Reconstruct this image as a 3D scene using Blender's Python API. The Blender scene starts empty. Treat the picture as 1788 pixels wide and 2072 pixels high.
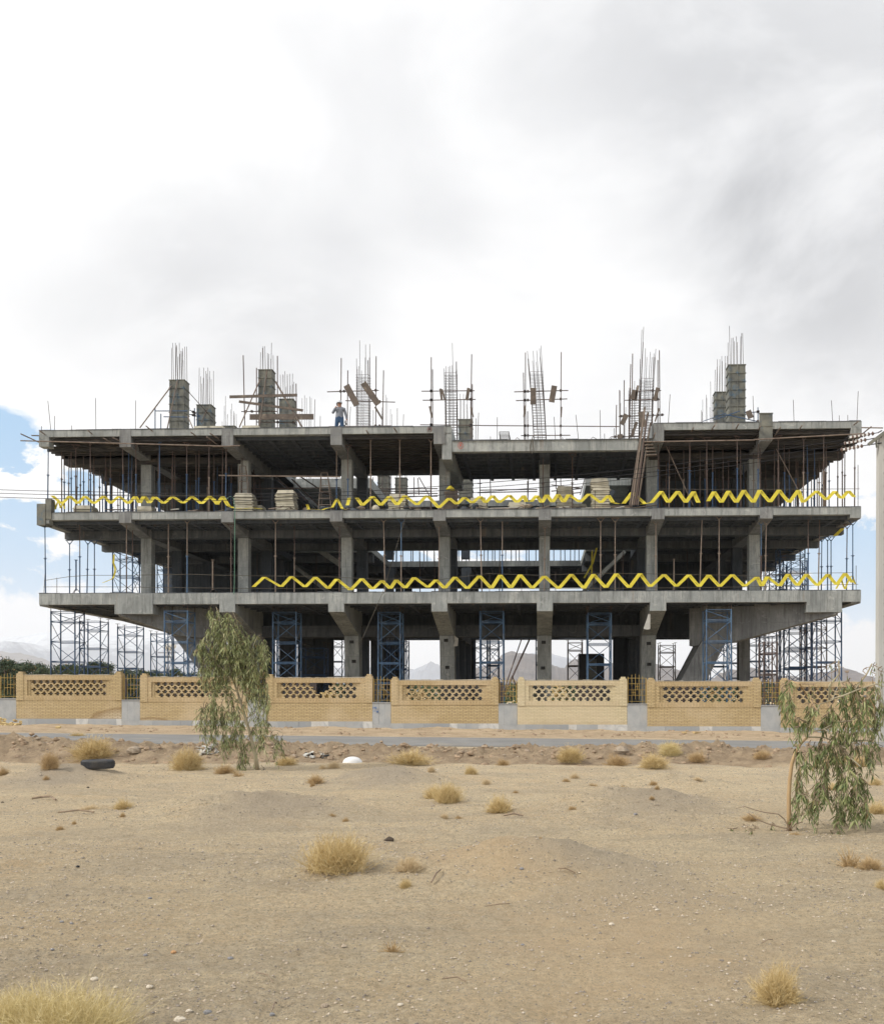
import bpy, math, random
from mathutils import Vector, Matrix, noise
R=math.radians
S=bpy.context.scene
# ---------------------------------------------------------------- camera
TH=R(2.3); F=2072.0; CX=1007.0; HZ=1410.0; EYE=1.6
cam=bpy.data.cameras.new('camera'); co=bpy.data.objects.new('camera',cam)
S.collection.objects.link(co); S.camera=co
co.location=(0,0,EYE); co.rotation_euler=(R(90),0,TH)
cam.sensor_fit='HORIZONTAL'; cam.sensor_width=36; cam.lens=36*F/1788
cam.shift_x=(894-CX)/1788; cam.shift_y=(HZ-1036)/1788
cam.clip_start=.1; cam.clip_end=40000
# ---------------------------------------------------------------- view
S.view_settings.view_transform='Standard'; S.view_settings.look='None'
S.view_settings.gamma=1; S.view_settings.exposure=0.62
S.render.engine='CYCLES'
S.cycles.max_bounces=6; S.cycles.diffuse_bounces=4; S.cycles.volume_bounces=2
# ---------------------------------------------------------------- sun
SUN_EL,SUN_AZ=R(40),R(243)      # azimuth clockwise from +Y: behind and left of the camera
sd=Vector((math.sin(SUN_AZ)*math.cos(SUN_EL),math.cos(SUN_AZ)*math.cos(SUN_EL),math.sin(SUN_EL)))
sl=bpy.data.lights.new('sun','SUN'); sl.energy=2.1; sl.angle=R(9); sl.color=(1,.94,.84)
so=bpy.data.objects.new('sun',sl); S.collection.objects.link(so); so.location=(-40,-40,60)
so.rotation_euler=(-sd).to_track_quat('-Z','Y').to_euler()
# ---------------------------------------------------------------- pixel helpers
def ray(px,py):
    u=(px-CX)/F; v=(HZ-py)/F
    return Vector((math.cos(TH)*u-math.sin(TH), math.sin(TH)*u+math.cos(TH), v))
def at(px,py,Y):
    d=ray(px,py); return Vector((0,0,EYE))+d*(Y/d.y)
def X(px,Y=49.): return at(px,0,Y).x
def Zc_(py,Y,px=894): return at(px,py,Y).z
def zm(ox,oy,s):
    k=3534/1788
    return lambda x,y:((ox+x/s)/k,(oy+y/s)/k)
s4=1788/900.; 
Za=zm(0,1300,s4);Zb=zm(850,1300,s4);Zc=zm(1700,1300,s4);Zd=zm(2550,1300,1788/984)
Ze=zm(0,2000,s4);Zf=zm(850,2000,s4);Zg=zm(1700,2000,s4);Zh=zm(2550,2000,1788/984)
Zi=zm(0,2600,1.49);Zj=zm(1100,2600,1.49);Zk=zm(2200,2600,1788/1334)
Zl=zm(0,3200,1788/1767);Zmm=zm(1767,3200,1788/1767);Zn=zm(600,1350,1788/700)
Zo=zm(1250,1500,1727/200);Zq=zm(1250,1850,1788/500);Zr=zm(760,2400,1151/400);Zs=zm(3000,2620,1383/534)
# ---------------------------------------------------------------- world
W=bpy.data.worlds.new('World'); S.world=W; W.use_nodes=True
nt=W.node_tree; nt.nodes.clear()
def N(nt,t,**k):
    n=nt.nodes.new(t)
    for a,b in k.items(): setattr(n,a,b)
    return n
def mth(nt,op,a,b=None,c=None,clamp=False):
    n=nt.nodes.new('ShaderNodeMath'); n.operation=op; n.use_clamp=clamp
    for i,v in enumerate((a,b,c)):
        if v is None: continue
        if isinstance(v,(int,float)): n.inputs[i].default_value=v
        else: nt.links.new(v,n.inputs[i])
    return n.outputs[0]
def mixc(nt,f,a,b,bt='MIX'):
    n=nt.nodes.new('ShaderNodeMix'); n.data_type='RGBA'; n.blend_type=bt
    for s,v in ((n.inputs[0],f),(n.inputs[6],a),(n.inputs[7],b)):
        if isinstance(v,(int,float)): s.default_value=v
        elif isinstance(v,(tuple,list)): s.default_value=tuple(v)+((1,) if len(v)==3 else ())
        else: nt.links.new(v,s)
    return n.outputs[2]
def ramp(nt,f,st):
    n=nt.nodes.new('ShaderNodeValToRGB'); e=n.color_ramp.elements
    while len(e)<len(st): e.new(.5)
    for i,(p,c) in enumerate(st):
        e[i].position=p; e[i].color=tuple(c)+(1,) if isinstance(c,(tuple,list)) else (c,c,c,1)
    nt.links.new(f,n.inputs[0]); return n.outputs[0]
def nz(nt,vec,sc,det=5,rough=.55,dist=0):
    n=nt.nodes.new('ShaderNodeTexNoise'); n.inputs['Scale'].default_value=sc; n.inputs['Detail'].default_value=det
    n.inputs['Roughness'].default_value=rough; n.inputs['Distortion'].default_value=dist
    if vec is not None: nt.links.new(vec,n.inputs['Vector'])
    return n.outputs['Fac']
tc=N(nt,'ShaderNodeTexCoord'); g=tc.outputs['Generated']
sky=N(nt,'ShaderNodeTexSky',sky_type='NISHITA'); sky.sun_disc=False; sky.sun_elevation=SUN_EL; sky.sun_rotation=SUN_AZ
sky.air_density=1.0; sky.dust_density=1.2; sky.ozone_density=1
mp=N(nt,'ShaderNodeMapping'); mp.inputs['Scale'].default_value=(1,1,1.9); nt.links.new(g,mp.inputs[0]); cv=mp.outputs[0]
nA=nz(nt,cv,3.4,7,.56,.35); nB=nz(nt,cv,9,8,.62,.3); nC=nz(nt,cv,1.6,3,.5)
def spot(px,py,r,soft=1.6):
    d=ray(px,py).normalized()
    v=N(nt,'ShaderNodeVectorMath',operation='DISTANCE'); nt.links.new(g,v.inputs[0]); v.inputs[1].default_value=d
    rr=r/F
    mr=N(nt,'ShaderNodeMapRange',interpolation_type='SMOOTHSTEP')
    nt.links.new(v.outputs['Value'],mr.inputs[0]); mr.inputs[1].default_value=rr*soft; mr.inputs[2].default_value=rr*.15
    mr.inputs[3].default_value=0; mr.inputs[4].default_value=1
    return mr.outputs[0]
# cloud grey: darker patches where the photograph's clouds are thicker
grey=mth(nt,'MULTIPLY',ramp(nt,nA,[(.40,0),(.70,1)]),.13)
for (px,py,r,a) in [(1700,330,330,.22),(1620,560,150,.16),(1770,820,170,.14),(1380,60,250,.12),(1500,420,130,.10),(1300,640,130,.05),(470,560,210,.12),(330,640,160,.09),(760,230,200,.08),(900,480,90,.07),
                    (560,760,130,.08),(1000,60,160,.05),(90,640,110,.06),(700,600,110,.09),(1150,130,220,.07),(1040,560,120,.05)]:
    m=mth(nt,'MULTIPLY',spot(px,py,r),mth(nt,'MULTIPLY_ADD',nA,3.2,-.65,clamp=True))
    grey=mth(nt,'MULTIPLY_ADD',m,a*1.2,grey)
lum=mth(nt,'SUBTRACT',1.0,grey)
cl=mixc(nt,grey,(1.0,1.0,1.0),(.80,.84,.93))
cl=mixc(nt,1.0,cl,lum,'MULTIPLY')
sc_=N(nt,'ShaderNodeVectorMath',operation='SCALE'); nt.links.new(cl,sc_.inputs[0]); sc_.inputs['Scale'].default_value=7.3
# blue gaps low at the left and right
blue=None
for (px,py,r,a) in [(-10,960,120,1.4),(90,940,70,1.1),(20,1100,110,1.3),(60,1040,60,1.2),(150,990,60,.8),(200,1130,90,1.1),(330,1150,60,.8),(-180,1000,200,1.1),(1730,1140,140,1.5),(1640,1120,100,1.3),(1900,1150,140,1.1),
                    (800,1120,120,1.0),(950,1120,120,1.0),(1130,1120,110,1.0),(1210,1000,40,.3),(760,975,50,.5)]:
    m=mth(nt,'MULTIPLY',spot(px,py,r,1.35),a)
    blue=m if blue is None else mth(nt,'MAXIMUM',blue,m)
bn=mth(nt,'MULTIPLY_ADD',nB,6.5,-2.6)
bm=mth(nt,'MULTIPLY',blue,bn,clamp=True)
bm=ramp(nt,bm,[(.22,0),(.50,1)])
skc=mixc(nt,.8,sky.outputs[0],(1.0,3.3,5.8))
skb=mixc(nt,bm,sc_.outputs[0],skc)
bg=N(nt,'ShaderNodeBackground'); bg.inputs[1].default_value=.1
out=N(nt,'ShaderNodeOutputWorld'); nt.links.new(skb,bg.inputs[0]); nt.links.new(bg.outputs[0],out.inputs[0])

# ---------------------------------------------------------------- materials
M={}
def mat(name,col=(.5,.5,.5),rough=.8,fn=None,metal=0,bump=None,spec=.3):
    m=bpy.data.materials.new(name); m.use_nodes=True; t=m.node_tree
    b=t.nodes['Principled BSDF']; b.inputs['Base Color'].default_value=tuple(col)+(1,)
    b.inputs['Roughness'].default_value=rough; b.inputs['Metallic'].default_value=metal
    b.inputs['Specular IOR Level'].default_value=spec
    if fn: fn(t,b)
    M[name]=m; return m
def objc(t): return t.nodes.new('ShaderNodeTexCoord').outputs['Object']
def posc(t): return t.nodes.new('ShaderNodeNewGeometry').outputs['Position']
def isl(t): return t.nodes.new('ShaderNodeNewGeometry').outputs['Random Per Island']
def rnd(t): return t.nodes.new('ShaderNodeObjectInfo').outputs['Random']
def setc(t,b,c): t.links.new(c,b.inputs['Base Color'])
def bump(t,b,h,st=.4,dist=.02):
    n=t.nodes.new('ShaderNodeBump'); n.inputs['Strength'].default_value=st; n.inputs['Distance'].default_value=dist
    t.links.new(h,n.inputs['Height']); t.links.new(n.outputs[0],b.inputs['Normal'])
def mapv(t,v,sc=(1,1,1),rot=(0,0,0),loc=(0,0,0)):
    n=t.nodes.new('ShaderNodeMapping'); n.inputs['Scale'].default_value=sc; n.inputs['Rotation'].default_value=rot; n.inputs['Location'].default_value=loc
    t.links.new(v,n.inputs[0]); return n.outputs[0]
def noisy(c1,c2,sc,c3=None,sc3=1,bs=.3,coord=objc,stretch=(1,1,1),f3=(.55,.7)):
    def f(t,b):
        v=mapv(t,coord(t),stretch)
        c=mixc(t,ramp(t,nz(t,v,sc,6,.6),[(.35,0),(.65,1)]),c1,c2)
        if c3: c=mixc(t,ramp(t,nz(t,v,sc3,5,.65),[(f3[0],0),(f3[1],1)]),c,c3)
        setc(t,b,c)
        if bs: bump(t,b,nz(t,v,sc*5,5,.6),bs,.02)
    return f
def fconc(base,dark,light):
    def f(t,b):
        p=objc(t)
        big=nz(t,p,.55,5,.6); v=mapv(t,p,(2.2,2.2,.35)); st=nz(t,v,1.1,6,.65); fine=nz(t,p,6,7,.7)
        c=mixc(t,ramp(t,big,[(.35,0),(.68,1)]),base,dark)
        c=mixc(t,mth(t,'MULTIPLY',ramp(t,st,[(.5,0),(.72,1)]),.75),c,light)
        c=mixc(t,mth(t,'MULTIPLY',ramp(t,fine,[(.45,0),(.75,1)]),.55),c,dark)
        # shutter-board joints
        br=t.nodes.new('ShaderNodeTexBrick'); br.inputs['Scale'].default_value=1; br.inputs['Brick Width'].default_value=1.25
        br.inputs['Row Height'].default_value=1.5; br.inputs['Mortar Size'].default_value=.012; br.offset=0
        sp=t.nodes.new('ShaderNodeSeparateXYZ'); t.links.new(p,sp.inputs[0]); cb=t.nodes.new('ShaderNodeCombineXYZ')
        t.links.new(mth(t,'ADD',sp.outputs[0],sp.outputs[1]),cb.inputs[0]); t.links.new(mth(t,'ADD',sp.outputs[2],.9),cb.inputs[1]); t.links.new(cb.outputs[0],br.inputs['Vector'])
        c=mixc(t,mth(t,'MULTIPLY',br.outputs['Fac'],.6),c,dark)
        c=mixc(t,mth(t,'MULTIPLY',ramp(t,nz(t,mapv(t,p,(5,5,.5)),1.3,5,.7),[(.50,0),(.64,1)]),.6),c,tuple(x*.62 for x in dark))
        c=mixc(t,mth(t,'MULTIPLY',ramp(t,nz(t,mapv(t,p,(1,1,1.6)),2.1,6,.7,.8),[(.60,0),(.66,1)]),.5),c,light)
        c=mixc(t,mth(t,'MULTIPLY',ramp(t,nz(t,mapv(t,p,(3,3,.25)),.9,4,.6),[(.64,0),(.72,1)]),.35),c,(.24,.17,.12))
        setc(t,b,c); bump(t,b,mth(t,'ADD',fine,st),.35,.02)
    return f
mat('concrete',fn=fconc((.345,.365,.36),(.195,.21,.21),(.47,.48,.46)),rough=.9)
mat('concrete_dark',fn=fconc((.078,.092,.11),(.05,.06,.075),(.115,.13,.145)),rough=.92)  # interior shade put into the colour: darker, bluer concrete for undersides and inner parts
mat('concrete_shade',fn=fconc((.115,.125,.14),(.07,.08,.09),(.17,.18,.19)),rough=.92)  # concrete darkened to paint in the shade on the long beams
mat('concrete_beam',fn=fconc((.24,.25,.25),(.15,.155,.16),(.33,.335,.325)),rough=.9)  # beam concrete toned down, some underside shade put into the colour
mat('formwork',fn=noisy((.055,.052,.05),(.03,.03,.032),2.2,(.11,.095,.08),1.2,.3,stretch=(1,3,3)),rough=.85)
mat('rust',fn=noisy((.12,.085,.075),(.07,.055,.052),3,(.21,.165,.135),1.5,.2),rough=.75)
mat('rust_pale',fn=noisy((.25,.205,.17),(.16,.125,.105),3,(.12,.085,.07),1.5,.2),rough=.75)
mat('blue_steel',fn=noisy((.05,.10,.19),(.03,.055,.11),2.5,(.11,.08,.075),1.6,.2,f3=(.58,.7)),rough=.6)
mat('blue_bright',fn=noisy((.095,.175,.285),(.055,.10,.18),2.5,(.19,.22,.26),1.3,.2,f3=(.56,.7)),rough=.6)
mat('rebar',fn=noisy((.075,.055,.05),(.05,.045,.045),5,(.14,.09,.06),2,.0),rough=.7)
mat('form_steel',fn=noisy((.20,.20,.17),(.10,.105,.10),1.6,(.08,.125,.17),1.4,.3,f3=(.56,.68)),rough=.8)
mat('wood',fn=noisy((.15,.12,.10),(.09,.075,.065),4,(.25,.205,.16),2,.3,stretch=(1,1,1)),rough=.85)
mat('mould',fn=noisy((.50,.475,.385),(.38,.355,.285),2.5,(.22,.205,.17),1.6,.1,f3=(.6,.75)),rough=.6)
mat('white_plastic',fn=noisy((.78,.78,.78),(.66,.66,.66),2,None,1,0),rough=.45)
mat('tape_yellow',fn=noisy((.68,.59,.06),(.56,.48,.05),1.2,(.44,.37,.09),3,0,f3=(.6,.75)),rough=.55)
mat('tape_mark',(.13,.10,.02),.7)
mat('grille_yellow',fn=noisy((.46,.33,.10),(.36,.25,.08),3,(.22,.12,.05),3,0),rough=.6)
mat('rubber',fn=noisy((.045,.047,.052),(.07,.072,.078),6,(.10,.09,.075),2,.3),rough=.85)
mat('asphalt',fn=noisy((.235,.232,.225),(.185,.183,.18),.7,(.30,.27,.22),.8,.3,f3=(.55,.75)),rough=.9)
mat('rope',(.10,.09,.075),.8)
mat('wire',(.035,.035,.04),.5,metal=.6)
mat('green_hose',(.09,.19,.14),.5)
mat('cloth',fn=noisy((.50,.49,.45),(.38,.37,.34),4,None,1,.2),rough=.9)
mat('sack',fn=noisy((.52,.48,.40),(.40,.37,.31),5,None,1,.3),rough=.95)
mat('red_paint',(.42,.09,.06),.7)
mat('blue_paint',(.03,.12,.35),.6)
mat('porcelain',(.13,.085,.07),.4)
mat('pole_concrete',fn=noisy((.46,.46,.44),(.40,.40,.385),1.5,(.52,.52,.50),.8,.15,stretch=(1,1,.3)),rough=.85)
mat('skin',(.34,.19,.13),.6); mat('hair',(.03,.025,.02),.7)
def fshirt(t,b):
    w=t.nodes.new('ShaderNodeTexWave'); w.bands_direction='Z'; w.inputs['Scale'].default_value=7; w.inputs['Distortion'].default_value=.6; t.links.new(objc(t),w.inputs[0])
    setc(t,b,mixc(t,w.outputs['Fac'],(.16,.18,.22),(.24,.25,.28)))
mat('shirt',fn=fshirt); mat('jeans',fn=noisy((.05,.10,.19),(.035,.07,.14),5,None,1,.2)); mat('helmet_white',(.52,.55,.60),.35)
mat('black',(.02,.02,.02),.5)
def fbrick(c1,c2,mo,soldier=False,stain=None):
    def f(t,b):
        p=objc(t); sp=t.nodes.new('ShaderNodeSeparateXYZ'); t.links.new(p,sp.inputs[0]); cb=t.nodes.new('ShaderNodeCombineXYZ')
        xy=mth(t,'ADD',sp.outputs[0],sp.outputs[1])
        if soldier: t.links.new(sp.outputs[2],cb.inputs[0]); t.links.new(xy,cb.inputs[1])
        else: t.links.new(xy,cb.inputs[0]); t.links.new(sp.outputs[2],cb.inputs[1])
        br=t.nodes.new('ShaderNodeTexBrick'); t.links.new(cb.outputs[0],br.inputs['Vector']); br.inputs['Scale'].default_value=1
        br.inputs['Brick Width'].default_value=.24; br.inputs['Row Height'].default_value=.062; br.inputs['Mortar Size'].default_value=.013; br.inputs['Mortar Smooth'].default_value=.3
        br.inputs['Color1'].default_value=c1+(1,); br.inputs['Color2'].default_value=c2+(1,); br.inputs['Mortar'].default_value=mo+(1,); br.inputs['Bias'].default_value=0
        c=mixc(t,mth(t,'MULTIPLY',ramp(t,nz(t,p,1.2,6,.65),[(.35,0),(.7,1)]),.35),br.outputs['Color'],tuple(x*.72 for x in c1))
        c=mixc(t,mth(t,'MULTIPLY',ramp(t,nz(t,p,9,4,.7),[(.45,0),(.75,1)]),.3),c,tuple(min(1,x*1.25) for x in c1))
        c=mixc(t,mth(t,'MULTIPLY',ramp(t,nz(t,mapv(t,posc(t),(.5,.5,6)),1.6,5,.7),[(.42,0),(.66,1)]),.38),c,tuple(x*.70 for x in c2))
        c=mixc(t,mth(t,'MULTIPLY',ramp(t,nz(t,posc(t),.35,5,.6),[(.45,0),(.62,1)]),.4),c,(.66,.55,.40))
        c=mixc(t,mth(t,'MULTIPLY',ramp(t,mth(t,'ADD',sp.outputs[2],mth(t,'MULTIPLY',nz(t,posc(t),1.6,6,.7),.7)),[(.55,1),(.80,0)]),.5),c,(.40,.30,.19))
        if stain:
            n2=nz(t,p,1.1,6,.6)
            sx,w_,h_=stain
            dx=mth(t,'DIVIDE',mth(t,'SUBTRACT',sp.outputs[0],sx),w_); dz=mth(t,'DIVIDE',sp.outputs[2],h_)
            d=mth(t,'ADD',mth(t,'SQRT',mth(t,'ADD',mth(t,'POWER',dx,2),mth(t,'POWER',dz,2))),mth(t,'MULTIPLY',mth(t,'SUBTRACT',n2,.5),.5))
            ring=ramp(t,d,[(.0,0),(.6,.2),(.90,1),(1.0,0)]); inner=ramp(t,d,[(.0,1),(.5,.8),(.9,0)])
            c=mixc(t,mth(t,'MULTIPLY',ring,.55),c,(.20,.12,.05)); c=mixc(t,mth(t,'MULTIPLY',mth(t,'MULTIPLY',inner,mth(t,'SUBTRACT',1.0,br.outputs['Fac'])),mth(t,'MULTIPLY_ADD',n2,1.6,-.25,clamp=True)),c,(.74,.70,.63))
        setc(t,b,c); bump(t,b,mth(t,'SUBTRACT',1.0,br.outputs['Fac']),.6,.012)
    return f
B1,B2,BM=(.60,.475,.27),(.52,.40,.215),(.22,.165,.095)
mat('brick',fn=fbrick(B1,B2,BM),rough=.9); mat('brick_soldier',fn=fbrick((.57,.44,.255),(.50,.375,.205),(.28,.21,.12),True),rough=.9)
mat('brick_stained',fn=fbrick(B1,B2,BM,False,(4.65,1.5,.84)),rough=.9)
mat('brick_stained_low',fn=fbrick(B1,B2,BM,False,(.5,1.2,.45)),rough=.9)
mat('brick_cream',fn=fbrick((.68,.60,.40),(.61,.52,.33),(.42,.36,.25)),rough=.9); mat('brick_cream_soldier',fn=fbrick((.65,.55,.37),(.58,.49,.31),(.44,.36,.24),True),rough=.9)
mat('brick_loose',fn=lambda t,b:(setc(t,b,mixc(t,rnd(t),(.58,.45,.22),(.48,.36,.19)))),rough=.9)
def fmarble(t,b):
    p=objc(t); r=isl(t)
    v=t.nodes.new('ShaderNodeVectorMath'); v.operation='ADD'; t.links.new(p,v.inputs[0]); cb=t.nodes.new('ShaderNodeCombineXYZ')
    for i in range(3): t.links.new(mth(t,'MULTIPLY',r,37.),cb.inputs[i])
    t.links.new(cb.outputs[0],v.inputs[1])
    c=mixc(t,ramp(t,r,[(0,0),(.35,.1),(.5,.75),(.7,.15),(.85,1),(1,.4)]),(.62,.62,.60),(.17,.20,.235))
    c=mixc(t,mth(t,'MULTIPLY',ramp(t,nz(t,v.outputs[0],2.2,7,.65,1.2),[(.45,0),(.62,1)]),.55),c,(.30,.32,.34))
    c=mixc(t,mth(t,'MULTIPLY',ramp(t,nz(t,v.outputs[0],1.3,5,.6),[(.52,0),(.75,1)]),.4),c,(.46,.41,.33))
    setc(t,b,c)
mat('marble',fn=fmarble,rough=.55)
def fsand(t,b):
    p=posc(t)
    c=mixc(t,ramp(t,nz(t,p,.35,5,.6),[(.38,0),(.66,1)]),(.82,.68,.46),(.76,.60,.39))
    c=mixc(t,mth(t,'MULTIPLY',ramp(t,nz(t,p,.9,6,.62,.4),[(.54,0),(.68,1)]),.6),c,(.66,.475,.275))
    # gravelly streaks
    gm=ramp(t,nz(t,mapv(t,p,(.45,1.1,1)),.9,8,.72,.6),[(.46,0),(.58,1)])
    c=mixc(t,mth(t,'MULTIPLY',gm,.75),c,(.60,.50,.36))
    # pebbles
    for sc,th,a in ((34,.84,.7),(70,.74,.8),(120,.62,.7)):
        vo=t.nodes.new('ShaderNodeTexVoronoi'); vo.inputs['Scale'].default_value=sc; t.links.new(p,vo.inputs['Vector'])
        sp=t.nodes.new('ShaderNodeSeparateColor'); t.links.new(vo.outputs['Color'],sp.inputs[0])
        sel=mth(t,'GREATER_THAN',mth(t,'ADD',sp.outputs[0],mth(t,'MULTIPLY',gm,.2)),th)
        rd=mth(t,'LESS_THAN',vo.outputs['Distance'],.36)
        col=ramp(t,sp.outputs[1],[(0,(.16,.14,.12)),(.4,(.29,.26,.22)),(.72,(.44,.38,.30)),(1,(.56,.49,.38))])
        c=mixc(t,mth(t,'MULTIPLY',mth(t,'MULTIPLY',sel,rd),a),c,col)
    c=mixc(t,mth(t,'MULTIPLY',ramp(t,nz(t,p,26,6,.8),[(.44,0),(.60,1)]),.62),c,(.38,.295,.19))
    c=mixc(t,mth(t,'MULTIPLY',ramp(t,nz(t,mapv(t,p,(.8,1.6,1)),5,7,.75,.3),[(.47,0),(.63,1)]),.45),c,(.54,.43,.285))
    c=mixc(t,mth(t,'MULTIPLY',ramp(t,nz(t,p,11,6,.75),[(.46,0),(.66,1)]),.30),c,(.82,.74,.58))
    for (px_,py_,rr_,cc_,aa_) in ((1000,1750,1.0,(.74,.53,.31),.5),(1150,1748,.7,(.40,.36,.30),.75),(130,1585,1.5,(.42,.36,.29),.6),(560,1645,1.3,(.44,.37,.29),.55),(775,1585,1.2,(.42,.36,.29),.65),(1290,1775,.7,(.42,.38,.31),.6),(1330,1640,1.2,(.44,.37,.29),.55),(1300,1830,2.,(.78,.60,.38),.28),(1250,1930,1.3,(.78,.57,.35),.28)):
        r_=ray(px_,py_); t_=EYE/-r_.z; vd=t.nodes.new('ShaderNodeVectorMath'); vd.operation='DISTANCE'; t.links.new(mapv(t,p,(1,.6,0)),vd.inputs[0]); vd.inputs[1].default_value=(r_.x*t_,r_.y*t_*.6,0)
        k_=mth(t,'MULTIPLY_ADD',nz(t,p,2.2,5,.65),1.2,-.6); k_=mth(t,'ADD',mth(t,'DIVIDE',vd.outputs['Value'],rr_),k_)
        c=mixc(t,mth(t,'MULTIPLY',ramp(t,k_,[(.25,1),(.95,0)]),aa_),c,cc_)
    sp=t.nodes.new('ShaderNodeSeparateXYZ'); t.links.new(p,sp.inputs[0]); yy=mth(t,'ADD',sp.outputs[1],mth(t,'MULTIPLY',nz(t,p,.6,5,.6),1.6))
    def band(a,b_,c_,d):
        r1=t.nodes.new('ShaderNodeMapRange'); r1.interpolation_type='SMOOTHSTEP'; t.links.new(yy,r1.inputs[0]); r1.inputs[1].default_value=a; r1.inputs[2].default_value=b_
        r2=t.nodes.new('ShaderNodeMapRange'); r2.interpolation_type='SMOOTHSTEP'; t.links.new(yy,r2.inputs[0]); r2.inputs[1].default_value=c_; r2.inputs[2].default_value=d; r2.inputs[3].default_value=1; r2.inputs[4].default_value=0
        return mth(t,'MULTIPLY',r1.outputs[0],r2.outputs[0])
    dug=mixc(t,ramp(t,nz(t,p,2.6,7,.72),[(.38,0),(.62,1)]),(.47,.355,.24),(.26,.19,.13))
    c=mixc(t,mth(t,'MULTIPLY',band(24.9,26.2,29.6,30.4),.85),c,dug)
    ver=mixc(t,ramp(t,nz(t,p,1.1,7,.7),[(.40,0),(.62,1)]),(.62,.48,.33),(.42,.31,.21))
    c=mixc(t,mth(t,'MULTIPLY',band(36.2,37.4,46,52),.8),c,ver)
    setc(t,b,c)
    h=mth(t,'ADD',mth(t,'MULTIPLY',nz(t,p,9,9,.78),1.0),mth(t,'MULTIPLY',nz(t,p,45,6,.8),.45))
    bump(t,b,h,1.0,.11)
mat('sand',fn=fsand,rough=.95,spec=.1)
mat('pebble',fn=lambda t,b:setc(t,b,ramp(t,isl(t),[(0,(.17,.15,.13)),(.3,(.31,.27,.22)),(.6,(.40,.33,.25)),(.9,(.44,.37,.28)),(1,(.52,.46,.37))])),rough=.85)
mat('clod',fn=noisy((.40,.30,.205),(.26,.195,.135),3,(.33,.27,.21),2,.6,coord=posc),rough=.95)
mat('rock',fn=noisy((.36,.29,.21),(.25,.21,.17),3,(.45,.38,.29),2,.6),rough=.9)
mat('stone_grey',fn=noisy((.28,.28,.28),(.20,.20,.21),8,None,1,.4),rough=.85)
mat('stone_orange',fn=noisy((.52,.30,.14),(.42,.25,.13),8,None,1,.4),rough=.85)
mat('stone_pale',fn=noisy((.60,.55,.46),(.50,.44,.35),8,None,1,.4),rough=.85)
def fstraw(c1,c2,c3):
    return lambda t,b:setc(t,b,ramp(t,isl(t),[(0,c1),(.5,c2),(1,c3)]))
mat('straw',fn=fstraw((.42,.31,.14),(.60,.46,.23),(.74,.62,.36)),rough=.85)
mat('straw_brown',fn=fstraw((.34,.235,.12),(.48,.345,.18),(.62,.47,.27)),rough=.85)
mat('straw_pale',fn=fstraw((.50,.39,.24),(.62,.50,.32),(.74,.62,.43)),rough=.85)
mat('straw_green',fn=fstraw((.46,.37,.17),(.64,.53,.27),(.80,.70,.42)),rough=.85)
mat('twig',fn=noisy((.30,.23,.16),(.20,.15,.11),8,None,1,.3),rough=.9)
def fleaf(a,b_,c):
    def f(t,b):
        setc(t,b,ramp(t,isl(t),[(0,a),(.55,b_),(.93,c),(1,(.28,.17,.07))]))
        b.inputs['Transmission Weight'].default_value=0
    return f
mat('leaf',fn=fleaf((.075,.11,.035),(.165,.205,.07),(.33,.34,.16)),rough=.55,spec=.4)
mat('leaf_grey',fn=fleaf((.13,.165,.06),(.25,.28,.115),(.40,.41,.22)),rough=.55,spec=.4)
mat('needles',fn=fleaf((.018,.035,.018),(.04,.065,.03),(.07,.10,.045)),rough=.7)
mat('bark_pale',fn=noisy((.42,.38,.27),(.30,.26,.18),5,(.16,.11,.08),3,.3,stretch=(1,1,.3)),rough=.8)
mat('bark_tan',fn=noisy((.46,.33,.18),(.33,.22,.12),5,(.20,.12,.07),3,.3,stretch=(1,1,.3)),rough=.8)
mat('bark_dark',fn=noisy((.10,.08,.06),(.07,.055,.045),5,None,1,.3),rough=.9)
mat('shed_yellow',(.55,.42,.18),.8); mat('white_wall',fn=noisy((.62,.62,.6),(.5,.5,.48),.5,None,1,0)); mat('window_dark',(.05,.06,.07),.3)
mat('hill_brown',fn=noisy((.15,.13,.125),(.10,.09,.092),.01,(.19,.165,.155),.03,.5,posc),rough=.95)
def fsnow(t,b):
    p=posc(t); sp=t.nodes.new('ShaderNodeSeparateXYZ'); t.links.new(p,sp.inputs[0])
    k=mth(t,'ADD',mth(t,'DIVIDE',sp.outputs[2],700.),mth(t,'MULTIPLY',mth(t,'SUBTRACT',nz(t,p,.004,7,.7),.5),1.4))
    setc(t,b,mixc(t,ramp(t,k,[(.62,0),(.85,1)]),(.17,.20,.26),(.60,.64,.70)))
mat('hill_snow',fn=fsnow,rough=.9)

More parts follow.
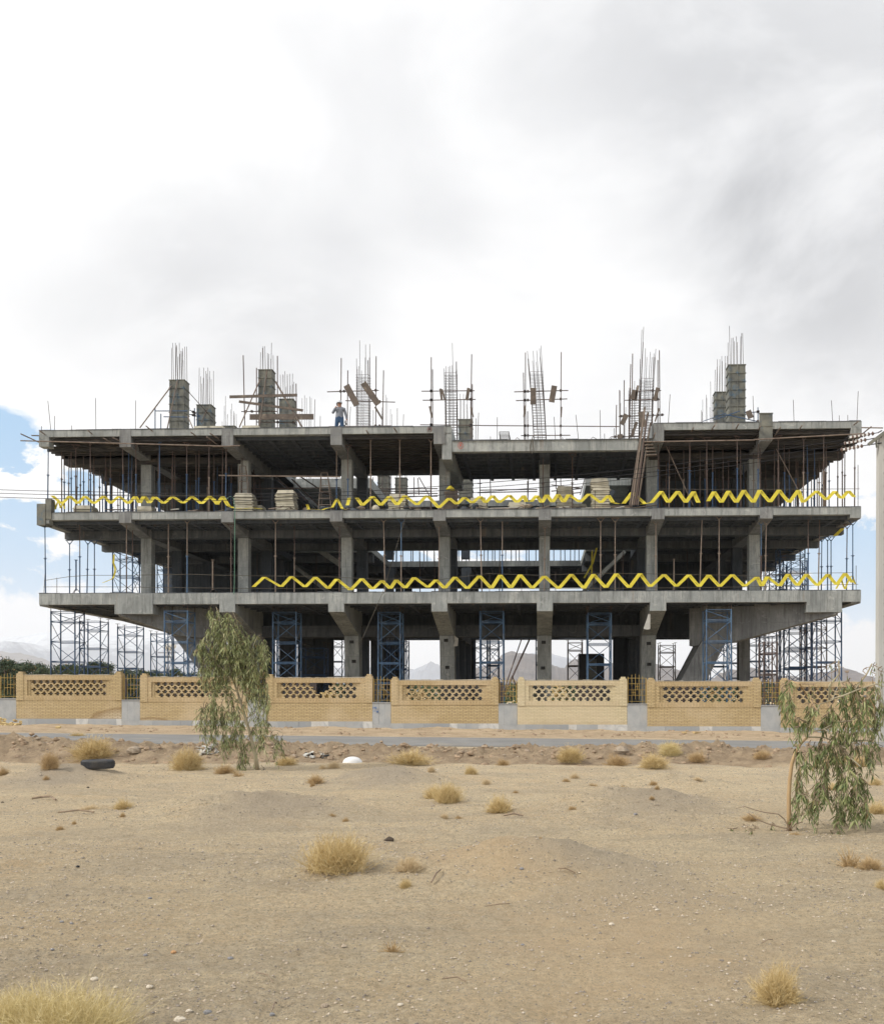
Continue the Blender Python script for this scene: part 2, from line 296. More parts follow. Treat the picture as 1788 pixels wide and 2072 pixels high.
# ---------------------------------------------------------------- mesh builder
COL=S.collection
class MB:
    def __init__(s): s.v=[]; s.f=[]
    def box(s,x0,y0,z0,x1,y1,z1):
        return s.hex([(x0,y0,z0),(x1,y0,z0),(x1,y1,z0),(x0,y1,z0),(x0,y0,z1),(x1,y0,z1),(x1,y1,z1),(x0,y1,z1)])
    def hex(s,p):
        n=len(s.v); s.v+=[tuple(q) for q in p]
        s.f+=[tuple(n+i for i in q) for q in ((3,2,1,0),(4,5,6,7),(0,1,5,4),(1,2,6,5),(2,3,7,6),(3,0,4,7))]; return s
    def beam(s,p,q,w,h,up=(0,0,1)):
        p=Vector(p);q=Vector(q); d=(q-p).normalized(); sd=d.cross(Vector(up))
        if sd.length<1e-4: sd=d.cross(Vector((0,1,0)))
        sd.normalize(); u=sd.cross(d).normalized(); a=sd*w/2; b=u*h/2
        return s.hex([p-a-b,p+a-b,q+a-b,q-a-b,p-a+b,p+a+b,q+a+b,q-a+b])
    def bar(s,p,q,r,n=6,r2=None,cap=True):
        return s.tube([p,q],[r,r if r2 is None else r2],n,cap)
    def tube(s,pts,rs,n=6,cap=True):
        pts=[Vector(p) for p in pts]
        if not hasattr(rs,'__len__'): rs=[rs]*len(pts)
        base=len(s.v); pu=None
        for i,p in enumerate(pts):
            d=(pts[min(i+1,len(pts)-1)]-pts[max(i-1,0)])
            if d.length<1e-9: d=Vector((0,0,1))
            d.normalize()
            u=d.cross(Vector((0,0,1)) if abs(d.z)<.9 else Vector((1,0,0))) if pu is None else pu-d*pu.dot(d)
            if u.length<1e-6: u=d.orthogonal()
            u.normalize(); pu=u; w=d.cross(u)
            for k in range(n):
                a=2*math.pi*k/n; s.v.append(tuple(p+(u*math.cos(a)+w*math.sin(a))*rs[i]))
        for i in range(len(pts)-1):
            for k in range(n):
                a=base+i*n+k; b=base+i*n+(k+1)%n; s.f.append((a,b,b+n,a+n))
        if cap: s.f.append(tuple(base+k for k in reversed(range(n)))); e=base+(len(pts)-1)*n; s.f.append(tuple(e+k for k in range(n)))
        return s
    def prism(s,poly,off):
        n=len(s.v); m=len(poly); off=Vector(off)
        s.v+=[tuple(p) for p in poly]+[tuple(Vector(p)+off) for p in poly]
        s.f.append(tuple(n+i for i in reversed(range(m)))); s.f.append(tuple(n+m+i for i in range(m)))
        for i in range(m): j=(i+1)%m; s.f.append((n+i,n+j,n+m+j,n+m+i))
        return s
    def face(s,ps):
        n=len(s.v); s.v+=[tuple(p) for p in ps]; s.f.append(tuple(range(n,n+len(ps)))); return s
    def ball(s,c,rx,ry,rz,nu=10,nv=6,jit=0,rg=None):
        c=Vector(c); n=len(s.v)
        for i in range(nv+1):
            th=math.pi*i/nv
            for k in range(nu):
                ph=2*math.pi*k/nu; j=1+(rg.uniform(-jit,jit) if rg else 0)
                s.v.append((c.x+rx*math.sin(th)*math.cos(ph)*j,c.y+ry*math.sin(th)*math.sin(ph)*j,c.z+rz*math.cos(th)*j))
        for i in range(nv):
            for k in range(nu):
                a=n+i*nu+k;b=n+i*nu+(k+1)%nu; s.f.append((a,a+nu,b+nu,b))
        return s
    def build(s,name,mt,parent=None,org=None,smooth=False,loc=None):
        if org is None: org=Vector(parent['_org']) if parent is not None and '_org' in parent else Vector((0,0,0))
        org=Vector(org)
        me=bpy.data.meshes.new(name); me.from_pydata([(v[0]-org.x,v[1]-org.y,v[2]-org.z) for v in s.v],[],s.f)
        me.materials.append(M[mt] if isinstance(mt,str) else mt)
        if smooth: me.shade_smooth()
        o=bpy.data.objects.new(name,me); COL.objects.link(o)
        if parent is not None: o.parent=parent; o['_org']=tuple(org)
        else: o.location=org if loc is None else loc
        return o
def tag(o,label,cat,group=None,kind=None):
    o['label']=label; o['category']=cat
    if group: o['group']=group
    if kind: o['kind']=kind
    return o
def thing(name,label,cat,org=(0,0,0),group=None):
    o=bpy.data.objects.new(name,None); COL.objects.link(o); o.location=org; o['_org']=tuple(org); o.empty_display_size=.2
    return tag(o,label,cat,group)
KIDS={}
def copy_tree(o,loc=None,label=None,group=None,parent=None,rotz=None,scale=None):
    c=o.copy(); COL.objects.link(c)
    if parent is not None: c.parent=parent
    for ch in list(o.children): copy_tree(ch,parent=c)
    if loc is not None: c.location=loc
    if label: c['label']=label
    if group: c['group']=group
    if rotz is not None: c.rotation_euler=(0,0,rotz)
    if scale is not None: c.scale=scale if hasattr(scale,'__len__') else (scale,)*3
    return c
def struct(o): o['kind']='structure'; return o
rg=random.Random(7)
HAZE=0.9e-4
# ================================================================ GROUND
def sm(a,b,x):
    t=max(0,min(1,(x-a)/(b-a))); return t*t*(3-2*t)
MOUNDS=[]
def mound(px,py,w,d,h):
    r=ray(px,py); t=EYE/-r.z; MOUNDS.append((r.x*t,r.y*t,w,d,h))
mound(1085,1752,.8,.6,.21); mound(990,1762,1.1,.6,.10); mound(1265,1775,.6,.45,.07)
mound(135,1582,1.2,1.0,.31); mound(490,1642,1.4,1.0,.28); mound(775,1583,1.1,.9,.30)
mound(1275,1640,1.25,1.0,.29); mound(1340,1590,1.1,.7,.24); mound(620,1770,1.2,.5,.05); mound(200,1725,1.6,.8,.06)
def base(x,y): return (.15-.009*max(-45,min(45,x)))*sm(25,33,y)
def hgt(x,y,detail=True):
    h=base(x,y)
    flat=1-sm(28.8,30.0,y)*(1-sm(35.8,36.8,y))
    nv=noise.noise
    far=sm(36,46,y)
    u=(.05*nv(Vector((x*.35,y*.45,1.3)))+.03*nv(Vector((x*1.3,y*1.7,4.1))))*flat*(1-far*.5)
    if detail and y<45: u+=.024*nv(Vector((x*3.3,y*4.2,7.)))*flat+.018*nv(Vector((x*12,y*13,2.)))*flat*(1-sm(16,27,y))
    # berm of dug earth along the road
    yc=27.2+.8*nv(Vector((x*.25,3.3,0))); w=1.25
    b=math.exp(-((y-yc)/w)**2) if y<29.6 else math.exp(-((29.6-yc)/w)**2)*max(0,1-(y-29.6)/.5)
    nb=nv(Vector((x*.45,y*.3,9.)))+.6*nv(Vector((x*1.7,y*1.5,5.)))
    bh=(.20+.17*nb+.20*math.exp(-((x+15.3)/1.4)**2)+.10*sm(9,13,x)-.10*math.exp(-((x+1.5)/2)**2))
    rag=.17*nv(Vector((x*2.6,y*2.6,3.)))+.16*abs(nv(Vector((x*6,y*6,8.))))
    h+=u+b*max(.06,bh)+(b*rag*1.2 if detail else 0)
    h-=.16*math.exp(-((y-(yc-2.1))/.7)**2)*(.6+nv(Vector((x*.5,0,6.))))
    for (mx,my,mw,md,mh) in MOUNDS:
        e=((x-mx)/mw)**2+((y-my)/md)**2
        if e<7: h+=mh*math.exp(-e)*(1+.25*nv(Vector((x*3,y*3,0)))+(.12*nv(Vector((x*9,y*9,1))) if detail else 0))
    # rough dumped earth at the fence foot
    if 36<y<43.6: h+=sm(36.5,43,y)*.10*(.5+nv(Vector((x*.6,y*.9,2.)))) + .03*nv(Vector((x*2.5,y*2.5,6.)))*sm(36.2,37,y)
    if y>60: h+=sm(60,200,y)*.4
    return h
def gnd(px,py):
    d=ray(px,py); t=3.; st=.05
    while t<60:
        p=Vector((0,0,EYE))+d*t
        if p.z<=hgt(p.x,p.y,False): return Vector((p.x,p.y,hgt(p.x,p.y,False)))
        t+=st
    return Vector((p.x,p.y,hgt(p.x,p.y,False)))
def terrain():
    ys=[1.0]
    while ys[-1]<48: ys.append(ys[-1]+max(.022,ys[-1]*.0062))
    while ys[-1]<400: ys.append(ys[-1]*1.05)
    ys+=[600,1000,2000,4000,9000,16000]
    us=[]; nu=430
    for i in range(nu+1):
        t=2*i/nu-1; us.append(t*.62)
    us=[-6,-3,-1.6,-1.0,-.8,-.7]+us+[.7,.8,1.0,1.6,3,6]
    v=[];f=[];n=len(us)
    for y in ys:
        for u in us:
            x=u*(y+3.5); v.append((x,y,hgt(x,y)-(.03 if 30.2<y<35.4 else 0)))
    for j in range(len(ys)-1):
        for i in range(n-1): a=j*n+i; f.append((a,a+1,a+n+1,a+n))
    # apron behind the camera
    m=MB(); m.v=v; m.f=f
    o=m.build('ground','sand',smooth=True); struct(o)
    return o
terrain()
bk=MB(); bk.face([(-9000,-9000,-.5),(9000,-9000,-.5),(9000,1.0,-.5),(-9000,1.0,-.5)]); struct(bk.build('ground','sand'))
rd=MB(); nx=160
for i in range(nx+1):
    x=-90+i*180/nx
    for y in (30.35,31.7,33,34.2,35.35):
        j=.09*noise.noise(Vector((x*1.2,y,0))) if y in (30.35,35.35) else 0
        rd.v.append((x,y+j,base(x,y)+.012+.03*(1-((y-32.85)/2.6)**2)))
for i in range(nx):
    for k in range(4): a=i*5+k; rd.f.append((a,a+5,a+6,a+1))
n0=len(rd.v)
for i in range(nx+1): q=rd.v[i*5]; rd.v.append((q[0],q[1]-.05,q[2]-.2)); q=rd.v[i*5+4]; rd.v.append((q[0],q[1]+.05,q[2]-.2))
for i in range(nx): rd.f.append((n0+2*i,n0+2*i+2,(i+1)*5,i*5)); rd.f.append((i*5+4,(i+1)*5+4,n0+2*i+3,n0+2*i+1))
struct(rd.build('road','asphalt'))
# ================================================================ MOUNTAINS
def ridge(name,prof,D,depth,mt,seed,label):
    # prof: silhouette (px,py) ; crest at distance D, slopes falling towards and away from the viewer
    m=MB(); P=[]; nseg=7
    for (a,b) in zip(prof[:-1],prof[1:]):
        for k in range(nseg): t=k/nseg; P.append((a[0]+(b[0]-a[0])*t,a[1]+(b[1]-a[1])*t))
    P.append(prof[-1]); rows=14
    for i,(px,py) in enumerate(P):
        c=at(px,py,D); zc=c.z+D*.0011*noise.fractal(Vector((i*.33,seed,0)),1,2,4)
        for j in range(rows+1):
            t=j/rows; s=-1+1.5*t                      # -1 front foot, 0 crest, .5 behind
            y=D+depth*s; fall=1-abs(s)**.8 if s<0 else 1-s*s*1.6
            nn=noise.fractal(Vector((c.x/depth*5,y/depth*5,seed)),1,2.1,5)
            z=zc*fall+zc*.28*nn*min(1,abs(s)*3)
            m.v.append((c.x*y/D if False else c.x,y,max(-5,z) if j not in (0,) else -5))
    for i in range(len(P)-1):
        for j in range(rows): a=i*(rows+1)+j; m.f.append((a,a+rows+1,a+rows+2,a+1))
    return struct(m.build(name,mt,smooth=False))
ridge('mountain',[(-900,1330),(-500,1290),(-300,1270),(-120,1285),(0,1289),(60,1284),(105,1278),(160,1281),(200,1284),(260,1292),(330,1290),(400,1297),(450,1302),(500,1310),(560,1330),(620,1345),(700,1352),(745,1350),(770,1340),(800,1352),(835,1354),(855,1345),(868,1338),(880,1344),(905,1358),(960,1350),(1020,1330),(1090,1318),(1115,1322),(1140,1330),(1180,1345),(1260,1360),(1400,1370),(1600,1375),(1800,1372),(2100,1350),(2500,1365)],11000,2600,'hill_snow',1.,'')
ridge('mountain',[(-700,1385),(-300,1338),(-120,1310),(0,1317),(25,1319),(50,1325),(75,1334),(95,1345),(110,1352),(125,1349),(150,1341),(170,1343),(185,1352),(240,1366),(320,1378)],7500,1600,'hill_brown',5.,'')
ridge('mountain',[(890,1385),(930,1365),(960,1350),(985,1342),(1005,1330),(1020,1318),(1035,1314),(1050,1317),(1068,1320),(1085,1322),(1100,1332),(1112,1342),(1130,1350),(1142,1352),(1150,1342),(1160,1333),(1172,1331),(1190,1337),(1220,1342),(1260,1338),(1290,1330),(1310,1336),(1345,1345),(1370,1352),(1400,1362),(1440,1370)],3600,900,'hill_brown',9.,'')
ridge('mountain',[(1400,1392),(1440,1378),(1465,1370),(1490,1352),(1510,1356),(1522,1349),(1535,1352),(1560,1362),(1590,1368),(1605,1366),(1630,1372),(1660,1370),(1680,1362),(1700,1354),(1715,1352),(1735,1362),(1760,1368),(1800,1372),(1900,1378),(2100,1370),(2400,1385)],3000,700,'hill_brown',13.,'')
# ================================================================ BUILDING
YF=49.; L1,L2,L3,L3M=6.64,10.58,14.60,13.90
XL,XR=X(79),X(1741.5)
XG=[X(p) for p in (253.5,460,680,888.7,1102,1331,1550)]
RY=[51.9,56.35,61.5,66.6,71.5,76.2]
AX0,AX1=-9.95,2.75; SX0,SX1=-14.6,5.4; YO=60.5; YB,YR,YE=56.6,67.6,76.5
B=thing('concrete_building','unfinished grey concrete frame building of three open storeys behind the brick fence','building',(-4,60,.1))
def part(mb,name,mt,parent=B,label=None):
    o=mb.build(name,mt,parent)
    if label: o['label']=label
    return o
# floors; the wings keep a stair opening just behind the front bay
def wings(m,z0,z1,xa,xb):
    m.box(xa,YB,z0,SX0,YR,z1); m.box(SX0,YO,z0,AX0,YR,z1); m.box(SX1,YB,z0,xb,YR,z1); m.box(AX1,YO,z0,SX1,YR,z1)
def slab(z0,z1,x0,x1,name='floor_slab',full=True,mt='concrete'):
    m=MB(); m.box(x0,YF,z0,x1,YB,z1)
    if full:
        wings(m,z0,z1,XL,XR); m.box(XL,YR,z0,XR,YE,z1)
    return part(m,name,mt)
def ragged(m,x0,x1,z,seed):      # cracked lip along the edge of a floor
    x=x0
    r=random.Random(seed)
    while x<x1-.3:
        w=r.uniform(.3,1.4); w=min(w,x1-x)
        m.box(x,YF-.012-r.random()*.012,z-.02,x+w-.01,YF+.2,z+r.uniform(.004,.035)); x+=w
slab(L1-.44,L1,XL,XR); slab(L2-.36,L2,XL,XR)
e1=MB(); e1.box(XL+.01,YF-.015,L1-.55,XR-.01,YF+.35,L1-.012); part(e1,'edge_beam','concrete')
for (xa,xb,z_,s_) in ((XL,XR,L1,1),(XL,XR,L2,2),(XL,X(911),L3,3),(X(1322),XR,L3+.03,4),(X(915),X(1319),L3M,5)): m=MB(); ragged(m,xa,xb,z_,s_); part(m,'screed_edge','concrete_shade')
XM0,XM1=X(913),X(1320)
m=MB(); m.box(XL,YF,L3-.33,XM0,YB,L3); m.box(XL,YB,L3-.33,SX0,YR,L3); m.box(SX0,YO,L3-.6,AX0,YR,L3-.0); part(m,'roof_slab','concrete')
m=MB(); m.box(XM1,YF,L3-.30,XR+.03,YB,L3+.03); m.box(SX1+.03,YB,L3-.30,XR+.03,YR,L3+.03); m.box(AX1,YO,L3-.55,SX1,YR,L3+.03); part(m,'roof_slab','concrete')
m=MB(); m.box(XM0+.02,YF+.05,L3M-.22,XM1-.02,YB,L3M); m.box(XM0+.02,YF+.04,L3M-.53,XM1-.02,YF+.4,L3M-.01); part(m,'roof_slab','concrete')
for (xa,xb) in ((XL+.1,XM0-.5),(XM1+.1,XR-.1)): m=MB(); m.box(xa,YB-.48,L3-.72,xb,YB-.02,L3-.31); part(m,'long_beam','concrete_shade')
m=MB(); m.box(XL,YR,L3-.4,XR,YE,L3); part(m,'roof_slab','concrete')
m=MB(); m.box(XM0-.45,YF+.02,L3M-.9,XM0+.012,YB,L3-.35); part(m,'step_beam','concrete')   # drop beam where the roof steps down
# coffered undersides
def soffit_shade(z,x0,x1,full=True,dz=.012):
    m=MB(); m.box(x0+.02,YF+.37,z-dz,x1-.02,YB-.02,z+.03)
    if full: m.box(XL+.02,YB+.0,z-dz-.001,SX0-.02,YR,z+.03); m.box(SX1+.02,YB+.0,z-dz-.001,XR-.02,YR,z+.03); m.box(XL+.02,YR+.02,z-dz-.002,XR-.02,YE-.02,z+.03)
    part(m,'ceiling','concrete_dark')  # thin sheets under the slabs, with the shade put into their colour
soffit_shade(L1-.44,XL,XR); soffit_shade(L2-.36,XL,XR); soffit_shade(L3-.33,XL,XM0); soffit_shade(L3-.3,XM1,XR); soffit_shade(L3M-.22,XM0+.03,XM1-.03)
def waffle(z,dz,x0,x1,sp=.72,full=True):
    m=MB()
    y=YF+.45
    while y<YE-.3:
        if YB-.2<y<YR+.1:
            if full:
                m.box(XL+.3,y,z-dz,(AX0 if y>YO else SX0)-.05,y+.16,z+.02); m.box((AX1 if y>YO else SX1)+.05,y,z-dz,XR-.3,y+.16,z+.02)
        elif y<YB or full: m.box(x0+.05,y,z-dz,x1-.05,y+.16,z+.02)
        y+=sp
    x=x0+.4
    while x<x1-.3:
        m.box(x,YF+.42,z-dz-.006,x+.16,YB-.1,z+.015)
        if full: m.box(x,YR+.1,z-dz-.006,x+.16,YE-.1,z+.015)
        x+=sp*1.6
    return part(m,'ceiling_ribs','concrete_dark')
waffle(L1-.44,.16,XL,XR,1.1); waffle(L2-.36,.15,XL,XR)
waffle(L3-.33,.14,X(470),X(690),.72,False); waffle(L3M-.22,.15,XM0,XM1,.72,False)
# cross beams (front to back) with their end blocks
def ybeam(x,ztop,zt,zb,w,y1,ym,mt='concrete_beam'):
    m=MB(); m.prism([(x-w/2,YF-.025,ztop),(x-w/2,YF-.025,zt),(x-w/2,ym,zb),(x-w/2,y1,zb),(x-w/2,y1,ztop)],(w,0,0)); return part(m,'cross_beam',mt)
for i,x in enumerate(XG):
    ybeam(x,L2-.02,L2-.53,L2-.88,.60,YB-.05,51.5)
    if i not in(4,5): ybeam(x,L3-.02,L3-.86,L3-.95,.55,YB-.05,51.5)
    elif i==5: ybeam(x,L3-.02,L3-.86,L3-.95,.55,YB-.05,51.5)
    else: m=MB(); m.box(x-.25,YF+.5,L3M-.6,x+.25,YB-.05,L3M-.2); part(m,'cross_beam','concrete_dark')
    m=MB(); m.box(x-.28,YR+.05,L2-.84,x+.28,YE-.05,L2-.30)
    m.box(x-.28,YR+.05,L1-.80,x+.28,YE-.05,L1-.40)
    if x<SX0 or x>SX1: m.box(x-.28,YB,L2-.84,x+.28,YR,L2-.30); m.box(x-.28,YB,L1-.8,x+.28,YR,L1-.4)
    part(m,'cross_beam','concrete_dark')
# long beams on the column rows
for k,y in enumerate(RY):
    for (z,nm) in ((L2,'concrete_shade'),):
        segs=[(XL+.02,XR-.02)] if (y<YB or y>YR) else [(XL+.02,AX0-.03),(AX1+.03,XR-.02)]
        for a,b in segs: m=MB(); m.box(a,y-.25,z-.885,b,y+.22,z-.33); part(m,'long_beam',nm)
m=MB(); m.box(XL+.005,YF+.05,L2-.56,XL+.42,YR,L2-.3); m.box(XL+.005,YF+.05,L1-.62,XL+.45,YE-.02,L1-.4); part(m,'side_beam','concrete_beam')
m=MB(); m.box(XR-.42,YF+.05,L2-.56,XR-.005,YR,L2-.3); m.box(XR-.45,YF+.05,L1-.62,XR-.005,YE-.02,L1-.4); part(m,'side_beam','concrete_beam')
for q in ((XL+.02,YF-.02,L2-.53,XL+.5,YF+.5,L2-.3),(XR-.5,YF-.02,L2-.53,XR-.0,YF+.5,L2-.02),(XL+.002,YF-.02,L3-.8,XL+.5,YF+.5,L3-.3),(XR-.47,YF-.02,L3-.72,XR+.028,YF+.5,L3-.25)): m=MB(); m.box(*q); part(m,'corner_block','concrete')
# first-floor cantilever: deep haunched brackets
ZT=4.75
for i,x in enumerate(XG[1:6]):
    m=MB(); w=.76
    m.prism([(x-w/2,YF-.03,L1-.02),(x-w/2,YF-.03,5.69),(x-w/2,YF+.25,5.67),(x-w/2,53.2,ZT),(x-w/2,54.1,ZT),(x-w/2,54.1,L1-.02)],(w,0,0))
    part(m,'bracket','concrete')
    m=MB(); m.box(x-.35,54.1,4.95,x+.35,YR,L1-.42); m.box(x-.3,YR,5.9,x+.3,YE,L1-.42); part(m,'cross_beam','concrete_dark')
# transverse beam between the ground-floor columns
for a,b in zip(XG[1:5],XG[2:6]):
    m=MB(); m.box(a+.39,53.75,4.77,b-.39,54.3,5.36); part(m,'long_beam','concrete_shade')
for y in RY[1:]:
    zb=4.85 if y<58 else (5.3 if y<67 else 5.92)
    m=MB(); m.box(XG[0]+1,y-.25,zb,XG[6]-1,y+.22,L1-.43); part(m,'long_beam','concrete_dark')
    for sgn,xo,xi in ((-1,XL+.3,XG[0]+1.0),(1,XR-.3,XG[6]-1.0)):
        if y<75:
            m=MB(); m.prism([(xo,y-.3,L1-.6),(xi,y-.3,zb-.1),(xi,y-.3,L1-.42),(xo,y-.3,L1-.42)],(0,.6,0)); part(m,'bracket','concrete_beam')
# corner brackets running diagonally to slanted columns
def diag(A,Mi,B_,za,zm_,zb,w):
    a=Vector((A[0],A[1],0)); b=Vector((B_[0],B_[1],0)); d=(b-a).normalized(); s=Vector((-d.y,d.x,0))*w/2; mi=a+d*(Vector((Mi[0],Mi[1],0))-a).dot(d)
    m=MB(); z1=L1-.05
    P=[(a,za),(mi,zm_),(b,zb)]
    lo=[p-s for p,_ in P]; hi=[p+s for p,_ in P]
    poly=[Vector((p.x,p.y,z)) for p,(q,z) in zip(lo,P)]+[Vector((lo[2].x,lo[2].y,z1)),Vector((lo[0].x,lo[0].y,z1))]
    m.prism(poly,s*2); part(m,'bracket','concrete_beam')
    return
diag((X(246,49.5),49.30),(X(357,50.9),50.9),(X(470,52.2),52.2),5.55,4.66,4.45,.7)
m=MB(); a=at(232,1238,48.97); b=at(309,1238,48.97); m.box(a.x,48.96,5.62,b.x,50.,L1-.03); part(m,'end_block','concrete')
diag((X(1690,49.5),49.30),(X(1482,50.9),50.9),(X(1398,52.2),52.2),5.50,4.30,4.15,.7)
m=MB(); a=at(1632,1238,48.97); b=at(1703,1238,48.97); m.box(a.x,48.96,5.60,b.x,50.,L1-.03); part(m,'end_block','concrete')
def slant(t0,t1,f0,f1,ztop,zbot,Y,dep):
    m=MB()
    p=[at(t0,1300,Y),at(t1,1300,Y),at(f1,1376,Y),at(f0,1376,Y)]
    def xa(pt,pf,z): 
        k=(z-pf.z)/(pt.z-pf.z); return pf.x+(pt.x-pf.x)*k
    l0,l1=xa(p[0],p[3],ztop),xa(p[0],p[3],zbot); r0,r1=xa(p[1],p[2],ztop),xa(p[1],p[2],zbot)
    m.prism([(l1,Y,zbot),(r1,Y,zbot),(r0,Y,ztop),(l0,Y,ztop)],(0,dep,0)); return part(m,'slanted_column','concrete_beam')
slant(360,440,418,500,4.9,.0,51.3,1.5); slant(1418,1468,1378,1430,4.9,.0,51.3,2.4)
m=MB(); m.box(XG[6]-.28,54.2,0,XG[6]+.28,54.8,5.1); part(m,'column','concrete_beam')
# columns
for i,x in enumerate(XG):
    if 1<=i<=5:
        m=MB(); w=.38; m.prism([(x-w,53.0,ZT+.02),(x-w,53.75,0),(x-w,54.5,0),(x-w,54.0,ZT+.02)],(2*w-.01,0,0)); part(m,'column','concrete')
    for k,y in enumerate(RY):
        if 1<=i<=5 and k>=1 and y<75:
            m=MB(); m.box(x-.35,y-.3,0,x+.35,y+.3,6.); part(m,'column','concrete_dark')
        c='concrete' if k==0 else 'concrete_dark'  # inner rows take the concrete with shade in its colour
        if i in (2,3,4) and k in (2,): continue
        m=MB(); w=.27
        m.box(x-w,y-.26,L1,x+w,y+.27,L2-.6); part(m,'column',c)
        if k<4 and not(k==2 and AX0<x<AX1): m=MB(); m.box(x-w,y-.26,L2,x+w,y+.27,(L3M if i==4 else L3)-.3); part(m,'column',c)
# stairs and core
def fl(p,q,w,th=.2,mt='concrete'):
    m=MB(); m.beam(p,q,w,th); return part(m,'stair_flight',mt)
fl((X(600,59),59,L2+2.9),(X(700,59),59,L2+1.0),1.3); fl((X(690,58),58.2,L2+.0),(X(600,58),58.2,L2+2.8),1.2,.2,'concrete_dark')
fl((X(580,62),62,L1+3.3),(X(690,62),62,L1+.8),1.5); fl((X(640,59),59,L1+3.6),(X(700,59),59,L1+2.4),1.4,.3)
fl((X(1180,61),61,L1+1.2),(X(1262,61),61,L1+3.5),1.5)
fl((X(1185,60),60,L2+.2),(X(1240,60),60,L2+3.),.9,.25,'concrete_dark')
for (a,b,y,z0,z1) in [*((637,674,64,0,5.5),(700,745,62,0,5.2),(1240,1318,62,0,5.4),(500,545,66,0,5.5),(565,592,68,0,5.6),(602,628,68,0,5.6),(560,715,67.2,L1+.9,L2-.4),(1190,1290,67.2,L1+.9,L2-.4),(505,575,60.5,L1,L2-.5),(1235,1300,63,L1+.7,L2-.4),(1330,1480,66,L1+.9,L2-.4),(330,480,66,L1+1.,L2-.4),(480,570,64,L2,L3-.4),(1290,1320,64,L2,L3-.4))]:
    m=MB(); m.box(X(a,y),y,z0,X(b,y),y+.25,z1); part(m,'core_wall','concrete_dark')
# timber formwork still hanging under the wings of the roof
def deck(px0,px1,ztop,y0,y1,side=0):
    m=MB(); a,b=X(px0,49),X(px1,49)
    m.box(a,y0,ztop-.03,b,y1,ztop); y=y0+.1
    while y<y1: m.box(a-.05*side,y,ztop-.14,b,y+.09,ztop-.03); y+=.62
    return m
def decks(lst,mt='formwork'):
    for (a,b,z,y0,y1) in lst:
        o=deck(a,b,z,y0,y1).build('formwork_deck',mt,B)
for (xa,xb,o_) in ((XL+.03,X(470),0),(XM1+.5,XR-.0,1)):
    for k in range(11):      # formwork bays between the column rows, carried by close-set joists
        y0=YF+.9+k*1.55
        m=MB(); m.box(xa,y0,L3-.62,xb,y0+1.42,L3-.56); y=y0+.1
        while y<y0+1.3: m.box(xa-(.12 if not o_ else 0),y,L3-.80,xb+(.12 if o_ else 0),y+.1,L3-.62); y+=.42
        m.build('joist_layer','formwork',B)
decks([(106,241,L3-.40,YF+.1,66),(268,447,L3-.40,YF+.1,66),(696,876,L3-.40,YF+.1,YB),(1345,1536,L3-.37,YF+.1,66),(1565,1725,L3-.37,YF+.1,66)])
for y in RY[:4]:
    for (xa,xb) in ((XL+.05,X(455)),(XM1+.1,XR-.05)): m=MB(); m.box(xa,y-.35,L3-1.12,xb,y+.3,L3-.3); part(m,'beam_form','formwork')
# side shutter boxes
m=MB(); a=X(77.5); m.box(a-.03,48.9,L2-.62,X(93),49.6,L2+.42); m.box(X(93),48.93,L2-.33,X(105),49.3,L2+.66); 
part(m,'shutter_panel','form_steel')
for z in (0,):
    m=MB(); a=X(1535.5); b=X(1562)
    m.box(a,48.93,L3-.78,b,49.,L3+.42); m.box(a-.02,48.9,L3+.40,b+.02,49.02,L3+.44); m.box(a,48.91,L3-.2,b,48.93,L3-.17); part(m,'shutter_panel','form_steel')
# painted survey marks
def ringmark(px,py,r):
    p=at(px,py,YF-.03); m=MB(); n=14
    for k in range(n):
        a0,a1=2*math.pi*k/n,2*math.pi*(k+1)/n
        m.face([(p.x+r*math.cos(a0),YF-.034,p.z+r*math.sin(a0)*1.25),(p.x+r*math.cos(a1),YF-.034,p.z+r*math.sin(a1)*1.25),(p.x+r*.86*math.cos(a1),YF-.034,p.z+r*.86*math.sin(a1)*1.25),(p.x+r*.86*math.cos(a0),YF-.034,p.z+r*.86*math.sin(a0)*1.25)])
    for dz in (.35,-.05,-.4): m.face([(p.x-r*.4,YF-.034,p.z+dz*r),(p.x+r*.42,YF-.034,p.z+dz*r+.02),(p.x+r*.42,YF-.034,p.z+dz*r+.05),(p.x-r*.4,YF-.034,p.z+dz*r+.035)])
    part(m,'painted_mark','red_paint')
ringmark(*Zb(1723,828),.11); ringmark(*Zc(35,828),.11); ringmark(*Zc(280,957),.13)
# ================================================================ SHORING PROPS
def mk_prop(name,label,group,h,lo,up,fork=True,split=.55):
    t=thing(name,label,'shoring prop',(0,0,0),group)
    m=MB(); m.bar((0,0,.01),(0,0,h*split),.031,7); ot=m.build('outer_tube',lo,t)
    m=MB(); m.bar((0,0,h*split-.03),(0,0,h-.16),.024,7); it=m.build('inner_tube',up,t)
    m=MB(); m.bar((0,0,h*split-.05),(0,0,h*split+.03),.045,7); m.bar((-.09,0,h*split),(.09,0,h*split),.012,5); m.build('collar',lo,ot)
    m=MB(); m.box(-.07,-.07,0,.07,.07,.012); m.build('base_plate',lo,ot)
    m=MB()
    if fork:
        m.beam((0,0,h-.24),(-.16,0,h-.03),.03,.03); m.beam((0,0,h-.24),(.16,0,h-.03),.03,.03)
    m.box(-.2 if fork else -.07,-.06,h-.03,.2 if fork else .07,.06,h-.005); m.build('head_plate',up,it)
    return t
G1='steel props crowded under the left wing of the roof'; G2='steel props crowded under the right wing of the roof'
BAYS=['left of the first cross beam','around the second upper column','left of the third upper column'],['right of the roof step','around the last cross beam','near the right tip']
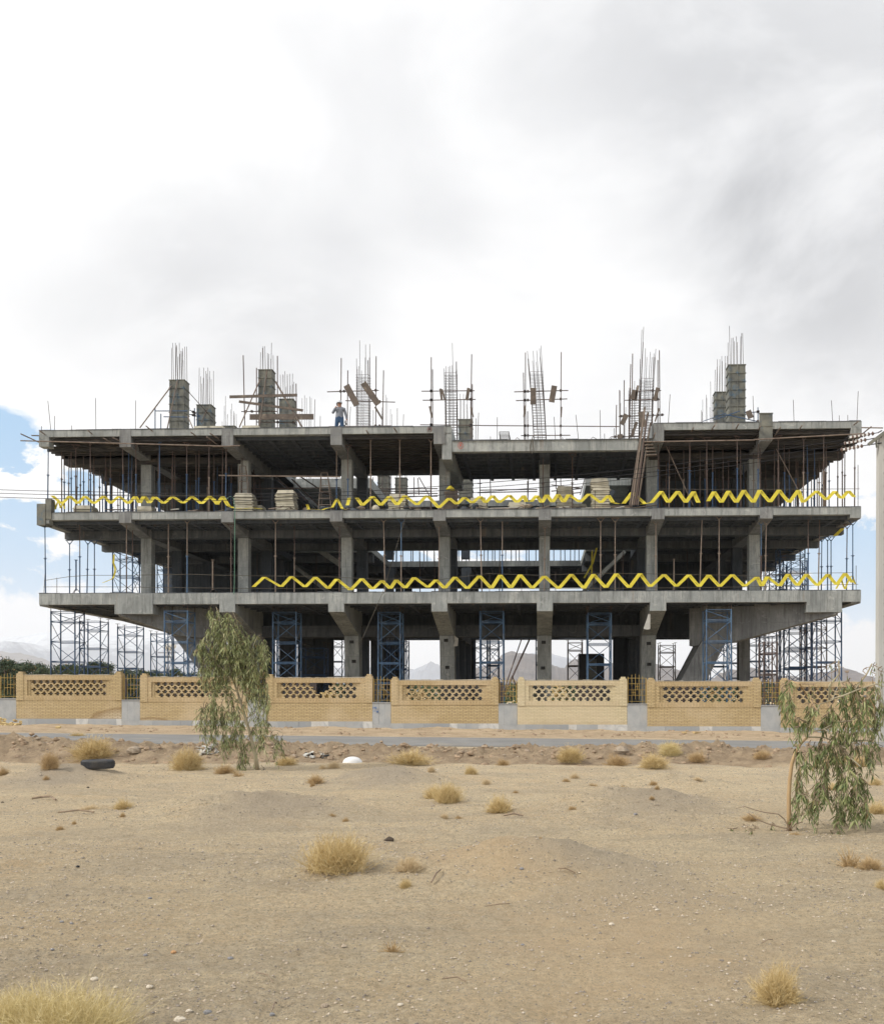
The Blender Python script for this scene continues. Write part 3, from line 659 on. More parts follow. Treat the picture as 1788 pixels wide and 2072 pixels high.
def baylab(kind,x,y,left):
    b=BAYS[0 if left else 1]; i=(0 if x<XG[0] else 1 if x<XG[0]+2.6 else 2) if left else (0 if x<XG[5]+2.6 else 1 if x<XG[6]+.9 else 2)
    r='front row' if y<50.9 else 'second row' if y<53.4 else 'shade behind'
    return f'{kind} shoring prop {b[i]}, {r} of the crowd'
LA='rusty shoring prop standing in the crowd of props under the upper left wing'; LB='blue shoring prop standing in the crowd of props under the upper left wing'
RA='rusty shoring prop standing in the crowd of props under the upper right wing'; RB='blue shoring prop standing in the crowd of props under the upper right wing'
HT=L3-.54-L2
protoL=[mk_prop('shoring_prop',LA,G1,HT,'rust','rust'),mk_prop('shoring_prop',LB,G1,HT,'blue_steel','rust'),mk_prop('shoring_prop',LA,G1,HT,'rust_pale','rust',True,.5),mk_prop('shoring_prop',LB,G1,HT,'blue_steel','blue_steel')]
used=[False]*99
def put(protos,k,x,y,z,label=None,group=None,sc=1,tilt=0):
    p=protos[k]
    if not p.get('used'): p['used']=1; o=p
    else: o=copy_tree(p)
    o.location=(x,y,z); o.scale=(1,1,sc)
    if label: o['label']=label
    if group: o['group']=group
    o.rotation_euler=(rg.uniform(-.01,.01),tilt+rg.uniform(-.012,.012),rg.uniform(0,3))
    return o
def crowd(x0,x1,labs,grp,skip):
    n=0; y=49.5; row=0
    while y<66:
        x=x0+(.45 if row%2 else 0)
        while x<x1:
            xx=x+rg.uniform(-.28,.28); yy=y+rg.uniform(-.2,.2)
            if not any(abs(xx-c)<.45 and abs(yy-r)<.5 for c in XG for r in RY):
                k=rg.choice([0,0,2,1,1,3]); o=put(protoL,k,xx,yy,L2,baylab({0:'dull rusty',1:'blue footed',2:'pale rusty',3:'all blue'}[k],xx,yy,labs[0]==LA),grp); n+=1
            x+=skip
        y+=(.8 if row<3 else 1.7); row+=1
    return n
crowd(XL+.35,X(475),(LA,LB),G1,1.12); crowd(X(1340),XR-.2,(RA,RB),G2,1.12)
# dense edge rows seen against the sky at the two ends
for (xe,sg,labs,grp) in ((XL+.3,1,(LA,LB),G1),(XR-.3,-1,(RA,RB),G2)):
    for k in range(15):
        y=50.3+k*1.0; kk=rg.choice([0,1,0,3]); put(protoL,kk,xe+sg*rg.uniform(0,.3),y,L2,'shoring prop in the receding row along the '+('left' if sg>0 else 'right')+' end of the upper floor',grp)
    for k in range(8):
        y=51.+k*1.35; kk=rg.choice([0,1,0,3]); put(protoL,kk,xe+sg*rg.uniform(.7,1.6),y,L2,'shoring prop just inside the receding row at the '+('left' if sg>0 else 'right')+' end of the upper floor',grp)
# props under the middle of the roof, one by one
def prop_at(px,py0,py1,Y,label,lo,up,group='single props standing near the floor edge',fork=True,split=.5,tilt=0,zb=None):
    b=at(px,py0,Y); t=at(px,py1,Y); zb=b.z if zb is None else zb
    o=mk_prop('shoring_prop',label,group,t.z-zb,lo,up,fork,split); o.location=(b.x,Y,zb); o.rotation_euler=(0,tilt,0); return o
def D(f,x,y): return f(x,y)
for (f,x,y1,Y,lo,up,lab) in [
    (Zb,985,950,50.0,'blue_steel','rust_pale','prop with blue foot and tan top beside the fourth upper column'),
    (Zb,1075,950,49.8,'blue_steel','rust','prop standing right in front of the fourth upper column'),
    (Zb,1255,880,49.6,'rust_pale','rust_pale','tan prop under the roof right of the fourth upper column'),
    (Zb,1487,880,49.6,'rust_pale','rust_pale','tan prop under the roof midway between the two central columns'),
    (Zb,1735,890,49.6,'rust','rust_pale','tan prop just left of the fifth upper column'),
    (Zc,45,890,49.4,'rust','rust_pale','tan prop touching the left side of the fifth upper column'),
    (Zc,935,1020,50.2,'rust','rust','dark prop under the lowered roof, left of two'),
    (Zc,1168,1010,50.2,'rust','rust','dark prop under the lowered roof, right of two')]:
    px,py=f(x,y1); o=prop_at(px,1031,py+1,Y,lab,lo,up,zb=L2)
for (f,x,y1,Y,lo,up,tl,lab) in [
    (Ze,362,182,49.25,'blue_steel','blue_steel',-.01,'long blue prop under the left tip of the second slab'),
    (Ze,553,318,52.0,'blue_steel','blue_steel',0,'blue prop under the stepped beam end at the left tip'),
    (Ze,634,150,49.6,'blue_steel','rust',0,'tall blue and rusty prop near the left tip of the first floor'),
    (Ze,690,318,51.6,'blue_steel','blue_steel',.02,'leaning blue prop behind the tall one at the left tip'),
    (Ze,750,318,51.5,'blue_steel','blue_steel',.0,'thick dark blue prop left of the scaffold towers'),
    (Ze,1005,170,49.4,'rust','rust_pale',.0,'rusty prop left of the second column of the first floor'),
    (Ze,1053,190,50.2,'blue_steel','rust',.0,'thin prop touching the left of the second column'),
    (Ze,1338,150,49.5,'rust_pale','rust_pale',.0,'tan prop right of the second column of the first floor'),
    (Ze,1487,150,49.4,'blue_bright','rust_pale',.0,'prop with bright blue foot midway to the third column'),
    (Zf,147,190,49.3,'rust','rust',.0,'rusty prop left of the third column beside the hose'),
    (Zf,500,150,49.4,'rust_pale','rust_pale',.0,'tan prop with forked head right of the third column'),
    (Zf,650,165,50.4,'rust_pale','rust',.0,'dull brown prop between the third and fourth columns'),
    (Zf,1008,180,49.8,'rust','rust',.0,'rusty prop hugging the fourth column'),
    (Zf,1370,140,49.4,'rust_pale','rust_pale',-.02,'slightly leaning tan prop right of the fourth column'),
    (Zf,1498,150,49.4,'rust_pale','blue_bright',.0,'prop with blue top and forked head before the fifth column'),
    (Zg,110,190,49.8,'rust_pale','rust_pale',.0,'tan prop hugging the left side of the fifth column'),
    (Zg,450,140,49.4,'rust_pale','rust_pale',-.02,'tan forked prop right of the fifth column'),
    (Zg,612,140,49.5,'blue_steel','rust_pale',.0,'prop with grey foot two thirds of the way to the sixth column'),
    (Zg,945,195,50.0,'rust_pale','rust_pale',.01,'tan forked prop in front of the sixth column'),
    (Zg,1393,140,49.4,'rust_pale','rust_pale',.0,'tan prop left of two between the sixth and seventh columns'),
    (Zg,1508,140,49.4,'rust_pale','rust_pale',.0,'tan prop right of two between the sixth and seventh columns'),
    (Zh,130,145,49.4,'rust_pale','rust_pale',.0,'tan forked prop in front of the seventh column'),
    (Zh,450,110,49.5,'rust_pale','rust_pale',.03,'leaning brown prop right of the seventh column'),
    (Zh,590,110,49.4,'rust_pale','rust_pale',.0,'straight pale brown prop midway between the last two columns'),
    (Zh,895,150,49.6,'rust','blue_bright',.0,'prop with bright blue top before the last column'),
    (Zh,925,145,49.4,'rust_pale','rust_pale',.015,'rusty prop right beside the last column'),
    (Zh,1237,110,49.5,'blue_steel','rust',.0,'prop with blue foot near the right towers'),
    (Zh,1310,110,49.7,'rust_pale','rust',.02,'pale leaning prop near the right towers'),
    (Zh,1332,270,51.9,'blue_steel','blue_steel',.01,'dark blue prop behind the pale leaning one at right'),
    (Zh,1378,265,51.9,'blue_steel','blue_steel',.0,'slim dark blue prop third from the right tip'),
    (Zh,1403,265,51.9,'blue_steel','blue_steel',.0,'slim dark blue prop beside another near the right tip'),
    (Zh,1515,175,50.4,'blue_steel','rust',.01,'prop second from the right tip of the first floor'),
    (Zh,1561,150,49.3,'blue_steel','blue_steel',.0,'outermost blue prop at the right tip of the first floor')]:
    px,py=f(x,y1); prop_at(px,1198,py,Y,lab,lo,up,'single props on the first floor',zb=L1,tilt=tl)
# fallen and half-height props with tripod feet
def tripod(f,x,yt,Y,lab,mt):
    px,py=f(x,yt); t=at(px,py,Y); z=L1; o=thing('tripod_prop',lab,'shoring prop',(t.x,Y,z),'short props on tripod feet')
    m=MB(); m.bar((t.x,Y,z+.2),(t.x,Y,t.z),.035,7); m.build('tube',mt,o)
    for a in (.3,2.4,4.5): m=MB(); m.bar((t.x,Y,z+.32),(t.x+.28*math.cos(a),Y+.28*math.sin(a),z+.01),.016,5); m.build('leg','rebar',o)
    m=MB(); m.box(t.x-.07,Y-.07,t.z,t.x+.07,Y+.07,t.z+.02); m.build('head_plate',mt,o)
tripod(Ze,604,478,49.7,'short dark prop on a tripod foot near the left tip of the first floor','blue_steel')
tripod(Ze,1690,478,49.7,'short pale prop on a tripod foot left of the third column','rust_pale')
tripod(Zh,262,430,50.5,'short pale prop on a tripod foot right of the seventh column','rust_pale')
# props seen far through the building, under the rear part of the roof
BL='dark prop in the row standing on the rear slab seen through the building'
pb=[mk_prop('shoring_prop',BL,'props in the rear bay seen against the sky',L3-.42-L2,'blue_steel','rust',False),mk_prop('shoring_prop',BL,'props in the rear bay seen against the sky',L3-.42-L2,'rust','rebar',False)]
for k in range(40):
    x=AX0-.2+k*.33+rg.uniform(-.12,.12)
    if x>AX1: break
    put(pb,k%2,x,68.0+rg.choice([0,1.2,2.6]),L2)
for i,px in enumerate((520,640,705,745,850,880,1010,1200,1260,1390,1500)):
    o=put(pb,i%2,X(px,60),60,L1,'dark prop standing deep inside the first floor','props deep inside the first floor')

# ================================================================ SCAFFOLD TOWERS
def tower(name,label,px0,px1,Y,ztop,zbot,mt,dep=1.05,sec=1.0,group='blue steel scaffold towers',short=.5,lead=.28,px_is_x=False):
    x0=px0 if px_is_x else X(px0,Y); x1=px1 if px_is_x else X(px1,Y); y0,y1=Y,Y+dep
    t=thing(name,label,'scaffold tower',((x0+x1)/2,(y0+y1)/2,zbot),group)
    for (x,y) in ((x0,y0),(x1,y0),(x1,y1),(x0,y1)):
        m=MB(); m.bar((x,y,zbot),(x,y,ztop),.036,6); po=m.build('post',mt,t)
        m=MB(); m.bar((x,y,ztop),(x,y,ztop+lead),.018,6); m.box(x-.1,y-.1,ztop+lead,x+.1,y+.1,ztop+lead+.015); m.build('screw_jack','rebar',po)
    zs=[ztop-.02]; z=ztop-short
    while z>zbot+.3: zs.append(z); z-=sec
    zs.append(zbot+.15)
    for i,z in enumerate(zs):
        m=MB()
        for dz in ((0,) if i in (0,len(zs)-1) else (0,-.06)):
            m.bar((x0,y0,z+dz),(x1,y0,z+dz),.017,5); m.bar((x0,y1,z+dz),(x1,y1,z+dz),.017,5)
        m.bar((x0,y0,z-.02),(x0,y1,z-.02),.017,5); m.bar((x1,y0,z-.02),(x1,y1,z-.02),.017,5)
        m.build('ledger_frame',mt,t)
        if i<len(zs)-1:
            zb=zs[i+1]; m=MB()
            a,b=((x0,x1) if i%2==0 else (x1,x0))
            m.bar((a,y0,z-.05),(b,y0,zb+.03),.017,5); m.bar((b,y1,z-.05),(a,y1,zb+.03),.017,5)
            m.bar((x0,y0,z-.05),(x0,y1,zb+.03),.017,5); m.bar((x1,y1,z-.05),(x1,y0,zb+.03),.017,5)
            m.build('diagonal_brace',mt,t)
    return t
zt=lambda py,Y:Zc_(py,Y)
TWG='bright blue scaffold towers along the front under the first floor'
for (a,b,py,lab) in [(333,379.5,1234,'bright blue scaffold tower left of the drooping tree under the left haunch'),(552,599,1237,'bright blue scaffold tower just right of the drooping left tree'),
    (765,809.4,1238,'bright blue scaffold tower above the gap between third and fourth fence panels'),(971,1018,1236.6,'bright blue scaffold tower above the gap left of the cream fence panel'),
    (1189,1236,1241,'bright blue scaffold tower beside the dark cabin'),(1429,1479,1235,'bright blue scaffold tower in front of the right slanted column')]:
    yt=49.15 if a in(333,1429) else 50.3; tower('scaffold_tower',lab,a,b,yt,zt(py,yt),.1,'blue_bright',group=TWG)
tower('scaffold_tower','blue scaffold tower close behind the one at the third fence gap',783,822,54.6,zt(1296,54.6),.1,'blue_steel',group=TWG)
tower('scaffold_tower','blue scaffold tower in the shade behind the tower right of the drooping tree',610,656,56.5,zt(1310,56.5),.1,'blue_steel',group=TWG)
DK='dark blue and rusty scaffold towers under the overhanging ends'
# left end, receding
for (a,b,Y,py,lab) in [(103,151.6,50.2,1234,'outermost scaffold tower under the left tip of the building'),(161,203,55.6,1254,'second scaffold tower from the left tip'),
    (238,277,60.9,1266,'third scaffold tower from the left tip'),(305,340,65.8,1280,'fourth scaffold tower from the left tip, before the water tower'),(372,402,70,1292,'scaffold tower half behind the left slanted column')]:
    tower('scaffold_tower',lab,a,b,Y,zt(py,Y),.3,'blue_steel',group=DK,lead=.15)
for (a,b,Y,py,lab) in [(1652,1702,50.2,1237,'outermost scaffold tower under the right tip of the building'),(1596,1643,52.6,1252,'second scaffold tower from the right tip'),
    (1585,1631,57.2,1263,'third scaffold tower from the right tip, set further back'),(1628,1672,55.4,1256,'scaffold tower behind the outermost right one'),(1537,1579,60.5,1272,'scaffold tower midway under the right overhang'),(1516,1555,64.5,1290,'scaffold tower next to the right vertical column'),
    (1480,1515,68,1296,'scaffold tower just left of the right vertical column'),(1437,1470,64,1300,'scaffold tower behind the right slanted column'),(1335,1366,72,1306,'small far scaffold tower left of the right slanted column'),
    (1149,1178,66,1300,'slim dark tower left of the dark cabin'),(1084,1113,62,1294,'dark tower hidden by the sixth ground column'),(958,990,70,1296,'far dark tower behind the tower left of the cream panel'),(985,1008,62,1296,'near dark tower behind the tower left of the cream panel'),(668,692,68,1292,'far dark tower left of the fourth ground column'),(786,808,72,1292,'far dark tower in the third fence gap'),(560,585,74,1296,'far dark tower beside the drooping tree')]:
    tower('scaffold_tower',lab,a,b,Y,zt(py,Y),.2,'blue_steel' if rg.random()<.8 else 'rust',group=DK,lead=.15)
UPG='dark scaffold towers standing on the first floor'
for (a,b,Y,lab) in [(228,268,58.0,'leftmost tower on the first floor, hung with a torn yellow ribbon'),(268,300,59.4,'tower on the first floor just left of the second column'),(318,350,63,'tower on the first floor just right of the second column'),
    (1578,1628,58.2,'rightmost tower on the first floor'),(1545,1585,61.5,'second tower from the right on the first floor'),(1600,1632,64,'tower set back at the right end of the first floor'),(1556,1590,67,'tower furthest back at the right end of the first floor')]:
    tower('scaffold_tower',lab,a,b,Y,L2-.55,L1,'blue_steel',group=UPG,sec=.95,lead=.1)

# ================================================================ REBAR CAGES AND COLUMN FORMS ON THE ROOF
def cage(label,px,Y,w,pytop,nb,zt0,stir_top=None,lean=0,seed=1,mt='rebar',group='steel rod clusters rising from the roof'):
    x=X(px,Y); r=random.Random(seed); zt1=zt(pytop,Y); z0=zt0
    t=thing('rebar_cage' if stir_top else 'rebar_cluster',label,'steel rods',(x,Y,z0),group)
    pts=[]; k=max(3,nb//4)
    for i in range(k): pts.append((-w/2+w*i/(k-1),-w/2)); pts.append((-w/2+w*i/(k-1),w/2))
    for i in range(1,max(2,k-1)): pts.append((-w/2,-w/2+w*i/(k-1))); pts.append((w/2,-w/2+w*i/(k-1)))
    for (a,b) in pts:
        h=zt1-(0 if r.random()<.12 else r.uniform(.1,.28)*(zt1-z0)); 
        if stir_top: h=max(h,z0+(zt1-z0)*.78)
        dx=r.uniform(-.05,.05)+lean
        m=MB(); m.tube([(x+a,Y+b,z0),(x+a+lean*.45,Y+b,z0+(h-z0)*.55),(x+a+dx,Y+b+r.uniform(-.05,.05),h)],.013,5); m.build('rod',mt,t)
    if stir_top:
        zs=zt(stir_top,Y); z=z0+.1; n=int((zs-z0)/.15)
        for i in range(n):
            z=z0+.1+i*.15; fx=lean*(z-z0)/(zt1-z0); j=r.uniform(-.015,.015)
            q=w/2+.02; m=MB()
            c=[(x+fx-q,Y-q,z+j),(x+fx+q,Y-q,z-j),(x+fx+q,Y+q,z+j),(x+fx-q,Y+q,z-j)]
            for a,b in zip(c,c[1:]+c[:1]): m.bar(a,b,.009,4,cap=False)
            m.bar((x+fx,Y-q,z),(x+fx,Y+q,z),.008,4,cap=False); m.bar((x+fx-q*.35,Y-q,z),(x+fx-q*.35,Y+q,z),.008,4,cap=False)
            m.build('stirrup',mt,t)
    return t
Y2,Y3,Y4=56.4,61.0,65.8
cage('tall open rod cage right of the worker',735,Y2,.66,690,16,L3,754,0,1)
cage('tall open rod cage standing where the roof steps down',914,Y2,.62,690,16,L3M,756,-.06,2)
cage('tall open rod cage leaning left on the lowered roof',1096,Y2,.66,676,16,L3M,752,-.42,3)
cage('tallest rod cage, leaning right at the right end of the lowered roof',1303,Y2,.66,668,16,L3M,770,.25,4)
cage('rod cage half hidden left of the tallest cage',1281,Y3,.6,735,14,L3M,800,.1,5)
cage('low rod cluster furthest left of the tallest cage',1264,Y4,.6,792,10,L3M,None,.0,6)
cage('rod cluster low behind the cage right of the worker',782,Y4,.55,800,10,L3,None,0,7)
cage('short rod cluster between the two left column forms',463,Y4,.62,793,12,L3,None,0,8)
cage('short rod cluster left of the worker',618,Y4,.6,799,14,L3,None,0,9)
cage('short rod cluster left of the twin column forms at right',1429,Y4,.6,778,10,L3,None,0,10)
def cform(label,px,Y,w,pytop,pyrod,seed,nb=14,side=.5,z0=L3):
    x=X(px,Y); z1=zt(pytop,Y)
    t=thing('column_form',label,'column form',(x,Y,z0),'steel shutters around the new columns')
    h=w/2; m=MB(); m.box(x-h,Y-h,z0,x+h,Y+h,z1); sb=m.build('shutter_box','form_steel',t)
    n=int((z1-z0)/.45); 
    for i in range(n+1):
        z=z1-.03-i*.45; m=MB()
        m.box(x-h-.035,Y-h-.04,z,x+h+.035,Y-h,z+.035); m.box(x-h-.04,Y-h,z,x-h,Y+h,z+.035); m.box(x+h,Y-h,z,x+h+.04,Y+h,z+.035); m.build('waler','form_steel',sb)
    for k in (-1,0,1):
        m=MB(); m.box(x+k*h*.93-.02,Y-h-.06,z0,x+k*h*.93+.02,Y-h-.041,z1); m.build('stiffener','form_steel',sb)
    r=random.Random(seed); zr=zt(pyrod,Y)
    for i in range(nb):
        a=-h*.8+1.6*h*(i//2)/max(1,(nb//2-1)); b=(-1 if i%2 else 1)*h*.75
        hh=zr-(0 if r.random()<.3 else r.uniform(.1,.8)); m=MB(); m.tube([(x+a,Y+b,z1-.3),(x+a+r.uniform(-.05,.05),Y+b,hh)],.014,5); m.build('rod','rebar',t)
    return t
cform('tall steel column form furthest left on the roof',363,Y2,.82,766,690,1)
cform('short steel column form right of the furthest left one',417,Y3,.86,817,741,2)
cform('tall rust stained column form ringed by planks',540,Y2,.74,747,692,3,10)
cform('half height column form behind the planks',582,Y3,.82,807,750,4,12)
cform('half height column form of the right pair',1458,Y3,.78,803,731,5,10)
cform('tallest column form of the right pair',1488,Y2,.88,750,672,6,10)
cform('low column form below the step of the roof',942,Y4,.85,852,800,7,8,z0=L3M)
cform('stub of a column form at the left rod cluster',466,Y4,.8,860,830,8,4)
for (px,Y,pyt,lab) in ((777,68.2,966,'rusted column form seen through the gap left of centre'),(812,68.4,970,'column form beside the rusted one seen through the building'),(945,68.3,955,'wide column form seen through the building right of the fifth column')):
    o=cform(lab,px,Y,.75,pyt-2,pyt-30,9,6,z0=L3)
# pipe frames and planks
def pole(name,label,pts,r,mt,cat='pipe',group=None,n=6):
    P=[Vector(p) for p in pts]; org=min(P,key=lambda p:p.z)
    o=MB().tube(pts,r,n).build(name,mt,None,org=org); return tag(o,label,cat,group)
def pf(f,x,y,Y): px,py=f(x,y); return at(px,py,Y)
def frame(label,f,verts,horis,Y,zb,boards=(),mt='rust',cl=True):
    t=thing('pipe_scaffold',label,'pipe scaffold',(pf(f,verts[0][0],verts[0][2],Y).x,Y,zb),'pipe frames around the rod cages')
    vx=[]
    for i,(x0,x1,ytop) in enumerate(verts):
        yy=Y+(i%2)*.9; a=pf(f,x1,ytop,yy); b=pf(f,x0,ytop,yy); m=MB(); m.bar((b.x,yy,zb),(a.x,yy,a.z),.028,6); m.build('upright',mt,t); vx.append((b.x,yy))
    for i,(x0,y0,x1,y1) in enumerate(horis):
        a=pf(f,x0,y0,Y+.04); b=pf(f,x1,y1,Y+.04); m=MB(); m.bar(a,b,.026,6); m.build('ledger',mt,t)
        for (vxx,vy) in vx[:4]:
            if min(a.x,b.x)<vxx<max(a.x,b.x):
                k=(vxx-a.x)/(b.x-a.x); z=a.z+(b.z-a.z)*k; m=MB(); m.box(vxx-.055,Y-.05,z-.055,vxx+.055,Y+.07,z+.055); m.build('clamp','rebar',t)
    for (x0,y0,x1,y1,w) in boards:
        a=pf(f,x0,y0,Y-.06); b=pf(f,x1,y1,Y-.06); m=MB(); m.beam(a,b,w,.05,up=(0,1,0)); m.build('board','wood',t)
    return t
frame('pipe frame with two slanted dark boards right of the worker',Zb,[(1016,1022,262),(1068,1074,360),(1295,1299,248),(1347,1358,360)],[(910,530,1320,518),(1055,600,1450,612),(925,806,1420,800)],55.2,L3,[(1062,478,1146,638,.34),(1196,460,1316,630,.34),(1290,650,1348,748,.1)])
frame('pipe frame around the cage at the roof step',Zc,[(46,48,255),(60,58,352),(357,369,232),(376,374,470)],[(0-30,525,392,521),(-20,597,400,590),(-40,792,440,797)],55.2,L3M,[(120,505,132,595,.12),(133,510,155,592,.1),(345,500,330,597,.17),(35,645,55,735,.1),(362,650,380,730,.09)])
frame('pipe frame around the leaning cage on the lowered roof',Zc,[(790,780,378),(796,796,218),(815,813,685),(1073,1080,214)],[(706,530,1136,519),(720,600,1128,586),(440,798,1540,806),(760,878,1152,875)],55.2,L3M,[(859,500,857,630,.30),(1026,482,1003,612,.30),(795,640,783,730,.08),(1083,650,1078,730,.08)])
frame('pipe frame crowding the tallest cage',Zc,[(1510,1519,635),(1546,1543,517),(1576,1580,438),(1612,1632,310),(1635,1647,227)],[(1585,597,1790,590),(1535,725,1790,720),(1475,888,1780,884)],55.6,L3M,[(1664,515,1650,590,.3),(1690,480,1672,600,.12),(1600,710,1560,790,.25),(1720,690,1725,810,.28),(1680,770,1640,880,.16),(1545,868,1550,905,.3)])
frame('pipe frame right of the tallest cage',Zd,[(145,145,255),(162,156,183),(108,104,600)],[(0,480,168,475),(0,545,160,540),(95,656,190,652)],55.4,L3,[(145,455,122,550,.2),(20,630,45,740,.3),(155,605,125,700,.08)])
t=frame('pipes and long planks ringing the tall rust stained column form',Zb,[(262,243,240),(348,349,340),(516,515,245),(672,663,465)],[(228,687,510,685),(345,770,660,775)],55.0,L3,())
for (x0,y0,x1,y1,w,lab) in [(135,570,672,556,.15,'uppermost long plank across the rust stained column form'),(210,607,718,678,.13,'tilted long plank below the uppermost one'),(295,730,802,728,.30,'widest plank low across the rust stained column form')]:
    a=pf(Zb,x0,y0,54.85); b=pf(Zb,x1,y1,54.85); tag(MB().beam(a,b,w,.05,up=(0,1,0)).build('plank','wood',None,org=a),lab,'plank','planks tied around the column form')
def strut(label,f,x0,y0,x1,y1,Y0,Y1,r=.035,mt='rust_pale',zb=None,name='slanted_strut',g='slanted struts bracing the column forms'):
    a=pf(f,x0,y0,Y0); b=pf(f,x1,y1,Y1)
    pole(name,label,[a,b],r,mt,'strut',g,7)
strut('strut leaning on the left face of the rust stained form',Zb,212,812,378,430,54.4,55.8); strut('pale plank strut right of the rust stained form',Zb,710,810,500,450,54.4,55.9,.05,'wood'); strut('pale strut in front of the rust stained form',Zb,370,812,432,360,54.2,55.8,.04,'wood')
strut('long strut left of the furthest left form',Za,1112,815,1362,482,54.3,55.9,.035); strut('pale strut in front of the furthest left form',Za,1330,818,1410,440,53.6,55.8,.035,'wood'); strut('thin strut between the two left forms',Za,1497,530,1718,776,55.9,57.,.02,'rebar'); strut('rusty strut low right of the furthest left form',Za,1490,720,1530,815,55.6,55.,.03); strut('short pale strut on the second form',Za,1600,775,1648,660,60.2,60.5,.03,'wood')
frame('low blue pipe stand left of the furthest left form',Za,[(1232,1232,660),(1278,1278,705)],[(1235,682,1490,682),(1300,728,1490,731)],55.3,L3,(),'blue_steel')
frame('low blue pipe stand between the two left forms',Za,[(1545,1545,660),(1575,1572,690)],[(1395,680,1590,730),(1495,668,1590,722)],57.3,L3,(),'blue_steel')
frame('low blue pipe stand with dark sheets at the right pair of forms',Zd,[(875,872,598),(845,842,630)],[(775,637,878,630),(545,690,740,625),(640,650,870,700)],55.3,L3,[(800,622,822,676,.3)],'blue_steel')
strut('blue ledger leaning against the right forms',Zd,470,700,640,640,55.2,55.2,.02,'blue_steel')
# lone rods standing up along the roof edge
SG='thin rods sticking up along the roof edge'
for (f,x0,y0,x1,y1,lab) in [(Za,405,815,380,602,'leaning rod second from the left roof corner'),(Za,433,816,435,722,'short rod close to the left roof corner'),(Za,330,818,330,803,'rod stub at the very left roof corner'),(Za,762,812,759,580,'tall rod over the left cross beam'),(Za,1076,816,1077,600,'tall rod left of the long strut'),(Za,570,812,570,797,'tiny rod stub on the left roof edge'),
    (Zb,808,805,813,590,'thin rod left of the worker, tallest of three'),(Zb,855,805,855,722,'short rod left of the worker'),(Zb,1085,800,1096,648,'thin rod just right of the worker'),(Zb,1276,800,1276,675,'short rod right of the first open cage'),(Zb,1467,800,1467,660,'rod right of the low rod cluster'),(Zb,1513,800,1517,708,'rod left of the painted mark'),
    (Zc,415,925,424,697,'rod on the lowered roof beside the step'),(Zc,400,920,403,742,'thin rod at the left end of the lowered roof'),(Zc,572,920,572,732,'thin rod left of the stirrup stack'),(Zc,518,922,518,885,'rod stub left of the stirrup stack'),(Zc,1035,910,1023,730,'thin rod left of the right upright'),(Zc,1218,900,1196,713,'leaning rod on the lowered roof'),(Zc,1392,905,1388,675,'straight rod right of the leaning one'),(Zc,1424,905,1424,862,'rod stub near the pile of rubble on the lowered roof'),(Zc,1497,900,1500,820,'rod near the right end of the lowered roof'),
    (Zd,220,710,234,503,'rod right of the tallest cage'),(Zd,843,695,836,515,'rod behind the right pair of column forms'),(Zd,1135,688,1129,543,'rod over the right wing, left of three'),(Zd,1416,688,1406,547,'leaning rod over the right wing'),(Zd,1591,684,1601,480,'rod at the right roof corner'),(Zd,1463,688,1463,657,'rod stub near the right roof corner'),(Zd,1525,685,1525,653,'second rod stub near the right roof corner')]:
    a=pf(f,x0,y0,49.35); b=pf(f,x1,y1,49.35); zr=L3 if not(915<f(x0,y0)[0]<1320) else L3M
    pole('reinforcing_rod',lab,[(a.x,49.35,zr),(b.x,49.35,b.z)],.014,'rebar','steel rod',SG,5)
# ================================================================ pipes poking out of the roof formwork
FG='pipes poking out of the roof formwork'
def pk(f,x0,y0,x1,y1,lab,Ya=48.3,Yb=49.9,r=.03,mt='rust_pale'):
    a=pf(f,x0,y0,Ya); b=pf(f,x1,y1,Yb); return pole('scaffold_pipe',lab,[a,b],r,mt,'pipe',FG,7)
pk(Za,165,864,340,945,'pipe slanting out beyond the left roof corner'); pk(Za,163,918,1788,962,'long pipe running under the left wing edge',48.75,48.75); pk(Za,253,877,360,880,'short pipe at the left roof corner')
pk(Za,315,840,410,905,'pipe end over the left corner block'); pk(Za,697,835,765,895,'pipe end left of the first cross beam'); pk(Za,822,898,910,950,'thin pipe below the first cross beam'); pk(Za,898,895,1010,950,'bent pipe on the first cross beam'); pk(Za,1160,802,1270,890,'pipe end reaching above the roof edge'); pk(Za,1517,852,1590,905,'pipe end midway to the second cross beam'); pk(Za,1642,888,1740,960,'pipe left of the second cross beam'); pk(Za,1668,860,1788,935,'topmost pipe left of the second cross beam')
pk(Zb,0,965,218,958,'pipe across the second cross beam',48.9,48.9); pk(Zb,1222,838,1255,890,'pipe end right of the fourth cross beam'); pk(Zb,1440,815,1488,890,'pipe end midway to the fifth cross beam')
pk(Zd,60,848,850,835,'long pipe under the right wing, left piece',48.75,48.75); pk(Zd,845,832,1640,788,'long pipe under the right wing, right piece',48.7,48.7); pk(Zd,1625,745,1780,747,'pipe sticking out at the right roof corner',48.8,48.8)
for i,(x0,y0,x1,y1,l) in enumerate([(95,870,125,785,'thin pipe on the left block of the right wing'),(375,800,405,745,'pipe end first in the right wing'),(520,790,557,727,'pipe end second in the right wing'),(690,790,733,718,'pipe end third in the right wing'),(860,790,888,735,'pipe end left of the shutter panel'),(975,830,1037,742,'pipe end right of the shutter panel'),(1150,790,1192,730,'pipe end fifth in the right wing'),(1530,755,1600,700,'pipe end near the right corner'),(1625,795,1695,738,'pipe slanting beyond the right corner')]): pk(Zd,x1,y1,x0,y0,l)
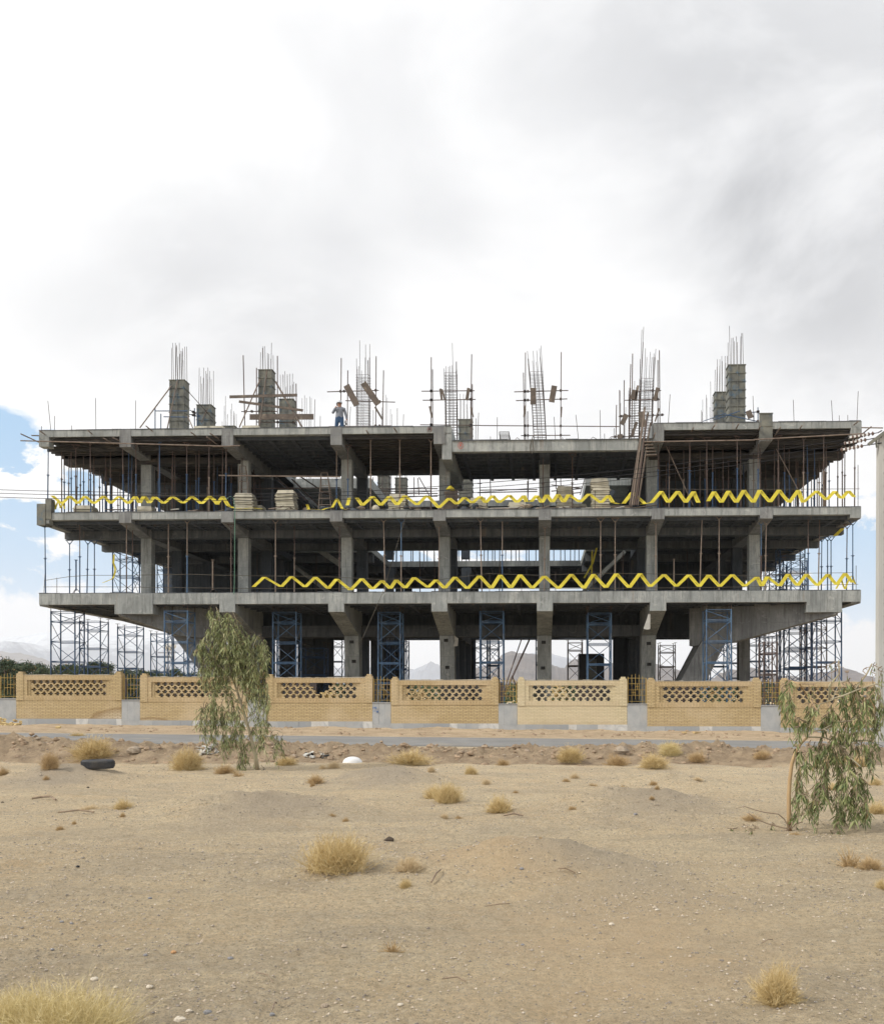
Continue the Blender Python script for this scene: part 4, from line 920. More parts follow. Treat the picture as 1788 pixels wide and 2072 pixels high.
# long rails through the upper floor
for (f,x0,y0,x1,y1,Y,r,mt,l) in [(Zb,50,1195,1015,1206,49.9,.035,'rust_pale','long rail at head height across the upper floor'),(Zb,305,1300,1015,1292,52.6,.03,'rust','second rail behind the ladders'),(Zb,680,1192,1010,1410,56,.04,'rust','pipe sloping down under the stair'),(Zb,630,1225,850,1440,55,.04,'rust','steeper pipe beside the stair'),(Zb,520,1235,760,1400,54.5,.035,'rust','pipe sloping left of the stair'),
    (Zd,195,855,400,1310,50.2,.025,'rust_pale','thin diagonal brace under the right wing'),(Zd,1005,900,1160,1190,50.2,.022,'rust_pale','thin diagonal brace further right under the right wing')]:
    pole('rail_pipe',l,[pf(f,x0,y0,Y),pf(f,x1,y1,Y)],r,mt,'pipe','rails and braces inside the upper floor',6)
RG='bundled rails on the rear slab seen against the sky'
for (x0,y0,x1,y1) in [(1120,1300,1788,1300),(1260,1322,1740,1318),(1265,1342,1788,1338),(1270,1365,1788,1360),(1120,1385,1560,1385)]:
    pole('rail_pipe','dark horizontal rail in the row seen against the sky through the upper floor',[pf(Zb,x0,y0,66.9),pf(Zb,x1,y1,66.9)],.035,'rebar','pipe',RG,5)
for (x0,y0,x1,y1) in [(415,1258,450,1258),(430,1312,890,1305),(415,1332,890,1322),(1000,1270,1240,1300),(1040,1300,1250,1286),(1000,1320,1240,1300),(1080,1345,1240,1330),(1480,1290,1600,1288),(1470,1312,1600,1312),(1480,1340,1600,1345)]:
    pole('rail_pipe','dark horizontal rail in the row seen against the sky through the upper floor',[pf(Zc,x0,y0,66.9),pf(Zc,x1,y1,66.9)],.035,'rebar','pipe',RG,5)
for (f,x0,y0,x1,y1) in [(Zb,1275,1210,1275,1380),(Zb,1315,1210,1315,1380),(Zb,1255,1370,1345,1265),(Zb,1600,1210,1600,1360),(Zb,1630,1215,1640,1350),(Zb,1640,1210,1730,1370),(Zc,435,1200,435,1370),(Zc,515,1200,520,1370),(Zc,820,1200,815,1390),(Zc,812,1240,814,1390),(Zc,1040,1200,1038,1300),(Zc,1075,1200,1078,1330),(Zc,1230,1350,1275,1190),(Zc,1505,1280,1500,1380),(Zc,1560,1280,1560,1380)]:
    pole('rear_upright','dark upright pipe seen against the sky through the upper floor',[pf(f,x0,y0,67.2),pf(f,x1,y1,67.2)],.03,'rebar','pipe','uprights on the rear slab seen against the sky',5)
# bundle of poles leaning from the second slab to the roof step
for i,(dx,dt) in enumerate([(0,0),(16,-10),(30,8),(44,-4),(58,14)]):
    a=pf(Zc,1625+dx*1.1,1430,48.85); b=pf(Zc,1745+dx*.5+dt,650-(0 if i!=4 else -40)+i*22,49.0-i*.03)
    pole('leaning_pole',['leftmost pale pole of the bundle leaning against the roof step','second pole of the leaning bundle','middle pole of the leaning bundle','fourth pole of the leaning bundle','rightmost pole of the leaning bundle'][i],[a,b],.042,['wood','rust_pale','wood','rust','wood'][i],'pole','poles leaning against the roof step',7)
for k in range(5):
    a=pf(Zc,1738+k*4,932+k*26,48.9); b=pf(Zc,1800+k*9,930+k*26,48.9); tag(MB().beam(a,b,.3,.05).build('plank','wood',None,org=a),['topmost','second','third','fourth','lowest'][k]+' short plank wedged at the roof step behind the leaning poles','plank','planks wedged at the roof step')
# ================================================================ stacked white coffer moulds, ladders, rubble on the upper floor
def mould(label,x,y,z,w=.9,h=.2,group='stacked white ceiling moulds',rot=0):
    m=MB(); a=w/2; b=w/2*.82; n=0
    for z0,s,z1,s2 in ((0,a,.035,a),(.035,a*.93,h,b)):
        m.hex([(-s,-s,z0),(s,-s,z0),(s,s,z0),(-s,s,z0),(-s2,-s2,z1),(s2,-s2,z1),(s2,s2,z1),(-s2,s2,z1)])
    o=m.build('ceiling_mould','mould',None,loc=(x,y,z)); o.rotation_euler=(0,0,rot); return tag(o,label,'mould',group)
def stack(px,Y,n,z0,w,where,pitch=.085,sk=.0):
    x=X(px,Y); first=None
    for k in range(n):
        pos='lowest' if k==0 else ('topmost' if k==n-1 else 'inner')
        lab=f'{pos} white mould {"of" if pos!="inner" else "inside"} the stack {where}'
        xx,yy=x+rg.uniform(-.03,.03)+sk*k,Y+rg.uniform(-.03,.03)
        if first is None: first=mould(lab,xx,yy,z0,w,.2,'moulds stacked '+where)
        else:
            o=copy_tree(first,(xx,yy,z0+k*pitch),lab); o.rotation_euler=(rg.uniform(-.02,.02),rg.uniform(-.02,.02),rg.uniform(-.06,.06))
stack(*(Zb(262,0)[0],50.4),11,L2+.02,.95,'left of the third upper column'); stack(Zb(590,0)[0],50.1,12,L2+.02,.92,'standing between two ladders'); stack(Zb(345,0)[0],51.8,7,L2+.02,.9,'behind the leftmost stack')
stack(Zq(1225,0)[0],50.4,10,L2+.02,.9,'left of the fifth upper column'); stack(Zc(425,0)[0],50.6,8,L2+.02,.85,'right of the fifth upper column'); stack(Zc(1102,0)[0],50.9,15,L2+.02,.82,'left of two near the leaning poles',.085,.004); stack(Zc(1395,0)[0],50.2,18,L2+.02,.9,'right of two near the leaning poles',.083,-.004)
stack(Zc(1210,0)[0],51.5,6,L2+.02,1.0,'low between the two tall stacks'); stack(Za(690,0)[0],50.6,5,L2+.02,1.0,'dusty and low under the left wing'); stack(Za(1160,0)[0],50.4,4,L2+.02,.9,'low under the first cross beam'); stack(Zc(735,0)[0],50.5,5,L2+.02,.95,'low before the row of rails')
for (px,w,lab) in ((414,.95,'left one of two white moulds lying on the roof beside a rod cluster'),(440,.95,'right one of two white moulds lying on the roof beside a rod cluster'),(493+18,.98,'single white mould on the roof in front of the rust stained form')):
    mould(lab,X(px,50.2),50.2,L3,w if px<500 else .98,.34,'white moulds on the roof')
def ladder(label,f,xl0,xl1,yt,xb0,xb1,yb,Y,mt='rebar',rungs=6):
    o=thing('step_ladder',label,'ladder',(pf(f,(xb0+xb1)/2,yb,Y).x,Y,L2),'step ladders on the upper floor')
    tl,tr=pf(f,xl0,yt,Y+.25),pf(f,xl1,yt,Y+.25); bl,br=pf(f,xb0,yb,Y),pf(f,xb1,yb,Y); bl.z=br.z=L2
    for a,b in ((tl,bl),(tr,br)): m=MB(); m.bar(a,b,.022,6); m.build('rail',mt,o)
    for a,b in ((tl,bl),(tr,br)):
        c=Vector((b.x,b.y+.9,L2)); m=MB(); m.bar(a,c,.018,6); m.build('rear_leg',mt,o)
    for k in range(rungs+1):
        t=k/(rungs+.6); m=MB(); m.bar(tl.lerp(bl,t),tr.lerp(br,t),.016,5); m.build('rung',mt,o)
ladder('tall pale step ladder in front of the third upper column',Zb,216,262,1120,195,298,1400,50.6,'rust_pale'); ladder('dark step ladder in the shade right of the third upper column',Zb,340,372,1230,312,392,1410,52.5); ladder('step ladder left of the fourth upper column',Zb,862,912,1174,838,948,1455,50.2,'rust_pale')
# rubble: individual scrap
SC='scrap lying along the edge of the upper floor'
adj=['bent','crooked','long','short','thin','thick','rusty','dusty','pale','dark','split','flat']
r2=random.Random(5)
def scrap(px,k,zone,where):
    Y=r2.uniform(49.5,50.8); x=X(px,Y); L=r2.uniform(.4,1.6); a=r2.uniform(-.5,.5)+(0 if r2.random()<.7 else 1.2)
    z=L2+.03+r2.uniform(0,.22); typ=k%4
    dx,dy=L/2*math.cos(a),L/2*math.sin(a); dz=r2.uniform(-.1,.14)
    lab=None
    if typ==0: o=MB().beam((x-dx,Y-dy,z),(x+dx,Y+dy,z+max(0,dz)),.12,.04).build('plank','wood',None,org=(x,Y,z)); c='plank'; w='board'
    elif typ==1: o=MB().tube([(x-dx,Y-dy,z),(x,Y,z+.12+abs(dz)),(x+dx,Y+dy,z)],.014,5).build('bent_rod','rebar',None,org=(x,Y,z)); c='steel rod'; w='bent rod'
    elif typ==2: o=MB().bar((x-dx,Y-dy,z),(x+dx,Y+dy,z+max(0,dz)),.03,7).build('pipe_offcut','rust_pale' if k%3 else 'cloth',None,org=(x,Y,z)); c='pipe'; w='pipe offcut'
    else:
        m=MB(); m.ball((x,Y,z+.05),r2.uniform(.12,.28),.15,r2.uniform(.06,.14),8,5,.22,r2); o=m.build('rubble_lump','concrete_dark' if k%8<4 else 'rock',None,org=(x,Y,z)); c='rubble'; w='lump of rubble'
    tag(o,f'{w} {zone}',c,f'{w}s {where}')
Z1=[(300,470,16,'in the clutter between the third and fourth upper columns'),(610,690,0,''),(700,745,12,'right beside the fourth upper column'),(750,870,26,'on the floor left of the fifth upper column'),(880,1010,30,'in the dark heap right of the fifth upper column'),(1010,1150,30,'in the dark heap around the sixth upper column'),(1150,1320,24,'among the moulds left of the leaning poles'),(540,700,18,'around the ladder left of the fourth upper column'),(120,250,8,'on the floor under the left wing')]
kk=0
for (a,b,n,z) in Z1:
    for i in range(n): scrap(r2.uniform(a,b),kk,'lying '+z,z); kk+=1
for (x0,x1,y,lab) in [(1140,1365,1442,'sheet metal strips under the left wing'),(1465,1560,1450,'second heap of metal strips under the left wing')]:
    a=pf(Za,x0,y,49.6); b=pf(Za,x1,y,49.6); m=MB(); 
    for k in range(3): m.beam((a.x+.05*k,49.6+.1*k,L2+.03+.05*k),(b.x-.08*k,49.7+.1*k,L2+.05+.05*k),.18,.03)
    tag(m.build('metal_strips','form_steel',None,org=(a.x,49.6,L2)),lab,'metal strips')
# cement sack, bundle of planks with yellow coil
a=pf(Zq,900,660,49.7); m=MB(); m.ball((a.x,49.7,L2+.19),.2,.16,.19,12,8,.08,r2); tag(m.build('cement_sack','sack',None,org=(a.x,49.7,L2),smooth=True),'white cement sack at the floor edge right of the fourth upper column','sack')
PG='planks piled beside the fifth upper column'
for k in range(9):
    a=pf(Zc,160+r2.uniform(-8,8),1400-k*9,49.7); b=pf(Zc,262+r2.uniform(-14,10),1392-k*9,49.9)
    lab='lowest' if k==0 else 'topmost' if k==8 else 'inner'
    tag(MB().beam(a,b,.16,.045).build('plank','wood',None,org=a),f'{lab} plank of the pile beside the fifth upper column','plank',PG)
a=pf(Zc,200,1400,50.1); tag(MB().box(a.x-.35,49.95,L2,a.x+.35,50.3,a.z-.02).build('crate','wood',None,org=(a.x,50.1,L2)),'wooden trestle box carrying the plank pile beside the fifth upper column','crate')
a=pf(Zc,200,1308,49.8); m=MB(); pts=[(a.x+.22*math.cos(t*.5)*(1-.02*t),49.8+.15*math.sin(t*.5),a.z+.004*t) for t in range(38)]; m.tube(pts,.028,6); tag(m.build('coiled_strap','tape_yellow',None,org=(a.x,49.8,a.z-.05)),'yellow coiled strap lying on the plank pile','strap')
# stirrup stack and junk on the lowered roof
a=pf(Zc,592,915,50.2); b=pf(Zc,668,842,50.2); t=thing('stirrup_stack','stack of loose square steel stirrups on the lowered roof','steel rods',((a.x+b.x)/2,50.4,L3M))
for k in range(12):
    z=L3M+.03+k*(b.z-L3M)/12; j=r2.uniform(-.03,.03); c=[(a.x+j,50.2,z),(b.x+j,50.2,z),(b.x+j,50.9,z),(a.x+j,50.9,z)]; m=MB()
    for p,q in zip(c,c[1:]+c[:1]): m.bar(p,q,.014,4,cap=False)
    m.build('stirrup','rebar',t)
r3=random.Random(11)
for (f,x0,x1,n,lab) in [(Zc,680,780,14,'in the tangle right of the stirrup stack'),(Zc,1050,1270,16,'in the dark heap at the middle of the lowered roof'),(Zc,1330,1490,8,'near the right end of the lowered roof')]:
    for k in range(n):
        q=pf(f,r3.uniform(x0,x1),905,r3.uniform(49.6,50.6)); L=r3.uniform(.25,.9); an=r3.uniform(-1.2,1.2); z=L3M+.02
        if k%3<2: o=MB().tube([(q.x-L/2,q.y,z),(q.x-L*.1,q.y+.1,z+r3.uniform(.05,.38)),(q.x+L/2,q.y+.1*an,z+.04)],.015,5).build('bent_rod','rebar',None,org=(q.x,q.y,z)); w='bent rod '
        else: o=MB().ball((q.x,q.y,z+.06),r3.uniform(.1,.3),.15,.09,8,5,.25,r3).build('rubble_lump','concrete_dark',None,org=(q.x,q.y,z)); w='lump of rubble '
        tag(o,w+lab,'scrap',w+lab)
m=MB(); q=pf(Zc,845,850,48.95); e=pf(Zc,850,1020,48.95); m.tube([(q.x+.06,49.3,L3M+.25),(q.x+.02,48.96,L3M+.02),(q.x-.07,48.93,L3M-.3),(q.x-.06,48.93,e.z+.05),(q.x+.02,48.93,e.z),(q.x+.1,48.93,e.z+.07),(q.x+.06,48.93,L3M-.25),(q.x+.06,48.95,L3M)],.022,6); tag(m.build('rope_loop','rope',None,org=(q.x,48.95,e.z)),'loop of rope hanging over the lowered roof edge','rope')
for (px,z,lab) in ((645,L3,'brick lump beside the worker'),(655,L3,'second brick lump beside the worker')): 
    q=at(px+58,860,49.7); tag(MB().ball((q.x,49.7,z+.1),.15,.12,.14,8,5,.2,r3).build('broken_block','rust_pale',None,org=(q.x,49.7,z)),lab.replace('second ','smaller '),'rubble')
for i in range(7):
    q=pf(Zb,1350+i*24,800,50.3+.2*(i%2)); tag(MB().beam((q.x,q.y,L3+.03+.0*i),(q.x+.2,q.y+.1,L3+.09+.03*(i%3)),.12,.06).build('wood_block','wood',None,org=(q.x,q.y,L3)),'small wood block in the row right of the first open cage','wood block','wood blocks on the roof')
for (x0,x1,y,lab) in ((560,905,800,'long thin pipe lying on the roof left of the worker'),(640,820,790,'short thick timber lying on the roof left of the worker')):
    a=pf(Zb,x0,y,50.); b=pf(Zb,x1,y,50.); pole('roof_pipe',lab,[(a.x,50,L3+.07),(b.x,50,L3+.10)],.035,'wood','pipe')
for (x0,x1) in ((1080,1160),(1170,1230)):
    a=pf(Zd,x0,690,49.7); b=pf(Zd,x1,690,49.7); tag(MB().prism([(a.x,49.7,L3+.04),(b.x,49.7,L3+.04),((a.x+b.x)/2,49.7,L3+.14)],(0,.5,0)).build('dark_sheet','form_steel',None,org=(a.x,49.7,L3)),('left' if x0<1100 else 'right')+' one of two dark sheets on the right wing of the roof','sheet')
# ================================================================ YELLOW TAPE
r5=random.Random(3)
def tape(label,pts,Y=48.9,w=.205,marks=True,rope=True):
    # pts display px zigzag: leg after leg
    P=[at(a,b,Y) for a,b in pts]; rb=MB(); mk=MB(); n=4
    def vv(p,yo,t):
        q=len(rb.v); y=Y+yo+.02*math.sin(t*3.1); rb.v.append((p.x-w/2,y,p.z)); rb.v.append((p.x+w/2,y,p.z)); return q
    last=None
    for i in range(len(P)-1):
        a,b=P[i],P[i+1]; up=b.z>a.z; yo=(-.012 if up else .012)+r5.uniform(-.03,.03); d=b-a
        for k in range(n+1):
            if k==0 and last is not None: continue
            q=vv(a.lerp(b,k/n),yo if 0<k<n else 0,k/n)
            if last is not None: rb.f.append((last,last+1,q+1,q))
            last=q
        if marks and not up:
            for tt in (.2,.72):
                c=a.lerp(b,tt); u=d.normalized(); s=.036
                Ym=Y+yo-.022
                e=lambda ax,bx:(c.x+u.x*ax+.55*bx,Ym,c.z+u.z*ax+.15*bx)
                # small triangle sign and two strokes of lettering
                mk.face([e(-s*1.7,-s),e(-s*1.7,s),e(-s*.3,0)]); mk.face([e(.1*s,-s),e(.1*s,s),e(.5*s,s),e(.5*s,-s)]); mk.face([e(.9*s,-s),e(.9*s,s*.2),e(1.3*s,s),e(1.3*s,-s)]); mk.face([e(1.7*s,-s*.2),e(1.7*s,s),e(2.1*s,s),e(2.1*s,-s*.6)])
    o=tag(rb.build('warning_tape','tape_yellow',None,org=P[0]),label,'warning tape'); o['_org']=tuple(P[0])
    if mk.v: mk.build('printed_marks','tape_mark',o)
    return o
def zz(f,l): return [f(a,b) for a,b in l]
low=zz(Zf,[(325,690),(410,611),(545,690),(625,606),(735,692),(815,611),(920,705),(985,626),(1095,716),(1185,623),(1270,710),(1345,638),(1410,704),(1458,633),(1530,700),(1600,614),(1710,695)])+zz(Zg,[(85,632),(155,702),(235,610),(335,705),(430,600),(525,703),(595,594),(680,700),(753,592),(850,703),(945,602),(1060,705),(1160,588),(1260,703),(1335,588),(1435,697),(1517,583),(1620,697),(1705,582)])+zz(Zh,[(90,631),(190,540),(280,629),(370,542),(445,630),(515,543),(595,630),(685,540),(775,628),(865,558),(900,626),(940,556),(1030,626),(1090,537),(1160,623),(1225,537),(1305,623),(1380,537),(1445,616),(1505,531),(1560,600)])
tape('long yellow zigzag tape along the first floor edge',low)
tape('loose end of yellow tape crossing the right tip of the first floor',zz(Zh,[(1440,645),(1480,580),(1505,648),(1540,560),(1560,550),(1580,610)]),49.3,.09)
tape('yellow zigzag tape under the upper left wing',zz(Za,[(415,1355),(490,1420),(552,1357),(620,1420),(675,1357),(745,1420),(822,1357),(880,1418),(945,1360),(1020,1420),(1075,1360),(1110,1415),(1145,1357),(1185,1415),(1225,1360),(1300,1418),(1370,1360),(1455,1416),(1525,1360),(1600,1420),(1665,1358),(1730,1426)])+zz(Zb,[(5,1380),(35,1424),(80,1362),(125,1435),(165,1452),(240,1460),(320,1452),(390,1460)]))
tape('small folded end of yellow tape at the left tip of the upper floor',zz(Za,[(415,1465),(430,1400),(440,1465),(462,1400),(480,1455),(500,1420),(510,1460)]),49.4,.09,False)
tape('drooping scrap of yellow tape left of the fourth upper column',zz(Zb,[(750,1425),(762,1465),(800,1462),(870,1468),(905,1455),(950,1448),(988,1380),(1030,1458),(1060,1465)]),48.9,.13)
tape('single flap of yellow tape on the fourth upper column',zz(Zb,[(1070,1432),(1085,1372)]),48.88,.17,False)
tape('yellow zigzag tape over the clutter in the middle of the upper floor',zz(Zb,[(1145,1372),(1190,1434),(1270,1360),(1335,1434),(1405,1360),(1465,1430),(1525,1353),(1625,1430),(1700,1354)])+zz(Zc,[(35,1372),(108,1452),(190,1374),(250,1424),(310,1368),(375,1414),(437,1360),(480,1412),(535,1353),(587,1412),(668,1350),(730,1410),(785,1353),(803,1405)]))
tape('yellow zigzag tape passing the white moulds right of centre',zz(Zc,[(840,1405),(885,1353),(925,1410),(965,1347),(1010,1408),(1055,1343),(1100,1408),(1140,1345),(1230,1408),(1300,1340),(1395,1412),(1455,1352),(1490,1408),(1530,1420),(1575,1418),(1645,1328),(1745,1418)])+zz(Zd,[(25,1302),(100,1290),(170,1206),(222,1290),(290,1206),(348,1290),(405,1208),(440,1290)]))
tape('yellow zigzag tape under the upper right wing',zz(Zd,[(510,1280),(553,1209),(607,1290),(658,1204),(715,1290),(770,1199),(840,1290),(885,1198),(960,1287),(1025,1197),(1100,1290),(1165,1199),(1200,1290),(1300,1203),(1370,1271),(1430,1206),(1480,1261),(1530,1204),(1572,1250)]))
tape('torn yellow ribbon hanging from the leftmost tower on the first floor',zz(Ze,[(905,432),(900,500),(915,560),(898,620),(860,640),(815,657)]),57.7,.11,False)
tape('faded yellow strips hanging from the ceiling by the stair',zz(Zg,[(1362,380),(1330,500),(1262,620)]),55.,.10,False); tape('upright faded yellow strip by the stair',zz(Zg,[(1325,400),(1322,585)]),55.1,.07,False)
tape('yellow strip stuck on the stepped right end beam',zz(Zh,[(1490,205),(1430,262)]),51.5,.2,False)
def ropel(label,l,r=.012,Y=48.93,mt='rope',name='guard_rope'):
    P=[at(a,b,Y) for a,b in l]; org=min(P,key=lambda p:p.z); return tag(MB().tube(P,r,5).build(name,mt,None,org=org),label,'rope','guard ropes along the floor edges')
ropel('upper guard rope sagging along the first floor',zz(Ze,[(350,640),(540,610),(700,598),(1000,598),(1500,590),(1788,598)])+zz(Zf,[(400,603),(900,608),(1300,630),(1600,625),(1788,640)])+zz(Zg,[(85,635),(500,585),(900,598),(1300,582),(1700,585)])+zz(Zh,[(600,545),(870,555),(1100,533),(1560,528)]))
ropel('lower guard rope just above the first floor',zz(Ze,[(345,690),(900,690),(1700,700)])+zz(Zf,[(900,705),(1700,700)])+zz(Zg,[(400,705),(1100,705),(1700,700)])+zz(Zh,[(600,635),(1600,612)]))
ropel('guard rope under the upper right wing',zz(Zd,[(160,1192),(700,1198),(1300,1192),(1610,1190)])); ropel('guard rope under the upper left wing',zz(Za,[(420,1345),(1000,1350),(1788,1358)]))
for (f,x,y0,y1,lab) in [(Ze,345,590,720,'leaning guard post at the left tip of the first floor'),(Ze,448,617,712,'short guard post near the left tip'),(Zf,587,572,725,'thin guard post right of the third column'),(Zg,510,580,725,'thin guard post right of the fifth column'),(Zg,765,590,725,'thin guard post midway to the sixth column'),(Zg,1035,568,725,'thin guard post right of the sixth column'),(Zg,1540,570,725,'thin guard post left of the seventh column'),(Zh,1588,475,640,'guard post at the right tip of the first floor')]:
    a=pf(f,x,y1,49.05); b=pf(f,x+(8 if x==345 else 0),y0,49.05); pole('guard_post',lab,[(a.x,49.1,L1),(b.x,49.1,b.z)],.014,'rebar','post','thin guard posts of the first floor',5)
for (f,x,y0,lab) in [(Za,1045,1150,'thin guard post left of the second upper column'),(Zd,1602,1015,'thin guard post at the right tip of the upper floor'),(Zc,1348,1310,'dark guard post among the moulds')]:
    b=pf(f,x,y0,49.05); pole('guard_post',lab,[(b.x,49.1,L2),(b.x,49.1,b.z)],.016,'rebar','post','thin guard posts of the upper floor',5)
# hose, cloths
q=at(475,1035,48.75); e=at(472.5,1200,48.75)
m=MB(); m.tube([pf(Zb,105,1385,48.8),pf(Zb,140,1362,48.8),pf(Zb,165,1375,48.76),(q.x,48.76,L2+.1),(q.x,48.76,L2-.5),(q.x-.03,48.8,L1+.5),(e.x,48.85,L1+.1),(e.x-.02,48.85,L1-.1)],.02,6); tag(m.build('hose','green_hose',None,org=(q.x,48.76,L1)),'green hose hanging down over two floor edges left of the third column','hose')
def rag(label,f,poly,Y,th=.03):
    P=[pf(f,a,b,Y) for a,b in poly]; m=MB(); m.prism(P,(0,th,0)); return tag(m.build('hanging_cloth','cloth',None,org=min(P,key=lambda p:p.z)),label,'cloth')
rag('pale cloth hanging from the bracket of the seventh column',Zg,[(1772,905),(1788,910),(1786,1025),(1760,1030),(1733,1022),(1755,960)],48.9); rag('grey cloth stuck to the fifth ground column',Zg,[(228,1075),(262,1100),(258,1160),(222,1165),(235,1120)],52.9)
ropel('thin slack cable slanting from the upper floor to the ground',zz(Zf,[(1555,70),(1500,240),(1350,740),(1170,1145)]),.012,48.8)
# holes in ground-floor columns
for (f,x,y) in ((Zf,1105,1128),(Zf,1122,1282),(Zg,165,1115),(Zg,175,1330),(Zg,940,1130),(Zg,935,1335),(Zg,1775,1140),(Zg,1778,1305)):
    q=pf(f,x,y,52.93); m=MB(); yf=53.0+(ZT-q.z)*.75/ZT*0+ (0.75*(ZT-q.z)/ZT) -.02
    q=pf(f,x,y,yf); m.box(q.x-.11,yf-.01,q.z-.08,q.x+.11,yf+.25,q.z+.08); m.build('tie_pocket','black',B)
# ================================================================ WORKER
def skinmesh(chains,name):
    # chains: list of lists of (pos, radius); first vertex may be ('@',chain,idx) to join
    vs=[];es=[];rs=[];idx={}
    for ci,ch in enumerate(chains):
        prev=None
        for k,it in enumerate(ch):
            if it[0]=='@': prev=idx[(it[1],it[2])]; idx[(ci,k)]=prev; continue
            vs.append(it[0]); rs.append(it[1]); i=len(vs)-1; idx[(ci,k)]=i
            if prev is not None: es.append((prev,i))
            prev=i
    me=bpy.data.meshes.new(name+'_src'); me.from_pydata(vs,es,[]); o=bpy.data.objects.new(name,me); COL.objects.link(o)
    mo=o.modifiers.new('s','SKIN'); mo.use_smooth_shade=True; ss=o.modifiers.new('d','SUBSURF'); ss.levels=1; ss.render_levels=1
    for i,r in enumerate(rs): me.skin_vertices[0].data[i].radius=(r,r)
    me.skin_vertices[0].data[0].use_root=True
    dg=bpy.context.evaluated_depsgraph_get(); ev=o.evaluated_get(dg); nm=bpy.data.meshes.new_from_object(ev)
    bpy.data.objects.remove(o); return nm
def worker():
    Y=51.0; c=at(*Zo(930,1000),Y); x=c.x; z=L3; s=1.04
    def P(a,b,h): return (a*s,b*s,h*s)
    ch=[[(P(0,0,.95),.19),(P(0,0,1.12),.20),(P(0,0,1.30),.20),(P(0,0,1.42),.15),(P(0,-.01,1.49),.072),(P(0,-.02,1.57),.092),(P(0,-.02,1.66),.10),(P(0,-.01,1.72),.07)],
        [('@',0,0),(P(.10,0,.84),.135),(P(.14,-.01,.48),.088),(P(.14,.02,.09),.045),(P(.15,-.10,.035),.04),(P(.155,-.17,.03),.03)],
        [('@',0,0),(P(-.11,0,.84),.135),(P(-.16,-.01,.48),.088),(P(-.17,.02,.09),.045),(P(-.18,-.10,.035),.04),(P(-.185,-.17,.03),.03)],
        [('@',0,3),(P(.22,0,1.38),.085),(P(.29,.02,1.14),.068),(P(.34,-.05,.90),.048),(P(.36,-.08,.82),.04)],
        [('@',0,3),(P(-.22,0,1.38),.085),(P(-.33,-.06,1.16),.072),(P(-.17,-.22,1.36),.052),(P(-.10,-.20,1.47),.04)]]
    nm=skinmesh(ch,'person'); 
    o=bpy.data.objects.new('person',nm); COL.objects.link(o); o.location=(x,Y,z)
    nm.materials.clear()
    for k in ('jeans','shirt','skin','black'): nm.materials.append(M[k])
    for p in nm.polygons:
        cc=p.center/s
        if cc.z<.10: i=3
        elif cc.z<.94 and abs(cc.x)<.28: i=0
        elif cc.z>1.465 and abs(cc.x)<.13 : i=2
        elif (cc.x>.27 and cc.z<.88) or (cc.x<0 and cc.y<-.15 and cc.z>1.40): i=2
        else: i=1
        p.material_index=i
    tag(o,'man in white helmet, striped shirt and jeans standing on the roof, hand at his face','person'); o['_org']=(0,0,0)
    def sub(mb,n,mt,sm=False): 
        q=mb.build(n,mt,o,org=(0,0,0),smooth=sm); return q
    m=MB(); n=12
    for i in range(6):
        a=math.pi/2*i/5
        for k in range(n): ph=2*math.pi*k/n; m.v.append((s*.135*math.cos(a)*math.cos(ph),s*(-.02+.15*math.cos(a)*math.sin(ph)),s*(1.665+.15*math.sin(a))))
    for i in range(5):
        for k in range(n): a=i*n+k;b=i*n+(k+1)%n; m.f.append((a,b,b+n,a+n))
    m.box(-.09*s,-.215*s,1.66*s,.09*s,-.12*s,1.675*s); sub(m,'helmet','helmet_white',True)
    m=MB(); m.ball((0,-.118*s,1.60*s),.014,.02,.025,6,4); sub(m,'nose','skin'); m=MB(); m.box(-.03,-.115*s,1.553*s,.03,-.105*s,1.562*s); sub(m,'mouth','red_paint')
    for sx in (-1,1):
        m=MB(); m.ball((sx*.035*s,-.108*s,1.64*s),.013,.01,.008,6,4); sub(m,'eye','black')
        m=MB(); m.ball((sx*.098*s,-.01,1.62*s),.012,.02,.032,6,4); sub(m,'ear','skin')
    m=MB(); m.ball((0,.02*s,1.64*s),.1*s,.095*s,.09*s,10,6); sub(m,'hair','hair',True)
    def hand(c,d,u,curl):
        c=Vector(c);d=Vector(d).normalized();u=Vector(u).normalized()
        for k in range(4):
            b=c+u*(.012*(k-1.5)*1.6); L=(.065,.078,.074,.058)[k]
            p1=b+d*L*.5; p2=p1+(d*.5+curl).normalized()*L*.5
            m=MB(); m.tube([b,p1,p2],[.010,.009,.007],6); sub(m,'finger','skin',True)
        m=MB(); m.tube([c-d*.02+u*.03,c+u*.055+d*.02,c+u*.05+d*.05],[.012,.010,.008],6); sub(m,'thumb','skin',True)
    hand(P(.325,-.085,.80),(0.05,-.05,-1),(0,1,0),Vector((-.8,0,-.4))); hand(P(-.075,-.19,1.49),(.3,.1,1),(1,0,0),Vector((.3,.4,.2)))
    q=tag(MB().tube([(x+.30*s,Y-.08,z+.80*s),(x+.29*s,Y-.09,z+.72*s),(x+.33*s,Y-.08,z+.64*s),(x+.28*s,Y-.09,z+.56*s)],[.03,.035,.045,.02],7).build('gloves','black',None,org=(x+.3,Y-.08,z+.56)),'dark gloves dangling from the hand of the man on the roof','gloves')
    tag(MB().box(x-.12,Y-.235,z+1.50*s,x-.09,Y-.17,z+1.62*s).build('phone','black',None,org=(x-.1,Y-.2,z+1.5*s)),'dark phone held to the face of the man on the roof','phone')
worker()
